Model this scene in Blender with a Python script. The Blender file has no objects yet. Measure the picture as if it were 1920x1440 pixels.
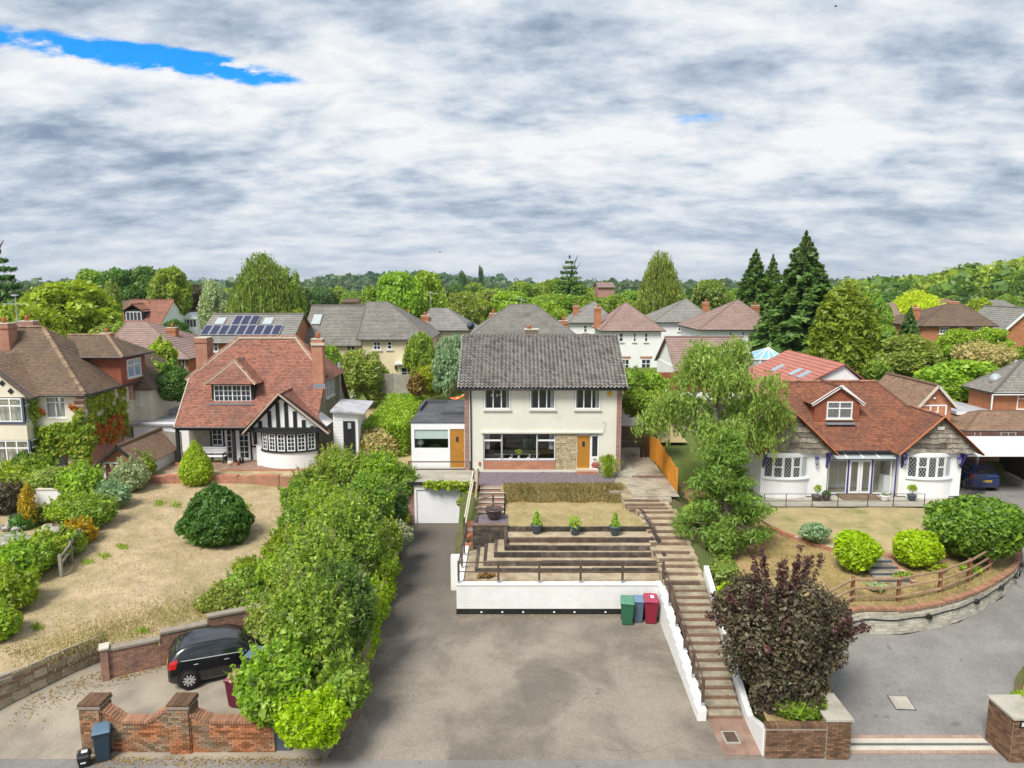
import bpy,bmesh,math,random
import numpy as np
from mathutils import Vector,Matrix
from mathutils.geometry import delaunay_2d_cdt
R=math.radians
random.seed(7)
rng=np.random.default_rng(11)
scene=bpy.context.scene
col=scene.collection
# ------------------------------------------------------------------ camera
F_PX,PITCH,CAM_Z=1331.0,R(8.1),14.0
cam_d=bpy.data.cameras.new('camera')
cam_d.sensor_width=36.0
cam_d.lens=F_PX/1920*36
cam_d.clip_start,cam_d.clip_end=0.5,9000
cam=bpy.data.objects.new('camera',cam_d)
cam.location=(0,0,CAM_Z)
cam.rotation_euler=(R(90)-PITCH,0,0)
col.objects.link(cam)
scene.camera=cam
CP,SP=math.cos(PITCH),math.sin(PITCH)
def ray(x,y):
 u,v=(x-960)/F_PX,(y-720)/F_PX
 return(u,CP-v*SP,-(SP+v*CP))
def G(x,y,z):  # photo pixel -> point at height z
 r=ray(x,y);t=(z-CAM_Z)/r[2]
 return Vector((r[0]*t,r[1]*t,z))
def V(x,y,D):  # photo pixel -> point in the vertical plane Y = D
 r=ray(x,y);t=D/r[1]
 return Vector((r[0]*t,D,CAM_Z+r[2]*t))
def GF(x,y,f):  # photo pixel -> point on the surface z = f(X, Y)
 z=1.0
 for _ in range(12):
  p=G(x,y,z);z=0.5*z+0.5*f(p.x,p.y)
 p=G(x,y,z);p.z=f(p.x,p.y)
 return p
def azel(x,y):
 r=ray(x,y)
 return math.atan2(r[0],r[1]),math.atan2(r[2],math.hypot(r[0],r[1]))
# ------------------------------------------------------------------ world: cloudy sky
SUN_EL,SUN_AZ=R(52),R(215)  # azimuth clockwise from +Y: the sun stands behind the camera, to its left
world=bpy.data.worlds.new('World');scene.world=world
world.use_nodes=True
nt=world.node_tree;nt.nodes.clear()
def N(t,kind,**kw):
 n=t.nodes.new(kind)
 for k,v in kw.items():
  if k.startswith('i_'):
   n.inputs[k[2:].replace('_',' ')].default_value=v
  else:
   setattr(n,k,v)
 return n
def L(t,a,b):t.links.new(a,b)
def M(t,op,a,b=None,c=None,clamp=False):
 n=t.nodes.new('ShaderNodeMath');n.operation=op;n.use_clamp=clamp
 for i,v in enumerate((a,b,c)):
  if v is None:continue
  if isinstance(v,(int,float)):n.inputs[i].default_value=v
  else:t.links.new(v,n.inputs[i])
 return n.outputs[0]
def MIXC(t,fac,a,b,blend='MIX'):
 n=t.nodes.new('ShaderNodeMix');n.data_type='RGBA';n.blend_type=blend
 for i,v in((0,fac),(6,a),(7,b)):
  if isinstance(v,(int,float)):n.inputs[i].default_value=v
  elif isinstance(v,tuple):n.inputs[i].default_value=v if len(v)==4 else v+(1,)
  else:t.links.new(v,n.inputs[i])
 return n.outputs[2]
def RAMP(t,fac,stops,interp='LINEAR'):
 n=t.nodes.new('ShaderNodeValToRGB');cr=n.color_ramp;cr.interpolation=interp
 while len(cr.elements)<len(stops):cr.elements.new(0.5)
 for e,(p,c)in zip(cr.elements,stops):
  e.position=p;e.color=c if len(c)==4 else tuple(c)+(1,)
 t.links.new(fac,n.inputs[0])
 return n.outputs[0]
tc=N(nt,'ShaderNodeTexCoord')
sep=N(nt,'ShaderNodeSeparateXYZ');L(nt,tc.outputs['Generated'],sep.inputs[0])
dx,dy,dz=sep.outputs
den=M(nt,'ADD',M(nt,'MAXIMUM',dz,0.0),0.26)
comb=N(nt,'ShaderNodeCombineXYZ')
L(nt,M(nt,'DIVIDE',dx,den),comb.inputs[0]);L(nt,M(nt,'DIVIDE',dy,den),comb.inputs[1])
def wnoise(scale,detail,rough,off,sx=1.0,sy=1.0,dist=0.0):
 mp=N(nt,'ShaderNodeMapping');mp.inputs['Location'].default_value=off
 mp.inputs['Scale'].default_value=(sx,sy,1)
 mp.inputs['Rotation'].default_value=(0,0,R(14))
 L(nt,comb.outputs[0],mp.inputs[0])
 n=N(nt,'ShaderNodeTexNoise',i_Scale=scale,i_Detail=detail,i_Roughness=rough,i_Distortion=dist)
 L(nt,mp.outputs[0],n.inputs['Vector']);return n.outputs['Fac']
n_big=wnoise(1.25,3,0.5,(3.1,1.7,0),0.65,1.0)
n_mid=wnoise(3.6,9,0.57,(0.4,5.2,2),0.72,1.15,0.15)
n_fin=wnoise(8.5,8,0.6,(7.4,2.2,4),0.8,1.1,0.1)
az=M(nt,'ARCTAN2',dx,dy)
el=M(nt,'ARCSINE',dz)
def mass(x,y,wx,wy,tilt=0.0):  # soft cloud mass centred on a direction of the sky
 a0,e0=azel(x,y)
 da=M(nt,'SUBTRACT',az,a0);de=M(nt,'SUBTRACT',el,e0)
 if tilt:de=M(nt,'ADD',de,M(nt,'MULTIPLY',da,tilt))
 qa=M(nt,'POWER',M(nt,'ABSOLUTE',M(nt,'DIVIDE',da,wx)),2.0)
 qe=M(nt,'POWER',M(nt,'ABSOLUTE',M(nt,'DIVIDE',de,wy)),2.0)
 return M(nt,'EXPONENT',M(nt,'MULTIPLY',M(nt,'ADD',qa,qe),-1.0))
shade=M(nt,'ADD',M(nt,'MULTIPLY',n_big,0.50),M(nt,'MULTIPLY',n_mid,1.0))
shade=M(nt,'ADD',shade,M(nt,'MULTIPLY',n_fin,0.62))
shade=M(nt,'SUBTRACT',shade,0.475)
for(x,y,wx,wy,k,tl)in[(860,40,.34,.05,-.09,.12),(1150,120,.20,.05,-.10,0),(300,290,.30,.035,-.15,.05),(90,390,.2,.03,-.10,0),
(1750,410,.26,.025,-.14,0),(1400,60,.14,.06,.10,-.4),(560,190,.26,.05,.15,.1),(120,190,.18,.05,.12,0),
(1300,290,.28,.04,.11,0),(900,340,.3,.02,.06,0),(1650,220,.25,.06,.04,0)]:
 shade=M(nt,'ADD',shade,M(nt,'MULTIPLY',mass(x,y,wx,wy,tl),k))
low=N(nt,'ShaderNodeMapRange',interpolation_type='SMOOTHSTEP');L(nt,el,low.inputs[0])  # distant cloud loses contrast in the air
low.inputs[1].default_value=.16;low.inputs[2].default_value=.0;low.inputs[3].default_value=0.0;low.inputs[4].default_value=.5
mxl=N(nt,'ShaderNodeMix');mxl.data_type='FLOAT';L(nt,low.outputs[0],mxl.inputs[0]);L(nt,shade,mxl.inputs[2]);mxl.inputs[3].default_value=.63
shade=mxl.outputs[0]
cloud=RAMP(nt,shade,[(0.20,(.21,.27,.38)),(0.38,(.32,.40,.52)),(0.52,(.53,.62,.73)),(0.66,(.79,.84,.895)),(0.80,(.97,.98,.985))])
# gaps of blue between the clouds
gap=M(nt,'MULTIPLY',mass(170,98,.145,.0155,.02),1.15)
gap=M(nt,'ADD',gap,M(nt,'MULTIPLY',mass(405,126,.105,.014,.08),1.1))
gap=M(nt,'ADD',gap,M(nt,'MULTIPLY',mass(1300,225,.10,.012),.42))
gap=M(nt,'ADD',gap,M(nt,'MULTIPLY',mass(1290,332,.07,.007),.36))
wisp=M(nt,'SUBTRACT',1.15,M(nt,'ADD',M(nt,'MULTIPLY',M(nt,'SUBTRACT',n_mid,.5),2.2),M(nt,'MULTIPLY',M(nt,'SUBTRACT',n_fin,.5),4.2)))
gap=M(nt,'MULTIPLY',gap,wisp)
gapf=N(nt,'ShaderNodeMapRange',interpolation_type='SMOOTHSTEP');L(nt,gap,gapf.inputs[0])
gapf.inputs[1].default_value=.36;gapf.inputs[2].default_value=1.0
sky=N(nt,'ShaderNodeTexSky',sky_type='NISHITA',sun_disc=False)
sky.sun_elevation=SUN_EL;sky.sun_rotation=SUN_AZ;sky.dust_density=0.3;sky.ozone_density=3.0
skyc=MIXC(nt,1.0,sky.outputs[0],(.08,.70,1.14),'MULTIPLY')
cl10=MIXC(nt,1.0,cloud,(5.1,5.1,5.15),'MULTIPLY')
fin=MIXC(nt,gapf.outputs[0],cl10,skyc)
bg=N(nt,'ShaderNodeBackground',i_Strength=0.10);L(nt,fin,bg.inputs[0])
wo=N(nt,'ShaderNodeOutputWorld');L(nt,bg.outputs[0],wo.inputs[0])
# ------------------------------------------------------------------ sun behind thin cloud
sd=bpy.data.lights.new('sun','SUN');sd.energy=2.5;sd.angle=R(22);sd.color=(1.0,.955,.88)
sun=bpy.data.objects.new('sun',sd);col.objects.link(sun)
sdir=Vector((math.sin(SUN_AZ)*math.cos(SUN_EL),math.cos(SUN_AZ)*math.cos(SUN_EL),math.sin(SUN_EL)))
sun.rotation_euler=sdir.to_track_quat('Z','Y').to_euler()
sun.location=(-20,-20,60)
vs=scene.view_settings
vs.view_transform='Standard';vs.look='None';vs.exposure=0.92;vs.gamma=1.0;vs.use_curve_mapping=False
scene.render.engine='CYCLES'
scene.cycles.use_denoising=True
scene.cycles.max_bounces=6;scene.cycles.diffuse_bounces=3;scene.cycles.glossy_bounces=2
scene.cycles.transparent_max_bounces=12;scene.cycles.transmission_bounces=3
scene.cycles.caustics_reflective=False;scene.cycles.caustics_refractive=False
# ------------------------------------------------------------------ materials
MATS={}
def newmat(name):
 m=bpy.data.materials.new(name);m.use_nodes=True
 t=m.node_tree;t.nodes.clear()
 o=t.nodes.new('ShaderNodeOutputMaterial')
 b=t.nodes.new('ShaderNodeBsdfPrincipled');L(t,b.outputs[0],o.inputs[0])
 MATS[name]=m
 return m,t,b
def c4(c):return tuple(c)+(1,)
def mul(c,k):return tuple(min(1,x*k)for x in c)
def noise(t,vec,scale,detail=4,rough=.55,dist=0.0):
 n=N(t,'ShaderNodeTexNoise',i_Scale=scale,i_Detail=detail,i_Roughness=rough,i_Distortion=dist)
 if vec is not None:L(t,vec,n.inputs['Vector'])
 return n.outputs['Fac']
def bump(t,b,h,strength,dist=.02):
 n=N(t,'ShaderNodeBump',i_Strength=strength,i_Distance=dist)
 L(t,h,n.inputs['Height']);L(t,n.outputs[0],b.inputs['Normal'])
def plain(name,c,rough=.8,var=.18,scale=3.0,bscale=30.0,bs=.25,spec=.3,metal=0.0,c2=None,patch=None,rnd=0.0,bd=.02,streak=0.0):
 """colour varied by two noises in metres, optional second colour in patches, optional variation per object"""
 m,t,b=newmat(name)
 g=N(t,'ShaderNodeNewGeometry')
 n1=noise(t,g.outputs['Position'],scale,6,.6)
 n2=noise(t,g.outputs['Position'],bscale,3,.6)
 cc=RAMP(t,n1,[(.28,mul(c,1-var)),(.72,mul(c,1+var))])
 if c2 is not None:
  p0,p1,ps=patch or(.5,.65,.6)
  n3=noise(t,g.outputs['Position'],ps,5,.62,.3)
  f=N(t,'ShaderNodeMapRange');L(t,n3,f.inputs[0]);f.inputs[1].default_value=p0;f.inputs[2].default_value=p1
  cc=MIXC(t,f.outputs[0],cc,c4(c2))
 f2=N(t,'ShaderNodeMapRange');L(t,n2,f2.inputs[0]);f2.inputs[1].default_value=.3;f2.inputs[2].default_value=.7
 f2.inputs[3].default_value=1-var*.7;f2.inputs[4].default_value=1+var*.7
 cc=MIXC(t,1.0,cc,f2.outputs[0],'MULTIPLY')
 if streak:  # rain streaks: narrow, long marks down the wall
  sm=N(t,'ShaderNodeMapping');sm.inputs['Scale'].default_value=(5.0,5.0,.35);L(t,g.outputs['Position'],sm.inputs[0])
  n4=noise(t,sm.outputs[0],1.0,5,.7)
  f4=N(t,'ShaderNodeMapRange');L(t,n4,f4.inputs[0]);f4.inputs[1].default_value=.52;f4.inputs[2].default_value=.8;f4.inputs[4].default_value=streak
  cc=MIXC(t,f4.outputs[0],cc,(.33,.31,.25,1))
 if rnd:
  oi=N(t,'ShaderNodeObjectInfo')
  f3=M(t,'ADD',M(t,'MULTIPLY',oi.outputs['Random'],2*rnd),1-rnd)
  cc=MIXC(t,1.0,cc,f3,'MULTIPLY')
 L(t,cc,b.inputs['Base Color'])
 b.inputs['Roughness'].default_value=rough;b.inputs['Metallic'].default_value=metal
 b.inputs['Specular IOR Level'].default_value=spec
 if bs:bump(t,b,n2,bs,bd)
 return m
def wallcoord(t):
 """position in metres laid on whichever way the wall faces: (along, up)"""
 g=N(t,'ShaderNodeNewGeometry')
 s=N(t,'ShaderNodeSeparateXYZ');L(t,g.outputs['Position'],s.inputs[0])
 n=N(t,'ShaderNodeSeparateXYZ');L(t,g.outputs['True Normal'],n.inputs[0])
 f=M(t,'GREATER_THAN',M(t,'ABSOLUTE',n.outputs[0]),M(t,'ABSOLUTE',n.outputs[1]))
 mx=N(t,'ShaderNodeMix');mx.data_type='FLOAT'
 L(t,f,mx.inputs[0]);L(t,s.outputs[0],mx.inputs[2]);L(t,s.outputs[1],mx.inputs[3])
 c=N(t,'ShaderNodeCombineXYZ');L(t,mx.outputs[0],c.inputs[0]);L(t,s.outputs[2],c.inputs[1])
 return c.outputs[0],g
def brickmat(name,c1,c2,mortar,bw=.225,bh=.075,ms=.012,bs=.5,weather=None,mortar_amt=1.0):
 m,t,b=newmat(name)
 v,g=wallcoord(t)
 br=N(t,'ShaderNodeTexBrick',i_Scale=1.0,i_Brick_Width=bw,i_Row_Height=bh,i_Mortar_Size=ms,i_Mortar_Smooth=.3,i_Bias=0.0)
 br.inputs['Color1'].default_value=c4(c1);br.inputs['Color2'].default_value=c4(c2);br.inputs['Mortar'].default_value=c4(mortar)
 L(t,v,br.inputs['Vector'])
 n1=noise(t,g.outputs['Position'],2.2,6,.65)
 cc=MIXC(t,.35,br.outputs['Color'],RAMP(t,n1,[(.3,(.25,.25,.25)),(.7,(.85,.85,.85))]),'OVERLAY')
 if weather is not None:
  n3=noise(t,g.outputs['Position'],.9,6,.65)
  f=N(t,'ShaderNodeMapRange');L(t,n3,f.inputs[0]);f.inputs[1].default_value=.5;f.inputs[2].default_value=.7;f.inputs[4].default_value=.7
  cc=MIXC(t,f.outputs[0],cc,c4(weather))
 L(t,cc,b.inputs['Base Color']);b.inputs['Roughness'].default_value=.88
 b.inputs['Specular IOR Level'].default_value=.2
 bump(t,b,M(t,'SUBTRACT',1.0,br.outputs['Fac']),bs,.012)
 return m
def roofmat(name,cols,tw=.165,th=.11,stain=(.06,.05,.045),stain_amt=.5,moss=None,gap=.02,rowvar=.0):
 """cols: tile colours picked tile by tile; stains and lichen over them"""
 m,t,b=newmat(name)
 uv=N(t,'ShaderNodeUVMap')
 mp=N(t,'ShaderNodeMapping');mp.inputs['Scale'].default_value=(1/tw,1/th,1);L(t,uv.outputs[0],mp.inputs[0])
 s=N(t,'ShaderNodeSeparateXYZ');L(t,mp.outputs[0],s.inputs[0])
 row=M(t,'FLOOR',M(t,'ADD',s.outputs[1],.001))
 uu=M(t,'ADD',s.outputs[0],M(t,'MULTIPLY',M(t,'MODULO',row,2.0),.5))
 c=N(t,'ShaderNodeCombineXYZ');L(t,M(t,'FLOOR',uu),c.inputs[0]);L(t,row,c.inputs[1])
 wn=N(t,'ShaderNodeTexWhiteNoise',noise_dimensions='2D');L(t,c.outputs[0],wn.inputs['Vector'])
 k=len(cols)
 cc=RAMP(t,wn.outputs['Value'],[((i+.0)/max(1,k-1),x)for i,x in enumerate(cols)])
 g=N(t,'ShaderNodeNewGeometry')
 n1=noise(t,g.outputs['Position'],.55,6,.65,.4)
 f=N(t,'ShaderNodeMapRange');L(t,n1,f.inputs[0]);f.inputs[1].default_value=.45;f.inputs[2].default_value=.75;f.inputs[4].default_value=stain_amt
 cc=MIXC(t,f.outputs[0],cc,c4(stain))
 if moss is not None:
  n2=noise(t,g.outputs['Position'],2.6,6,.7)
  f2=N(t,'ShaderNodeMapRange');L(t,n2,f2.inputs[0]);f2.inputs[1].default_value=.55;f2.inputs[2].default_value=.75;f2.inputs[4].default_value=.65
  cc=MIXC(t,f2.outputs[0],cc,c4(moss))
 # joints between tiles
 fr=M(t,'FRACT',uu)
 j=M(t,'GREATER_THAN',M(t,'ABSOLUTE',M(t,'SUBTRACT',fr,.5)),.5-gap/tw*.5)
 cc=MIXC(t,M(t,'MULTIPLY',j,.55),cc,c4(mul(cols[0],.35)))
 L(t,cc,b.inputs['Base Color']);b.inputs['Roughness'].default_value=.85;b.inputs['Specular IOR Level'].default_value=.25
 n3=noise(t,g.outputs['Position'],18,3,.6)
 bump(t,b,M(t,'ADD',n3,M(t,'MULTIPLY',wn.outputs['Value'],.8)),.35,.02)
 return m
def leafmat(name,cols,trans=.42,gloss=.03,shift=.16,bright=2.15):
 m=bpy.data.materials.new(name);m.use_nodes=True;MATS[name]=m
 t=m.node_tree;t.nodes.clear()
 o=t.nodes.new('ShaderNodeOutputMaterial')
 g=N(t,'ShaderNodeNewGeometry');oi=N(t,'ShaderNodeObjectInfo')
 k=len(cols);cols=[(min(.8,x[0]*bright),min(.8,x[1]*bright),x[2]*bright*.72)for x in cols]
 cc=RAMP(t,g.outputs['Random Per Island'],[(i/(k-1),x)for i,x in enumerate(cols)])
 hsv=N(t,'ShaderNodeHueSaturation')
 L(t,cc,hsv.inputs['Color'])
 L(t,M(t,'ADD',M(t,'MULTIPLY',oi.outputs['Random'],shift*.2),.5-shift*.1),hsv.inputs['Hue'])
 n=noise(t,g.outputs['Position'],.9,3)
 L(t,M(t,'ADD',M(t,'MULTIPLY',n,.7),.65),hsv.inputs['Value'])
 d=N(t,'ShaderNodeBsdfDiffuse');tr=N(t,'ShaderNodeBsdfTranslucent');gl=N(t,'ShaderNodeBsdfGlossy',i_Roughness=.45)
 L(t,hsv.outputs[0],d.inputs[0]);L(t,MIXC(t,1.0,hsv.outputs[0],(1.1,1.05,.55),'MULTIPLY'),tr.inputs[0])
 a=N(t,'ShaderNodeMixShader',i_Fac=trans);L(t,d.outputs[0],a.inputs[1]);L(t,tr.outputs[0],a.inputs[2])
 b2=N(t,'ShaderNodeMixShader',i_Fac=gloss);L(t,a.outputs[0],b2.inputs[1]);L(t,gl.outputs[0],b2.inputs[2])
 L(t,b2.outputs[0],o.inputs[0])
 return m
def glassmat(name,tint=(.55,.6,.62),refl=.1):
 m=bpy.data.materials.new(name);m.use_nodes=True;MATS[name]=m
 t=m.node_tree;t.nodes.clear()
 o=t.nodes.new('ShaderNodeOutputMaterial')
 tr=N(t,'ShaderNodeBsdfTransparent');tr.inputs[0].default_value=c4(tint)
 gl=N(t,'ShaderNodeBsdfGlossy',i_Roughness=.03)
 lw=N(t,'ShaderNodeLayerWeight',i_Blend=.5)
 f=M(t,'ADD',M(t,'MULTIPLY',M(t,'POWER',lw.outputs['Facing'],5.0),.9),refl+.04,clamp=True)
 mx=N(t,'ShaderNodeMixShader');L(t,f,mx.inputs[0]);L(t,tr.outputs[0],mx.inputs[1]);L(t,gl.outputs[0],mx.inputs[2])
 L(t,mx.outputs[0],o.inputs[0])
 return m
def mt(n):return MATS[n]if isinstance(n,str)else n
# ------------------------------------------------------------------ things, parts, labels
def wloc(o):
 p=Vector((0,0,0))
 while o is not None:p+=o.location;o=o.parent
 return p
def thing(name,label,cat,loc=(0,0,0),group=None):
 o=bpy.data.objects.new(name,None);col.objects.link(o)
 o.location=loc;o.empty_display_size=.3
 o['label']=label;o['category']=cat
 if group:o['group']=group
 return o
def tag(o,label,cat,group=None):
 o['label']=label;o['category']=cat
 if group:o['group']=group
 return o
def mesh_from(name,verts,faces,mat=None,smooth=False,uvs=None):
 me=bpy.data.meshes.new(name)
 me.from_pydata([tuple(v)for v in verts],[],faces)
 if uvs is not None:
  lay=me.uv_layers.new(name='UVMap')
  flat=[c for f in uvs for p in f for c in p]
  lay.data.foreach_set('uv',flat)
 if smooth:me.polygons.foreach_set('use_smooth',[True]*len(me.polygons))
 if mat is not None:me.materials.append(mt(mat))
 me.update()
 return me
def link(name,me,parent=None,loc=(0,0,0),rot=(0,0,0),scale=(1,1,1),kind=None):
 o=bpy.data.objects.new(name,me);col.objects.link(o)
 o.parent=parent;o.location=loc;o.rotation_euler=rot;o.scale=scale
 if kind:o['kind']=kind
 return o
class MB:
 def __init__(s):s.v=[];s.f=[];s.uv=[];s.has_uv=False
 def face(s,pts,uv=None):
  i=len(s.v);s.v+=[Vector(p)for p in pts];s.f.append(tuple(range(i,i+len(pts))))
  s.uv.append(uv or[(0,0)]*len(pts))
  if uv:s.has_uv=True
  return s
 def hexa(s,p):  # 8 points: bottom 4 ccw, top 4 ccw
  i=len(s.v);s.v+=[Vector(q)for q in p]
  for f in((3,2,1,0),(4,5,6,7),(0,1,5,4),(1,2,6,5),(2,3,7,6),(3,0,4,7)):
   s.f.append(tuple(i+k for k in f));s.uv.append([(0,0)]*4)
  return s
 def box(s,x0,x1,y0,y1,z0,z1):
  return s.hexa([(x0,y0,z0),(x1,y0,z0),(x1,y1,z0),(x0,y1,z0),(x0,y0,z1),(x1,y0,z1),(x1,y1,z1),(x0,y1,z1)])
 def obox(s,c,ax,ay,az_):  # centre and three half-axis vectors
  c,ax,ay,az_=map(Vector,(c,ax,ay,az_))
  return s.hexa([c-ax-ay-az_,c+ax-ay-az_,c+ax+ay-az_,c-ax+ay-az_,
c-ax-ay+az_,c+ax-ay+az_,c+ax+ay+az_,c-ax+ay+az_])
 def bar(s,a,b,w,h,up=(0,0,1)):  # rectangular bar from a to b
  a,b=Vector(a),Vector(b);d=b-a;ln=d.length
  if ln<1e-6:return s
  d/=ln;up=Vector(up)
  if abs(d.dot(up))>.98:up=Vector((0,1,0))
  sx=d.cross(up).normalized();u2=sx.cross(d).normalized()
  return s.obox((a+b)/2,sx*(w/2),d*(ln/2),u2*(h/2))
 def tube(s,pts,rad,n=8,caps=True):
  pts=[Vector(p)for p in pts]
  rad=rad if isinstance(rad,(list,tuple))else[rad]*len(pts)
  i0=len(s.v);up=Vector((0,0,1));last=None
  for k,p in enumerate(pts):
   d=(pts[min(k+1,len(pts)-1)]-pts[max(k-1,0)]).normalized()
   if last is None:
    ref=up if abs(d.dot(up))<.95 else Vector((1,0,0))
    a=d.cross(ref).normalized()
   else:
    a=(last-d*last.dot(d)).normalized()
   last=a;b=d.cross(a)
   for j in range(n):
    q=2*math.pi*j/n
    s.v.append(p+(a*math.cos(q)+b*math.sin(q))*rad[k])
  for k in range(len(pts)-1):
   for j in range(n):
    a0=i0+k*n+j;a1=i0+k*n+(j+1)%n
    s.f.append((a0,a1,a1+n,a0+n));s.uv.append([(0,0)]*4)
  if caps:
   s.f.append(tuple(i0+j for j in range(n))[::-1]);s.uv.append([(0,0)]*n)
   s.f.append(tuple(i0+(len(pts)-1)*n+j for j in range(n)));s.uv.append([(0,0)]*n)
  return s
 def lathe(s,c,prof,n=16):  # prof: (radius, z) from bottom to top
  c=Vector(c);i0=len(s.v)
  for r,z in prof:
   for j in range(n):
    q=2*math.pi*j/n
    s.v.append(c+Vector((r*math.cos(q),r*math.sin(q),z)))
  for k in range(len(prof)-1):
   for j in range(n):
    a0=i0+k*n+j;a1=i0+k*n+(j+1)%n
    s.f.append((a0,a1,a1+n,a0+n));s.uv.append([(0,0)]*4)
  s.f.append(tuple(i0+j for j in range(n))[::-1]);s.uv.append([(0,0)]*n)
  s.f.append(tuple(i0+(len(prof)-1)*n+j for j in range(n)));s.uv.append([(0,0)]*n)
  return s
 def prism(s,poly,d):  # poly: planar loop, extruded by vector d
  d=Vector(d);a=[Vector(p)for p in poly];n=len(a);i=len(s.v)
  s.v+=a+[p+d for p in a]
  s.f.append(tuple(range(i,i+n))[::-1]);s.uv.append([(0,0)]*n)
  s.f.append(tuple(range(i+n,i+2*n)));s.uv.append([(0,0)]*n)
  for k in range(n):
   k2=(k+1)%n
   s.f.append((i+k,i+k2,i+n+k2,i+n+k));s.uv.append([(0,0)]*4)
  return s
 def build(s,name,mat,parent=None,smooth=False,kind=None,base=False,bevel=0.0):
  """links the mesh; coordinates are world ones, taken back into the parent's frame"""
  off=wloc(parent)if parent is not None else Vector((0,0,0))
  loc=Vector((0,0,0))
  if parent is None or base:
   arr=np.array([tuple(v)for v in s.v]);lo,hi=arr.min(0),arr.max(0)
   loc=Vector(((lo[0]+hi[0])/2,(lo[1]+hi[1])/2,lo[2]))-off
  sh=off+loc
  me=mesh_from(name,[v-sh for v in s.v],s.f,mat,smooth,s.uv if s.has_uv else None)
  if smooth=='auto':
   pass
  o=link(name,me,parent,loc,kind=kind)
  if bevel:
   b=o.modifiers.new('bevel','BEVEL');b.width=bevel;b.segments=1;b.limit_method='ANGLE'
  return o
def struct(o):o['kind']='structure';return o
def copy_tree(o,parent=None):
 c=o.copy();col.objects.link(c);c.parent=parent
 for ch in list(o.children):copy_tree(ch,c)
 return c
# ------------------------------------------------------------------ ground sheets
def pip(poly,x,y):
 ins=False;n=len(poly);j=n-1
 for i in range(n):
  xi,yi=poly[i][0],poly[i][1];xj,yj=poly[j][0],poly[j][1]
  if(yi>y)!=(yj>y)and x<(xj-xi)*(y-yi)/(yj-yi)+xi:ins=not ins
  j=i
 return ins
def sheet(name,poly,f,mat,step=.8,parent=None,jitter=0.0,kind='structure'):
 poly=[(float(p[0]),float(p[1]))for p in poly]
 pts=[Vector(p)for p in poly];n=len(poly)
 edges=[(i,(i+1)%n)for i in range(n)]
 # subdivide the outline so that it follows the slope
 pts2,e2=[],[]
 for a,b in edges:
  A,B=Vector(poly[a]),Vector(poly[b]);k=max(1,int((B-A).length/step))
  for q in range(k):pts2.append(A.lerp(B,q/k))
 m=len(pts2);e2=[(i,(i+1)%m)for i in range(m)]
 xs=[p[0]for p in poly];ys=[p[1]for p in poly]
 gx=np.arange(min(xs)+step*.5,max(xs),step);gy=np.arange(min(ys)+step*.5,max(ys),step)
 for x in gx:
  for y in gy:
   if pip(poly,x,y):pts2.append(Vector((x,y)))
 vv,ee,ff,*_=delaunay_2d_cdt(pts2,e2,[],1,1e-4)
 faces=[]
 for f_ in ff:
  cx=sum(vv[i].x for i in f_)/len(f_);cy=sum(vv[i].y for i in f_)/len(f_)
  if pip(poly,cx,cy):faces.append(tuple(f_))
 verts=[(v.x,v.y,f(v.x,v.y)+(random.uniform(-jitter,jitter)if jitter else 0))for v in vv]
 me=mesh_from(name,verts,faces,mat,True)
 bm=bmesh.new();bm.from_mesh(me);bmesh.ops.recalc_face_normals(bm,faces=bm.faces)
 if sum(f_.normal.z for f_ in bm.faces)<0:bmesh.ops.reverse_faces(bm,faces=bm.faces)
 bm.to_mesh(me);bm.free()
 o=link(name,me,parent,kind=kind)
 return o
# ------------------------------------------------------------------ walls, roofs, windows
def wall_holes(mb,p0,right,w,h,th,holes,nrm=None):
 """box wall from p0 along right (unit, horizontal), thickness th inwards, with rectangular openings (u0,u1,z0,z1)"""
 p0=Vector(p0);r=Vector(right);n=Vector((r.y,-r.x,0))if nrm is None else Vector(nrm)  # outward
 us=sorted({0,w,*[q for hh in holes for q in hh[:2]]});zs=sorted({0,h,*[q for hh in holes for q in hh[2:]]})
 for i in range(len(us)-1):
  for j in range(len(zs)-1):
   u=(us[i]+us[i+1])/2;z=(zs[j]+zs[j+1])/2
   if any(a<u<b and c<z<d for a,b,c,d in holes):continue
   a=p0+r*us[i]+Vector((0,0,zs[j]));b=p0+r*us[i+1]+Vector((0,0,zs[j]))
   up=Vector((0,0,zs[j+1]-zs[j]));q=-n*th
   mb.hexa([a,b,b+q,a+q,a+up,b+up,b+q+up,a+q+up])
 return mb
def clip_poly(poly,v0,v1):
 def half(pl,v,keep):
  out=[]
  for i in range(len(pl)):
   a,b=pl[i],pl[(i+1)%len(pl)]
   ina,inb=keep(a[1],v),keep(b[1],v)
   if ina:out.append(a)
   if ina!=inb:
    q=(v-a[1])/(b[1]-a[1]);out.append((a[0]+(b[0]-a[0])*q,v))
  return out
 return half(half(poly,v0,lambda a,v:a>=v-1e-9),v1,lambda a,v:a<=v+1e-9)
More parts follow.
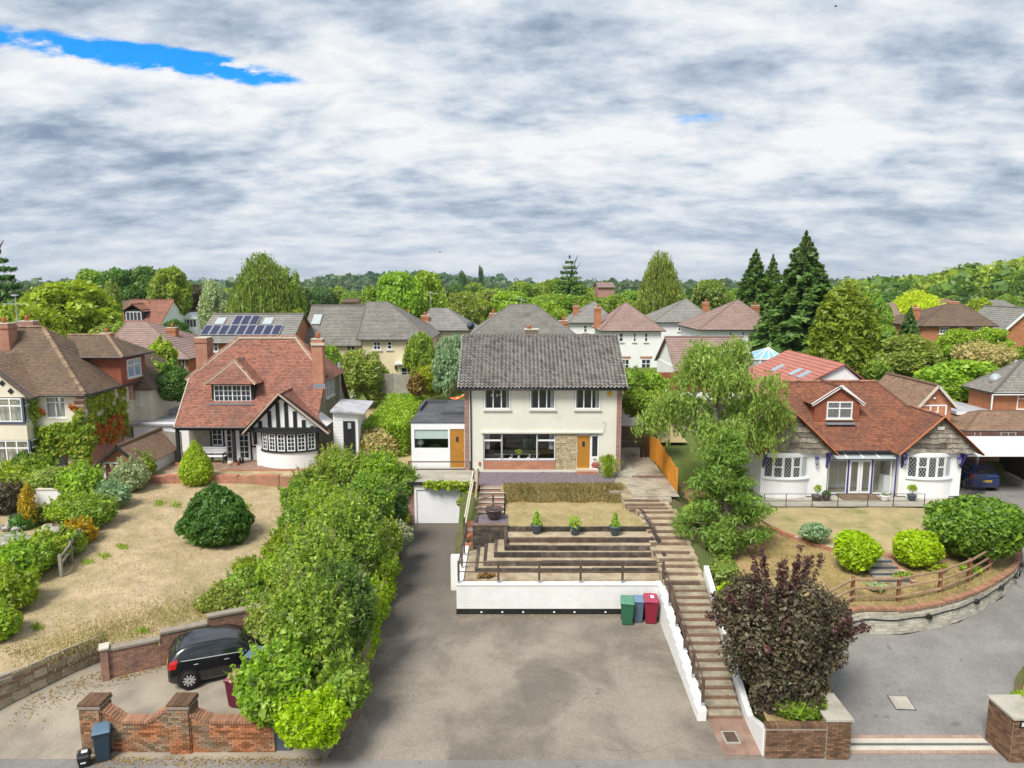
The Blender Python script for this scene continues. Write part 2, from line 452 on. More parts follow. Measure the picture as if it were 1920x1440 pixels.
def roof_face(mb,pts,course=.11,lift=.018,thick=.07):
 """stepped courses of tiles over a planar convex polygon whose first edge is the eave"""
 P=[Vector(p)for p in pts]
 u=(P[1]-P[0]).normalized();nn=Vector((0,0,0))
 for i in range(1,len(P)-1):nn+=(P[i]-P[0]).cross(P[i+1]-P[0])
 nn.normalize()
 if nn.z<0:nn=-nn
 v=nn.cross(u);
 if v.z<0:v=-v
 q=[((p-P[0]).dot(u),(p-P[0]).dot(v))for p in P]
 vmin=min(a[1]for a in q);vmax=max(a[1]for a in q)
 k=0;y=vmin
 while y<vmax-1e-4:
  y2=min(y+course,vmax)
  pl=clip_poly(q,y,y2)
  if len(pl)>=3:
   def W(a,l):return P[0]+u*a[0]+v*a[1]+nn*l
   mb.face([W(a,lift*(1-(a[1]-y)/course))for a in pl],[(a[0]+k*0.0,a[1]-vmin)for a in pl])
   lo=sorted([a for a in pl if abs(a[1]-y)<1e-6])
   if len(lo)>=2:
    a,b=lo[0],lo[-1]
    mb.face([W(a,-.004),W(b,-.004),W(b,lift),W(a,lift)],[(a[0],y-vmin)]*4)
  y=y2;k+=1
 # underside and edges
 und=[p-nn*thick for p in P]
 mb.face(und[::-1],[(0,0)]*len(und))
 for i in range(len(P)):
  a,b=P[i],P[(i+1)%len(P)]
  mb.face([a-nn*thick,b-nn*thick,b,a],[(0,0)]*4)
 return mb
_ridge_cache={}
def ridge_tiles(parent,a,b,mat,ln=.32,r=.11,lift=.0,joined=False,name='ridge_tile'):
 a,b=Vector(a),Vector(b);d=b-a;n=max(1,round(d.length/ln));ln2=d.length/n
 key=(mt(mat).name,round(ln2,3),r)
 if key not in _ridge_cache:
  m=MB();seg=6;prof=[]
  for y,rr in((0,r),(ln2*.82,r*.93),(ln2*.82,r*1.08),(ln2*.995,r*1.05)):
   prof.append([Vector((rr*math.cos(math.pi*j/seg)*1.0,y,rr*.75*math.sin(math.pi*j/seg)-r*.2))for j in range(seg+1)])
  for k in range(3):
   for j in range(seg):m.face([prof[k][j+1],prof[k][j],prof[k+1][j],prof[k+1][j+1]])
  m.face(prof[0]);m.face(prof[3][::-1])
  _ridge_cache[key]=mesh_from('ridge_tile',m.v,m.f,mat,False)
 me=_ridge_cache[key]
 off=wloc(parent)
 q=d.normalized().to_track_quat('Y','Z')
 for i in range(n):
  o=link(name,me,parent,a+d*(i/n)+Vector((0,0,lift))-off)
  o.rotation_euler=q.to_euler()
def ridge_bar(mb,a,b,r=.12):
 a,b=Vector(a),Vector(b);d=(b-a).normalized();s=d.cross(Vector((0,0,1))).normalized();up=s.cross(d)
 if up.z<0:up=-up
 sec=[s*r-up*r*.5,s*r*.6+up*r*.3,up*r*.5,-s*r*.6+up*r*.3,-s*r-up*r*.5]
 for i in range(4):mb.face([a+sec[i],a+sec[i+1],b+sec[i+1],b+sec[i]])
 return mb
def window(parent,p0,right,w,h,cols=(1,),rows=(1,),fw=.06,bw=.045,depth=.07,mat='upvc',glass='glass',sill=None,trans=None,
proud=.0,name='window',gb=0,gbw=.018,lead=None,label=None):
 """frame with panes; p0 = lower left corner of the opening, on the outer face of the frame. cols/rows: relative sizes.
 trans: per column list of transom heights (fractions). gb: (nx, ny) glazing bars per pane. lead: pitch of diamond leading"""
 p0=Vector(p0);r=Vector(right);n=Vector((r.y,-r.x,0));z=Vector((0,0,1))
 p0=p0+n*proud
 m=MB()
 def bar(u0,u1,v0,v1,d0=0.0,d1=None):
  d1=depth if d1 is None else d1
  a=p0+r*u0+z*v0-n*d1;ex=r*(u1-u0);ez=z*(v1-v0);ey=n*(d1-d0)
  m.hexa([a+ey,a+ey+ex,a+ex,a,a+ey+ez,a+ey+ex+ez,a+ex+ez,a+ez])
 bar(0,fw,0,h);bar(w-fw,w,0,h);bar(fw,w-fw,0,fw);bar(fw,w-fw,h-fw,h)
 iw,ih=w-2*fw,h-2*fw
 tot=sum(cols);xs=[fw]
 for c in cols:xs.append(xs[-1]+iw*c/tot)
 cells=[]
 for i in range(len(cols)):
  a=xs[i]+(bw/2 if i else 0);b=xs[i+1]-(bw/2 if i<len(cols)-1 else 0)
  if i:bar(xs[i]-bw/2,xs[i]+bw/2,fw,h-fw)
  rr=trans[i]if trans else None
  if rr is None:
   ys=[fw];tr=sum(rows)
   for q in rows:ys.append(ys[-1]+ih*q/tr)
  else:
   ys=[fw]+[fw+ih*q for q in rr]+[h-fw]
  for j in range(len(ys)-1):
   c=ys[j]+(bw/2 if j else 0);d=ys[j+1]-(bw/2 if j<len(ys)-2 else 0)
   if j:bar(a,b,ys[j]-bw/2,ys[j]+bw/2)
   cells.append((a,b,c,d))
 for(a,b,c,d)in cells:
  if gb:
   for i in range(1,gb[0]):
    x=a+(b-a)*i/gb[0];bar(x-gbw/2,x+gbw/2,c,d,depth*.25,depth*.75)
   for j in range(1,gb[1]):
    y=c+(d-c)*j/gb[1];bar(a,b,y-gbw/2,y+gbw/2,depth*.27,depth*.73)
 o=m.build(name,mat,parent)
 if label:o['label']=label
 for(a,b,c,d)in cells:
  g=MB();q=p0-n*depth*.55
  g.face([q+r*a+z*c,q+r*b+z*c,q+r*b+z*d,q+r*a+z*d])
  g.build('pane',glass,o)
 if lead:
  lm=MB();q=p0-n*depth*.45
  for(a,b,c,d)in cells:
   if(b-a)<.1:continue
   k=-math.ceil((d-c)/lead);st=lead
   x=a-math.ceil((d-c)/1.5/st)*st
   while x<b:
    for sgn in(1,-1):
     # line u = x + t/1.5, v = c + t (or mirrored)
     u0,v0,u1,v1=x,c,x+(d-c)/1.5,d
     if sgn<0:u0,u1=(a+b)-u0,(a+b)-u1
     # clip to [a,b]
     du,dv=u1-u0,v1-v0
     t0,t1=0.0,1.0
     if abs(du)>1e-9:
      ta,tb=(a-u0)/du,(b-u0)/du
      t0,t1=max(t0,min(ta,tb)),min(t1,max(ta,tb))
     if t1-t0>.02:
      A=q+r*(u0+du*t0)+z*(v0+dv*t0);B=q+r*(u0+du*t1)+z*(v0+dv*t1)
      lm.bar(A,B,.011,.008,up=n)
    x+=st
  lm.build('leading','lead',o)
 if sill:
  s=MB();e,t=sill
  a=p0-r*e-z*t-n*(depth+.02)
  s.hexa([a+n*(depth+.09),a+n*(depth+.09)+r*(w+2*e),a+r*(w+2*e),a,
a+n*(depth+.09)+z*t*.75,a+n*(depth+.09)+r*(w+2*e)+z*t*.75,a+r*(w+2*e)+z*t,a+z*t])
  s.build('sill','sill',o)
 return o
def curtains(parent,p0,right,w,h,back=.12,mat='curtain',left=.25,rightw=.25,name='curtain'):
 p0=Vector(p0);r=Vector(right);n=Vector((r.y,-r.x,0))
 for(a,b)in((0,left),(1-rightw,1)):
  if b-a<.02:continue
  m=MB();k=14
  for i in range(k):
   u0,u1=w*(a+(b-a)*i/k),w*(a+(b-a)*(i+1)/k)
   d0,d1=back+.03*math.sin(i*1.9),back+.03*math.sin((i+1)*1.9)
   A=p0+r*u0-n*d0;B=p0+r*u1-n*d1
   m.face([A,B,B+Vector((0,0,h)),A+Vector((0,0,h))])
  m.build(name,mat,parent,smooth=True)
_brick_cache={}
def brick_mesh(w,h,d,mat):
 key=(round(w,3),round(h,3),round(d,3),mat)
 if key not in _brick_cache:
  m=MB().box(0,w,-d,0,0,h)
  _brick_cache[key]=mesh_from('brick',m.v,m.f,mat)
 return _brick_cache[key]
def brick_run(parent,p0,right,w,h,bw,bh,joint,mat,depth=.03,top=None,limit=300,name='brick',rough=0.004,slope=None):
 """brick objects laid in stretcher bond on a wall face; p0 lower left of the face (which looks along right x up)"""
 p0=Vector(p0);r=Vector(right);n=Vector((r.y,-r.x,0));off=wloc(parent)
 ang=math.atan2(r.y,r.x);full=brick_mesh(bw,bh,depth,mat)
 rows=int(h/(bh+joint));cnt=0
 for j in range(rows):
  z=j*(bh+joint)+joint*.5
  x=-(bw+joint)*(.5 if j%2 else 0)+joint*.5
  while x<w-.02:
   a,b=max(x,joint*.5),min(x+bw,w-joint*.5)
   if b-a>.03:
    mx=(a+b)/2
    if top is None or z+bh<=top(mx):
     sc=(b-a)/bw
     o=link(name,full,parent,p0+r*a+n*random.uniform(0,rough)+Vector((0,0,z))-off,(0,0,ang),(sc,1,1))
     cnt+=1
   x+=bw+joint
 return cnt
# ------------------------------------------------------------------ foliage
def blobs_to_leaves(blobs,n,size,aspect=.5,depth=.25,outward=.55,up=.25,droop=0.0,cull=True,sizevar=.48,seed=None):
 g=np.random.default_rng(seed if seed is not None else rng.integers(1<<30))
 C=np.array([b[0]for b in blobs],float);Rr=np.array([b[1]for b in blobs],float)
 wt=np.array([(r[0]*r[1]+r[1]*r[2]+r[0]*r[2])for r in Rr]);wt/=wt.sum()
 over=1.6 if cull and len(blobs)>1 else 1.0
 k=int(n*over)
 idx=g.choice(len(blobs),k,p=wt)
 d=g.normal(size=(k,3));d/=np.linalg.norm(d,axis=1)[:,None]
 rad=1-np.abs(g.normal(0,depth,k));rad=np.clip(rad,.05,1)
 rad*=1+g.normal(0,.05,k)
 P=C[idx]+d*rad[:,None]*Rr[idx]
 if cull and len(blobs)>1:
  inside=np.zeros(k,int)
  for c,r in zip(C,Rr):
   q=((P-c)/r);inside+=((q*q).sum(1)<.55)
  keep=inside<=1
  keep|=g.random(k)<.08
  P,d,idx=P[keep],d[keep],idx[keep]
 nrm=d/Rr[idx];nrm/=np.linalg.norm(nrm,axis=1)[:,None]
 nrm=nrm*outward+g.normal(0,.6,P.shape)+np.array([0,0,up])
 nrm/=np.linalg.norm(nrm,axis=1)[:,None]
 P=P[:n];nrm=nrm[:n]
 return P,nrm,size*(1+g.normal(0,sizevar,len(P)).clip(-.7,1.2)),aspect,droop,g
def leaf_mesh(name,sets,mat):
 """sets: outputs of blobs_to_leaves (or arrays of the same make-up) -> one mesh of leaf-shaped faces"""
 VV,FF,base=[],[],0
 for(P,nrm,sz,aspect,droop,g)in sets:
  k=len(P)
  if k==0:continue
  t=g.normal(size=(k,3));t[:,2]-=droop*3
  t-=nrm*(t*nrm).sum(1)[:,None];t/=(np.linalg.norm(t,axis=1)[:,None]+1e-9)
  b=np.cross(nrm,t)
  h=sz[:,None]
  A=P-t*h*.5;Cc=P+t*h*.5
  B=P+b*h*aspect*.5-t*h*.06+nrm*h*.08;D=P-b*h*aspect*.5-t*h*.06+nrm*h*.08
  VV.append(np.stack([A,B,Cc,D],1).reshape(-1,3))
  FF.append((np.arange(k*4).reshape(-1,4)+base));base+=k*4
 v=np.concatenate(VV).astype(np.float32);f=np.concatenate(FF).astype(np.int32)
 me=bpy.data.meshes.new(name)
 me.vertices.add(len(v));me.vertices.foreach_set('co',v.ravel())
 me.loops.add(f.size);me.loops.foreach_set('vertex_index',f.ravel())
 me.polygons.add(len(f));me.polygons.foreach_set('loop_start',np.arange(0,f.size,4,dtype=np.int32))
 me.polygons.foreach_set('loop_total',np.full(len(f),4,np.int32))
 me.update(calc_edges=True);me.materials.append(mt(mat))
 return me
def clumps(c,r,n,k=.38,seed=0,flat=1.0,lo=-1.0):
 """sub-clumps over the surface of an ellipsoid (c, r), so that the crown gets lobes and hollows"""
 g=np.random.default_rng(seed);out=[]
 c=np.array(c,float);r=np.array(r,float)
 for i in range(n):
  for _ in range(20):
   d=g.normal(size=3);d/=np.linalg.norm(d)
   if d[2]>lo:break
  q=k*g.uniform(.7,1.25)
  out.append((c+d*r*(1-q*.75)*g.uniform(.8,1.02),r*q*np.array([1,1,flat])))
 out.append((c,r*.62))
 return out
# ------------------------------------------------------------------ palette
def asphalt(name,c,dark,lane=None,crack=.5):
 m,t,b=newmat(name);g=N(t,'ShaderNodeNewGeometry');pos=g.outputs['Position']
 def mr(v,a,b_,lo=0.0,hi=1.0):
  f=N(t,'ShaderNodeMapRange',interpolation_type='SMOOTHSTEP');L(t,v,f.inputs[0]);f.inputs[1].default_value=a;f.inputs[2].default_value=b_;f.inputs[3].default_value=lo;f.inputs[4].default_value=hi;return f.outputs[0]
 blot=noise(t,pos,.34,6,.62,.4);fine=noise(t,pos,38,3,.7);mid=noise(t,pos,5,5,.65)
 cc=MIXC(t,mr(blot,.36,.66,0,.9),c4(c),c4(dark))
 if lane is not None:
  s=N(t,'ShaderNodeSeparateXYZ');L(t,pos,s.inputs[0])
  ly=M(t,'ADD',s.outputs[1],M(t,'MULTIPLY',blot,5.0))
  cc=MIXC(t,mr(ly,28.0,34.5,0,.85),cc,c4(lane))
 cc=MIXC(t,1.0,cc,mr(fine,.3,.7,.72,1.28),'MULTIPLY');cc=MIXC(t,1.0,cc,mr(mid,.3,.7,.95,1.05),'MULTIPLY')
 # pale grit and dark spots
 spot=noise(t,pos,17,2,.5);cc=MIXC(t,mr(spot,.70,.76,0,.45),cc,(.45,.41,.35,1));cc=MIXC(t,mr(noise(t,pos,1.7,2,.5),.70,.76,0,.4),cc,(.07,.06,.055,1))
 # hairline cracks
 w=N(t,'ShaderNodeVectorMath',operation='ADD');L(t,pos,w.inputs[0]);nn=N(t,'ShaderNodeTexNoise',i_Scale=1.3,i_Detail=5.0);L(t,pos,nn.inputs['Vector']);L(t,nn.outputs['Color'],w.inputs[1])
 vo=N(t,'ShaderNodeTexVoronoi',feature='DISTANCE_TO_EDGE',i_Scale=.22);L(t,w.outputs[0],vo.inputs['Vector'])
 cm=M(t,'MULTIPLY',mr(vo.outputs['Distance'],.0,.007,crack,0),mr(noise(t,pos,.5,3),.45,.6));cc=MIXC(t,cm,cc,(.06,.052,.045,1))
 L(t,cc,b.inputs['Base Color']);b.inputs['Roughness'].default_value=.93;b.inputs['Specular IOR Level'].default_value=.2
 bump(t,b,fine,.4,.008)
asphalt('asphalt',(.285,.248,.205),(.15,.13,.107),(.135,.118,.10),.28)
asphalt('asphalt_grey',(.25,.238,.225),(.18,.17,.16),None,.15)
plain('asphalt_lane',(.165,.142,.118),.92,.14,.8,45,.35,.2,c2=(.235,.215,.19),patch=(.5,.75,.4),bd=.008)
plain('old_drive',(.33,.285,.225),.95,.16,.7,30,.5,.15,c2=(.20,.175,.145),patch=(.48,.72,.5))
plain('dry_lawn',(.49,.38,.24),.95,.22,1.6,20,.9,.1,c2=(.33,.275,.14),patch=(.45,.70,.5),bd=.06)
plain('dry_lawn_green',(.41,.33,.175),.95,.2,1.3,22,.7,.1,c2=(.20,.225,.065),patch=(.52,.70,.6),bd=.05)
plain('straw_soil',(.40,.29,.135),.95,.25,1.6,18,.8,.1,c2=(.17,.14,.06),patch=(.45,.66,.8),bd=.06)
plain('garden_soil',(.14,.125,.06),.95,.3,1.2,14,.7,.1,c2=(.09,.13,.035),patch=(.42,.62,.6),bd=.06)
plain('meadow',(.13,.17,.045),.95,.25,.05,2,.3,.1,c2=(.34,.29,.12),patch=(.52,.66,.006))
plain('gravel',(.47,.385,.265),.95,.25,2.2,55,.9,.15,c2=(.33,.25,.15),patch=(.5,.7,1.2),bd=.03)
plain('gravel_grey',(.42,.37,.29),.95,.3,2.2,40,1.0,.15,c2=(.27,.22,.16),patch=(.48,.7,1.0),bd=.03)
plain('slate_chips',(.20,.165,.19),.8,.35,5,45,1.0,.3,bd=.03)
plain('paving',(.40,.37,.31),.9,.12,1.2,25,.3,.2,c2=(.28,.26,.2),patch=(.5,.7,1.4))
plain('concrete',(.42,.39,.33),.9,.12,1.5,25,.3,.2,c2=(.27,.25,.2),patch=(.5,.75,1.2))
plain('pale_stone',(.55,.51,.42),.9,.1,2,25,.3,.2)
plain('dark_sleeper',(.075,.062,.052),.85,.4,5,28,.8,.25,rnd=.35,c2=(.17,.135,.10),patch=(.5,.72,2.5))
plain('worn_sleeper',(.17,.115,.085),.9,.35,5,26,.8,.2,rnd=.35,c2=(.085,.06,.045),patch=(.45,.7,2.0))
plain('step_timber',(.20,.135,.10),.9,.3,4,26,.7,.2,rnd=.25)
plain('white_paint',(.80,.80,.78),.65,.05,1.2,20,.15,.3,streak=.22,c2=(.70,.69,.64),patch=(.55,.8,.8))
brickmat('white_brick',(.83,.83,.80),(.80,.795,.77),(.73,.725,.70),.225,.075,.008,.6)
plain('black_paint',(.018,.018,.017),.7,.3,3,20,.2,.3)
plain('black_timber',(.022,.021,.022),.7,.25,4,20,.3,.3)
plain('cream_render',(.71,.69,.60),.85,.05,.9,40,.25,.2,streak=.14,c2=(.62,.60,.52),patch=(.55,.8,.5))
plain('cream_wall',(.70,.65,.53),.85,.06,.9,30,.2,.2,streak=.14,c2=(.60,.55,.44),patch=(.55,.8,.5))
plain('beige_wall',(.68,.575,.40),.85,.05,.9,30,.2,.2)
plain('white_render',(.82,.82,.82),.8,.04,.8,30,.2,.25,streak=.10,c2=(.74,.74,.73),patch=(.58,.8,.5))
plain('pebbledash',(.27,.24,.165),.95,.15,2,60,.8,.1,c2=(.36,.33,.25),patch=(.5,.7,.8))
plain('upvc',(.80,.81,.82),.4,.03,2,10,0,.4)
plain('grey_frame',(.38,.39,.40),.5,.05,2,10,0,.4)
plain('sill',(.62,.60,.53),.8,.06,2,20,.1,.3)
plain('lead',(.62,.62,.60),.6,.05,5,20,0,.3)
plain('lead_flashing',(.22,.25,.29),.55,.12,5,20,.1,.4)
plain('felt_roof',(.085,.09,.10),.75,.12,1.2,40,.25,.3,c2=(.12,.125,.135),patch=(.52,.6,.8))
plain('grey_sheet',(.42,.42,.45),.7,.12,1.2,20,.2,.3,c2=(.24,.23,.22),patch=(.55,.7,1.5))
plain('white_sheet',(.80,.80,.82),.45,.03,1,15,.05,.4)
plain('oak_door',(.46,.215,.03),.5,.12,3,30,.15,.4)
plain('curtain',(.62,.62,.58),.9,.06,6,20,0,.1)
plain('blind',(.78,.88,.85),.8,.05,3,20,0,.1)
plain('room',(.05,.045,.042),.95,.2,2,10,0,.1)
plain('room_white',(.6,.58,.55),.9,.05,2,10,0,.1)
plain('gutter',(.025,.025,.028),.5,.1,3,20,0,.4)
plain('white_gutter',(.72,.72,.72),.5,.05,3,20,0,.4)
plain('rail_brown',(.105,.072,.055),.75,.3,5,30,.3,.3)
plain('galvanised',(.42,.43,.44),.5,.1,8,30,.1,.5,metal=.4)
plain('iron',(.03,.03,.033),.5,.2,8,30,.1,.4)
plain('navy_paint',(.045,.035,.20),.5,.1,5,20,0,.4)
plain('slate_plinth',(.075,.09,.125),.7,.12,3,20,.1,.3)
plain('orange_fence',(.62,.26,.035),.85,.16,2,25,.4,.15,rnd=.12)
plain('red_fence',(.27,.075,.04),.85,.15,2,25,.4,.15,rnd=.12)
plain('grey_fence',(.29,.27,.23),.9,.2,2,25,.5,.15,rnd=.15)
plain('brown_fence',(.065,.04,.028),.85,.2,2,25,.4,.2,rnd=.15)
plain('rail_wood',(.36,.245,.15),.85,.2,3,30,.5,.15,rnd=.15)
plain('post_wood',(.235,.10,.055),.85,.2,3,30,.5,.15,rnd=.2)
plain('weather_board',(.25,.22,.18),.9,.4,3,12,1.0,.15,rnd=.45,c2=(.13,.10,.08),patch=(.48,.7,1.6),bd=.04)
plain('bark',(.12,.095,.07),.95,.3,3,14,1.0,.1,bd=.05)
plain('pale_bark',(.42,.39,.34),.9,.3,3,12,.7,.1,c2=(.08,.07,.06),patch=(.55,.65,2.5))
plain('grey_bark',(.25,.20,.15),.9,.25,3,14,.9,.1)
plain('ridge_clay',(.30,.145,.10),.88,.2,5,30,.4,.15,rnd=.3)
plain('brown_clay',(.26,.18,.12),.9,.2,5,30,.4,.15,rnd=.3)
plain('terracotta',(.42,.14,.065),.85,.15,4,20,.3,.2)
plain('glazed_pot',(.075,.055,.05),.35,.2,4,20,.1,.5)
plain('blue_pot',(.055,.075,.10),.5,.15,4,20,.1,.4)
plain('white_pot',(.74,.74,.72),.6,.05,4,20,.1,.4)
plain('soil',(.07,.05,.035),.95,.3,6,25,.8,.1)
plain('rockery',(.36,.34,.30),.9,.25,4,20,.6,.2,rnd=.25)
plain('bin_green',(.03,.13,.065),.5,.1,4,30,.05,.4)
plain('bin_blue',(.085,.125,.175),.5,.1,4,30,.05,.4)
plain('bin_red',(.23,.014,.035),.5,.1,4,30,.05,.4)
plain('bin_lid_green',(.10,.25,.17),.5,.08,4,30,.05,.4)
plain('bin_lid_blue',(.15,.23,.33),.5,.08,4,30,.05,.4)
plain('bin_lid_red',(.38,.05,.10),.5,.08,4,30,.05,.4)
plain('bin_dark',(.028,.05,.07),.5,.1,4,30,.05,.4)
plain('bin_dark_lid',(.10,.17,.24),.5,.08,4,30,.05,.4)
plain('bin_maroon',(.13,.015,.04),.5,.1,4,30,.05,.4)
plain('bin_maroon_lid',(.24,.06,.10),.5,.08,4,30,.05,.4)
plain('black_plastic',(.015,.016,.018),.45,.1,4,30,.05,.4)
plain('label_white',(.78,.76,.74),.7,.04,8,30,0,.3)
plain('alarm_yellow',(.72,.42,.05),.5,.05,8,30,0,.4)
plain('plate_yellow',(.80,.55,.05),.5,.05,8,30,0,.4)
plain('solar',(.03,.032,.075),.18,.1,2,20,0,.6)
plain('blue_glazing',(.22,.47,.66),.25,.05,2,20,0,.6)
plain('frost',(.42,.46,.47),.35,.05,2,20,0,.5)
plain('hammock',(.80,.16,.06),.8,.2,3,10,.1,.1,c2=(.85,.55,.30),patch=(.5,.52,3.0))
plain('tan_stone',(.49,.40,.25),.9,.12,5,25,.6,.2,rnd=.22,c2=(.34,.27,.16),patch=(.55,.7,3.0))
plain('block_stone',(.33,.28,.20),.95,.2,4,20,.7,.15,rnd=.25,c2=(.20,.16,.11),patch=(.5,.7,2.0))
plain('coursed_stone',(.52,.485,.40),.92,.14,3,25,.6,.15,rnd=.15,c2=(.33,.30,.235),patch=(.5,.7,1.6))
plain('mortar',(.40,.36,.29),.95,.12,5,40,.5,.1)
plain('mortar_dark',(.29,.25,.20),.95,.15,5,40,.5,.1)
plain('brick_orange',(.36,.15,.07),.9,.22,7,40,.6,.15,rnd=.45,c2=(.25,.19,.125),patch=(.44,.60,.9))
plain('brick_brown',(.185,.11,.068),.9,.2,7,40,.6,.15,rnd=.4)
plain('brick_pink',(.33,.185,.135),.9,.16,6,40,.6,.15,rnd=.18,c2=(.17,.12,.10),patch=(.5,.72,1.4))
plain('brick_coping',(.35,.185,.115),.88,.15,5,35,.5,.15,rnd=.2)
brickmat('red_brick',(.40,.13,.065),(.30,.10,.055),(.42,.37,.30),ms=.010)
brickmat('house_red_brick',(.30,.10,.075),(.22,.075,.06),(.42,.37,.33),ms=.014)
brickmat('orange_brick',(.47,.145,.045),(.38,.11,.04),(.40,.30,.2),ms=.010)
brickmat('salmon_brick',(.47,.19,.11),(.40,.15,.085),(.42,.30,.22),ms=.010)
brickmat('tan_brick',(.20,.14,.085),(.15,.105,.065),(.30,.25,.19),ms=.012)
brickmat('pink_brick',(.42,.19,.14),(.34,.15,.11),(.40,.30,.25),ms=.010,weather=(.5,.40,.33))
brickmat('crumbling_brick',(.47,.16,.10),(.38,.12,.08),(.42,.29,.22),ms=.014,weather=(.30,.22,.12))
brickmat('stair_brick',(.24,.12,.08),(.17,.095,.065),(.24,.19,.14),ms=.012,weather=(.16,.12,.075))
plain('stair_tread',(.34,.30,.225),.95,.22,2.5,25,.5,.15,c2=(.20,.165,.11),patch=(.45,.68,1.4))
brickmat('brown_brick',(.19,.115,.07),(.145,.085,.055),(.30,.25,.19),ms=.013)
brickmat('edging_brick',(.40,.27,.20),(.33,.22,.16),(.36,.30,.24),.105,.2,.012)
brickmat('tile_hung',(.36,.115,.06),(.28,.09,.055),(.10,.05,.035),.165,.11,.008)
brickmat('terrace_tiles',(.29,.19,.145),(.24,.15,.115),(.28,.20,.16),.2,.2,.01)
roofmat('red_plain_tiles',[(.20,.088,.065),(.33,.145,.10),(.385,.17,.115),(.26,.11,.08)],.165,.115,(.12,.08,.07),.85,moss=(.40,.29,.22))
roofmat('orange_plain_tiles',[(.15,.065,.045),(.255,.105,.065),(.34,.135,.07),(.195,.08,.052)],.165,.115,(.13,.072,.055),.85)
roofmat('brown_plain_tiles',[(.13,.092,.065),(.19,.13,.09),(.22,.15,.10),(.155,.11,.08)],.165,.115,(.085,.07,.06),.7,moss=(.27,.21,.13))
roofmat('grey_tiles',[(.215,.21,.19),(.25,.24,.22),(.28,.27,.24),(.235,.225,.205)],.33,.34,(.14,.135,.12),.6)
roofmat('grey_plain_tiles',[(.175,.165,.145),(.235,.22,.195),(.27,.25,.22),(.205,.19,.17)],.26,.2,(.13,.12,.105),.6,moss=(.30,.28,.23))
roofmat('pink_tiles',[(.26,.18,.155),(.30,.205,.18),(.33,.23,.20),(.28,.19,.165)],.33,.36,(.20,.145,.125),.5)
roofmat('salmon_tiles',[(.40,.155,.12),(.45,.18,.14),(.48,.20,.155),(.42,.165,.125)],.33,.36,(.33,.14,.11),.4)
roofmat('shed_tiles',[(.20,.13,.09),(.29,.18,.12),(.33,.22,.15),(.24,.15,.10)],.165,.115,(.13,.10,.08),.5,moss=(.36,.28,.17))
glassmat('glass',(.84,.87,.87),.06)
plain('dark_glass',(.028,.036,.048),.06,.25,.6,5,0,.75)
plain('pale_glass',(.30,.40,.50),.10,.15,.6,5,0,.7)
# grey pantiles of the big house
def pantile():
 m,t,b=newmat('pantile')
 oi=N(t,'ShaderNodeNewGeometry')
 cc=RAMP(t,oi.outputs['Random Per Island'],[(0,(.17,.155,.14)),(.35,(.26,.24,.22)),(.7,(.34,.315,.29)),(1,(.22,.20,.18))])
 n1=noise(t,oi.outputs['Position'],.8,6,.65)
 f=N(t,'ShaderNodeMapRange');L(t,n1,f.inputs[0]);f.inputs[1].default_value=.45;f.inputs[2].default_value=.72;f.inputs[4].default_value=.55
 cc=MIXC(t,f.outputs[0],cc,(.28,.26,.235,1))
 n2=noise(t,oi.outputs['Position'],14,4,.7)
 f2=N(t,'ShaderNodeMapRange');L(t,n2,f2.inputs[0]);f2.inputs[1].default_value=.58;f2.inputs[2].default_value=.7;f2.inputs[4].default_value=.6
 cc=MIXC(t,f2.outputs[0],cc,(.085,.08,.07,1))
 L(t,cc,b.inputs['Base Color']);b.inputs['Roughness'].default_value=.85;b.inputs['Specular IOR Level'].default_value=.25
 bump(t,b,n2,.3,.015)
pantile()
# car paints
def paint(name,c,rough=.18,coat=.8):
 m,t,b=newmat(name)
 b.inputs['Base Color'].default_value=c4(c);b.inputs['Roughness'].default_value=rough
 b.inputs['Coat Weight'].default_value=coat;b.inputs['Coat Roughness'].default_value=.05
 g=N(t,'ShaderNodeNewGeometry')
 n=noise(t,g.outputs['Position'],3.0,5,.6)
 L(t,M(t,'ADD',M(t,'MULTIPLY',n,.25),rough-.1),b.inputs['Roughness'])
paint('car_black',(.008,.009,.011));paint('car_blue',(.01,.03,.14));paint('car_white',(.7,.7,.72))
paint('lamp_red',(.55,.012,.012),.15);paint('lamp_clear',(.6,.6,.6),.12);paint('chrome',(.55,.56,.57),.2)
paint('car_glass',(.012,.016,.018),.08);paint('alloy',(.50,.50,.50),.3);plain('tyre',(.018,.018,.018),.8,.2,10,40,.2,.3)
# foliage
leafmat('leaf_mid',[(.05,.10,.016),(.10,.175,.028),(.155,.235,.038),(.225,.29,.05),(.085,.155,.024),(.18,.21,.045)])
leafmat('leaf_bright',[(.085,.15,.016),(.15,.24,.026),(.21,.31,.036),(.28,.355,.045),(.13,.21,.022)],bright=1.9)
leafmat('leaf_dark',[(.038,.085,.022),(.058,.12,.03),(.08,.155,.038),(.05,.10,.026)])
leafmat('leaf_yellowgreen',[(.20,.27,.018),(.27,.35,.026),(.33,.41,.03),(.23,.29,.02)],bright=1.2)
leafmat('leaf_lime',[(.22,.34,.006),(.30,.44,.009),(.36,.50,.012),(.25,.38,.008)],bright=1.45,shift=.03)
leafmat('leaf_olive',[(.085,.125,.03),(.13,.175,.042),(.175,.215,.055),(.11,.145,.035)])
leafmat('leaf_birch',[(.115,.17,.045),(.18,.25,.065),(.245,.315,.09),(.21,.235,.07)],bright=1.8)
leafmat('leaf_laurel',[(.035,.085,.012),(.07,.145,.02),(.11,.20,.028),(.155,.255,.036),(.06,.12,.016)],bright=1.9,shift=.04)
leafmat('leaf_grey',[(.14,.18,.13),(.20,.25,.19),(.27,.32,.25),(.17,.21,.15)])
leafmat('leaf_bluegrey',[(.095,.15,.115),(.14,.21,.165),(.19,.27,.21),(.11,.17,.13)])
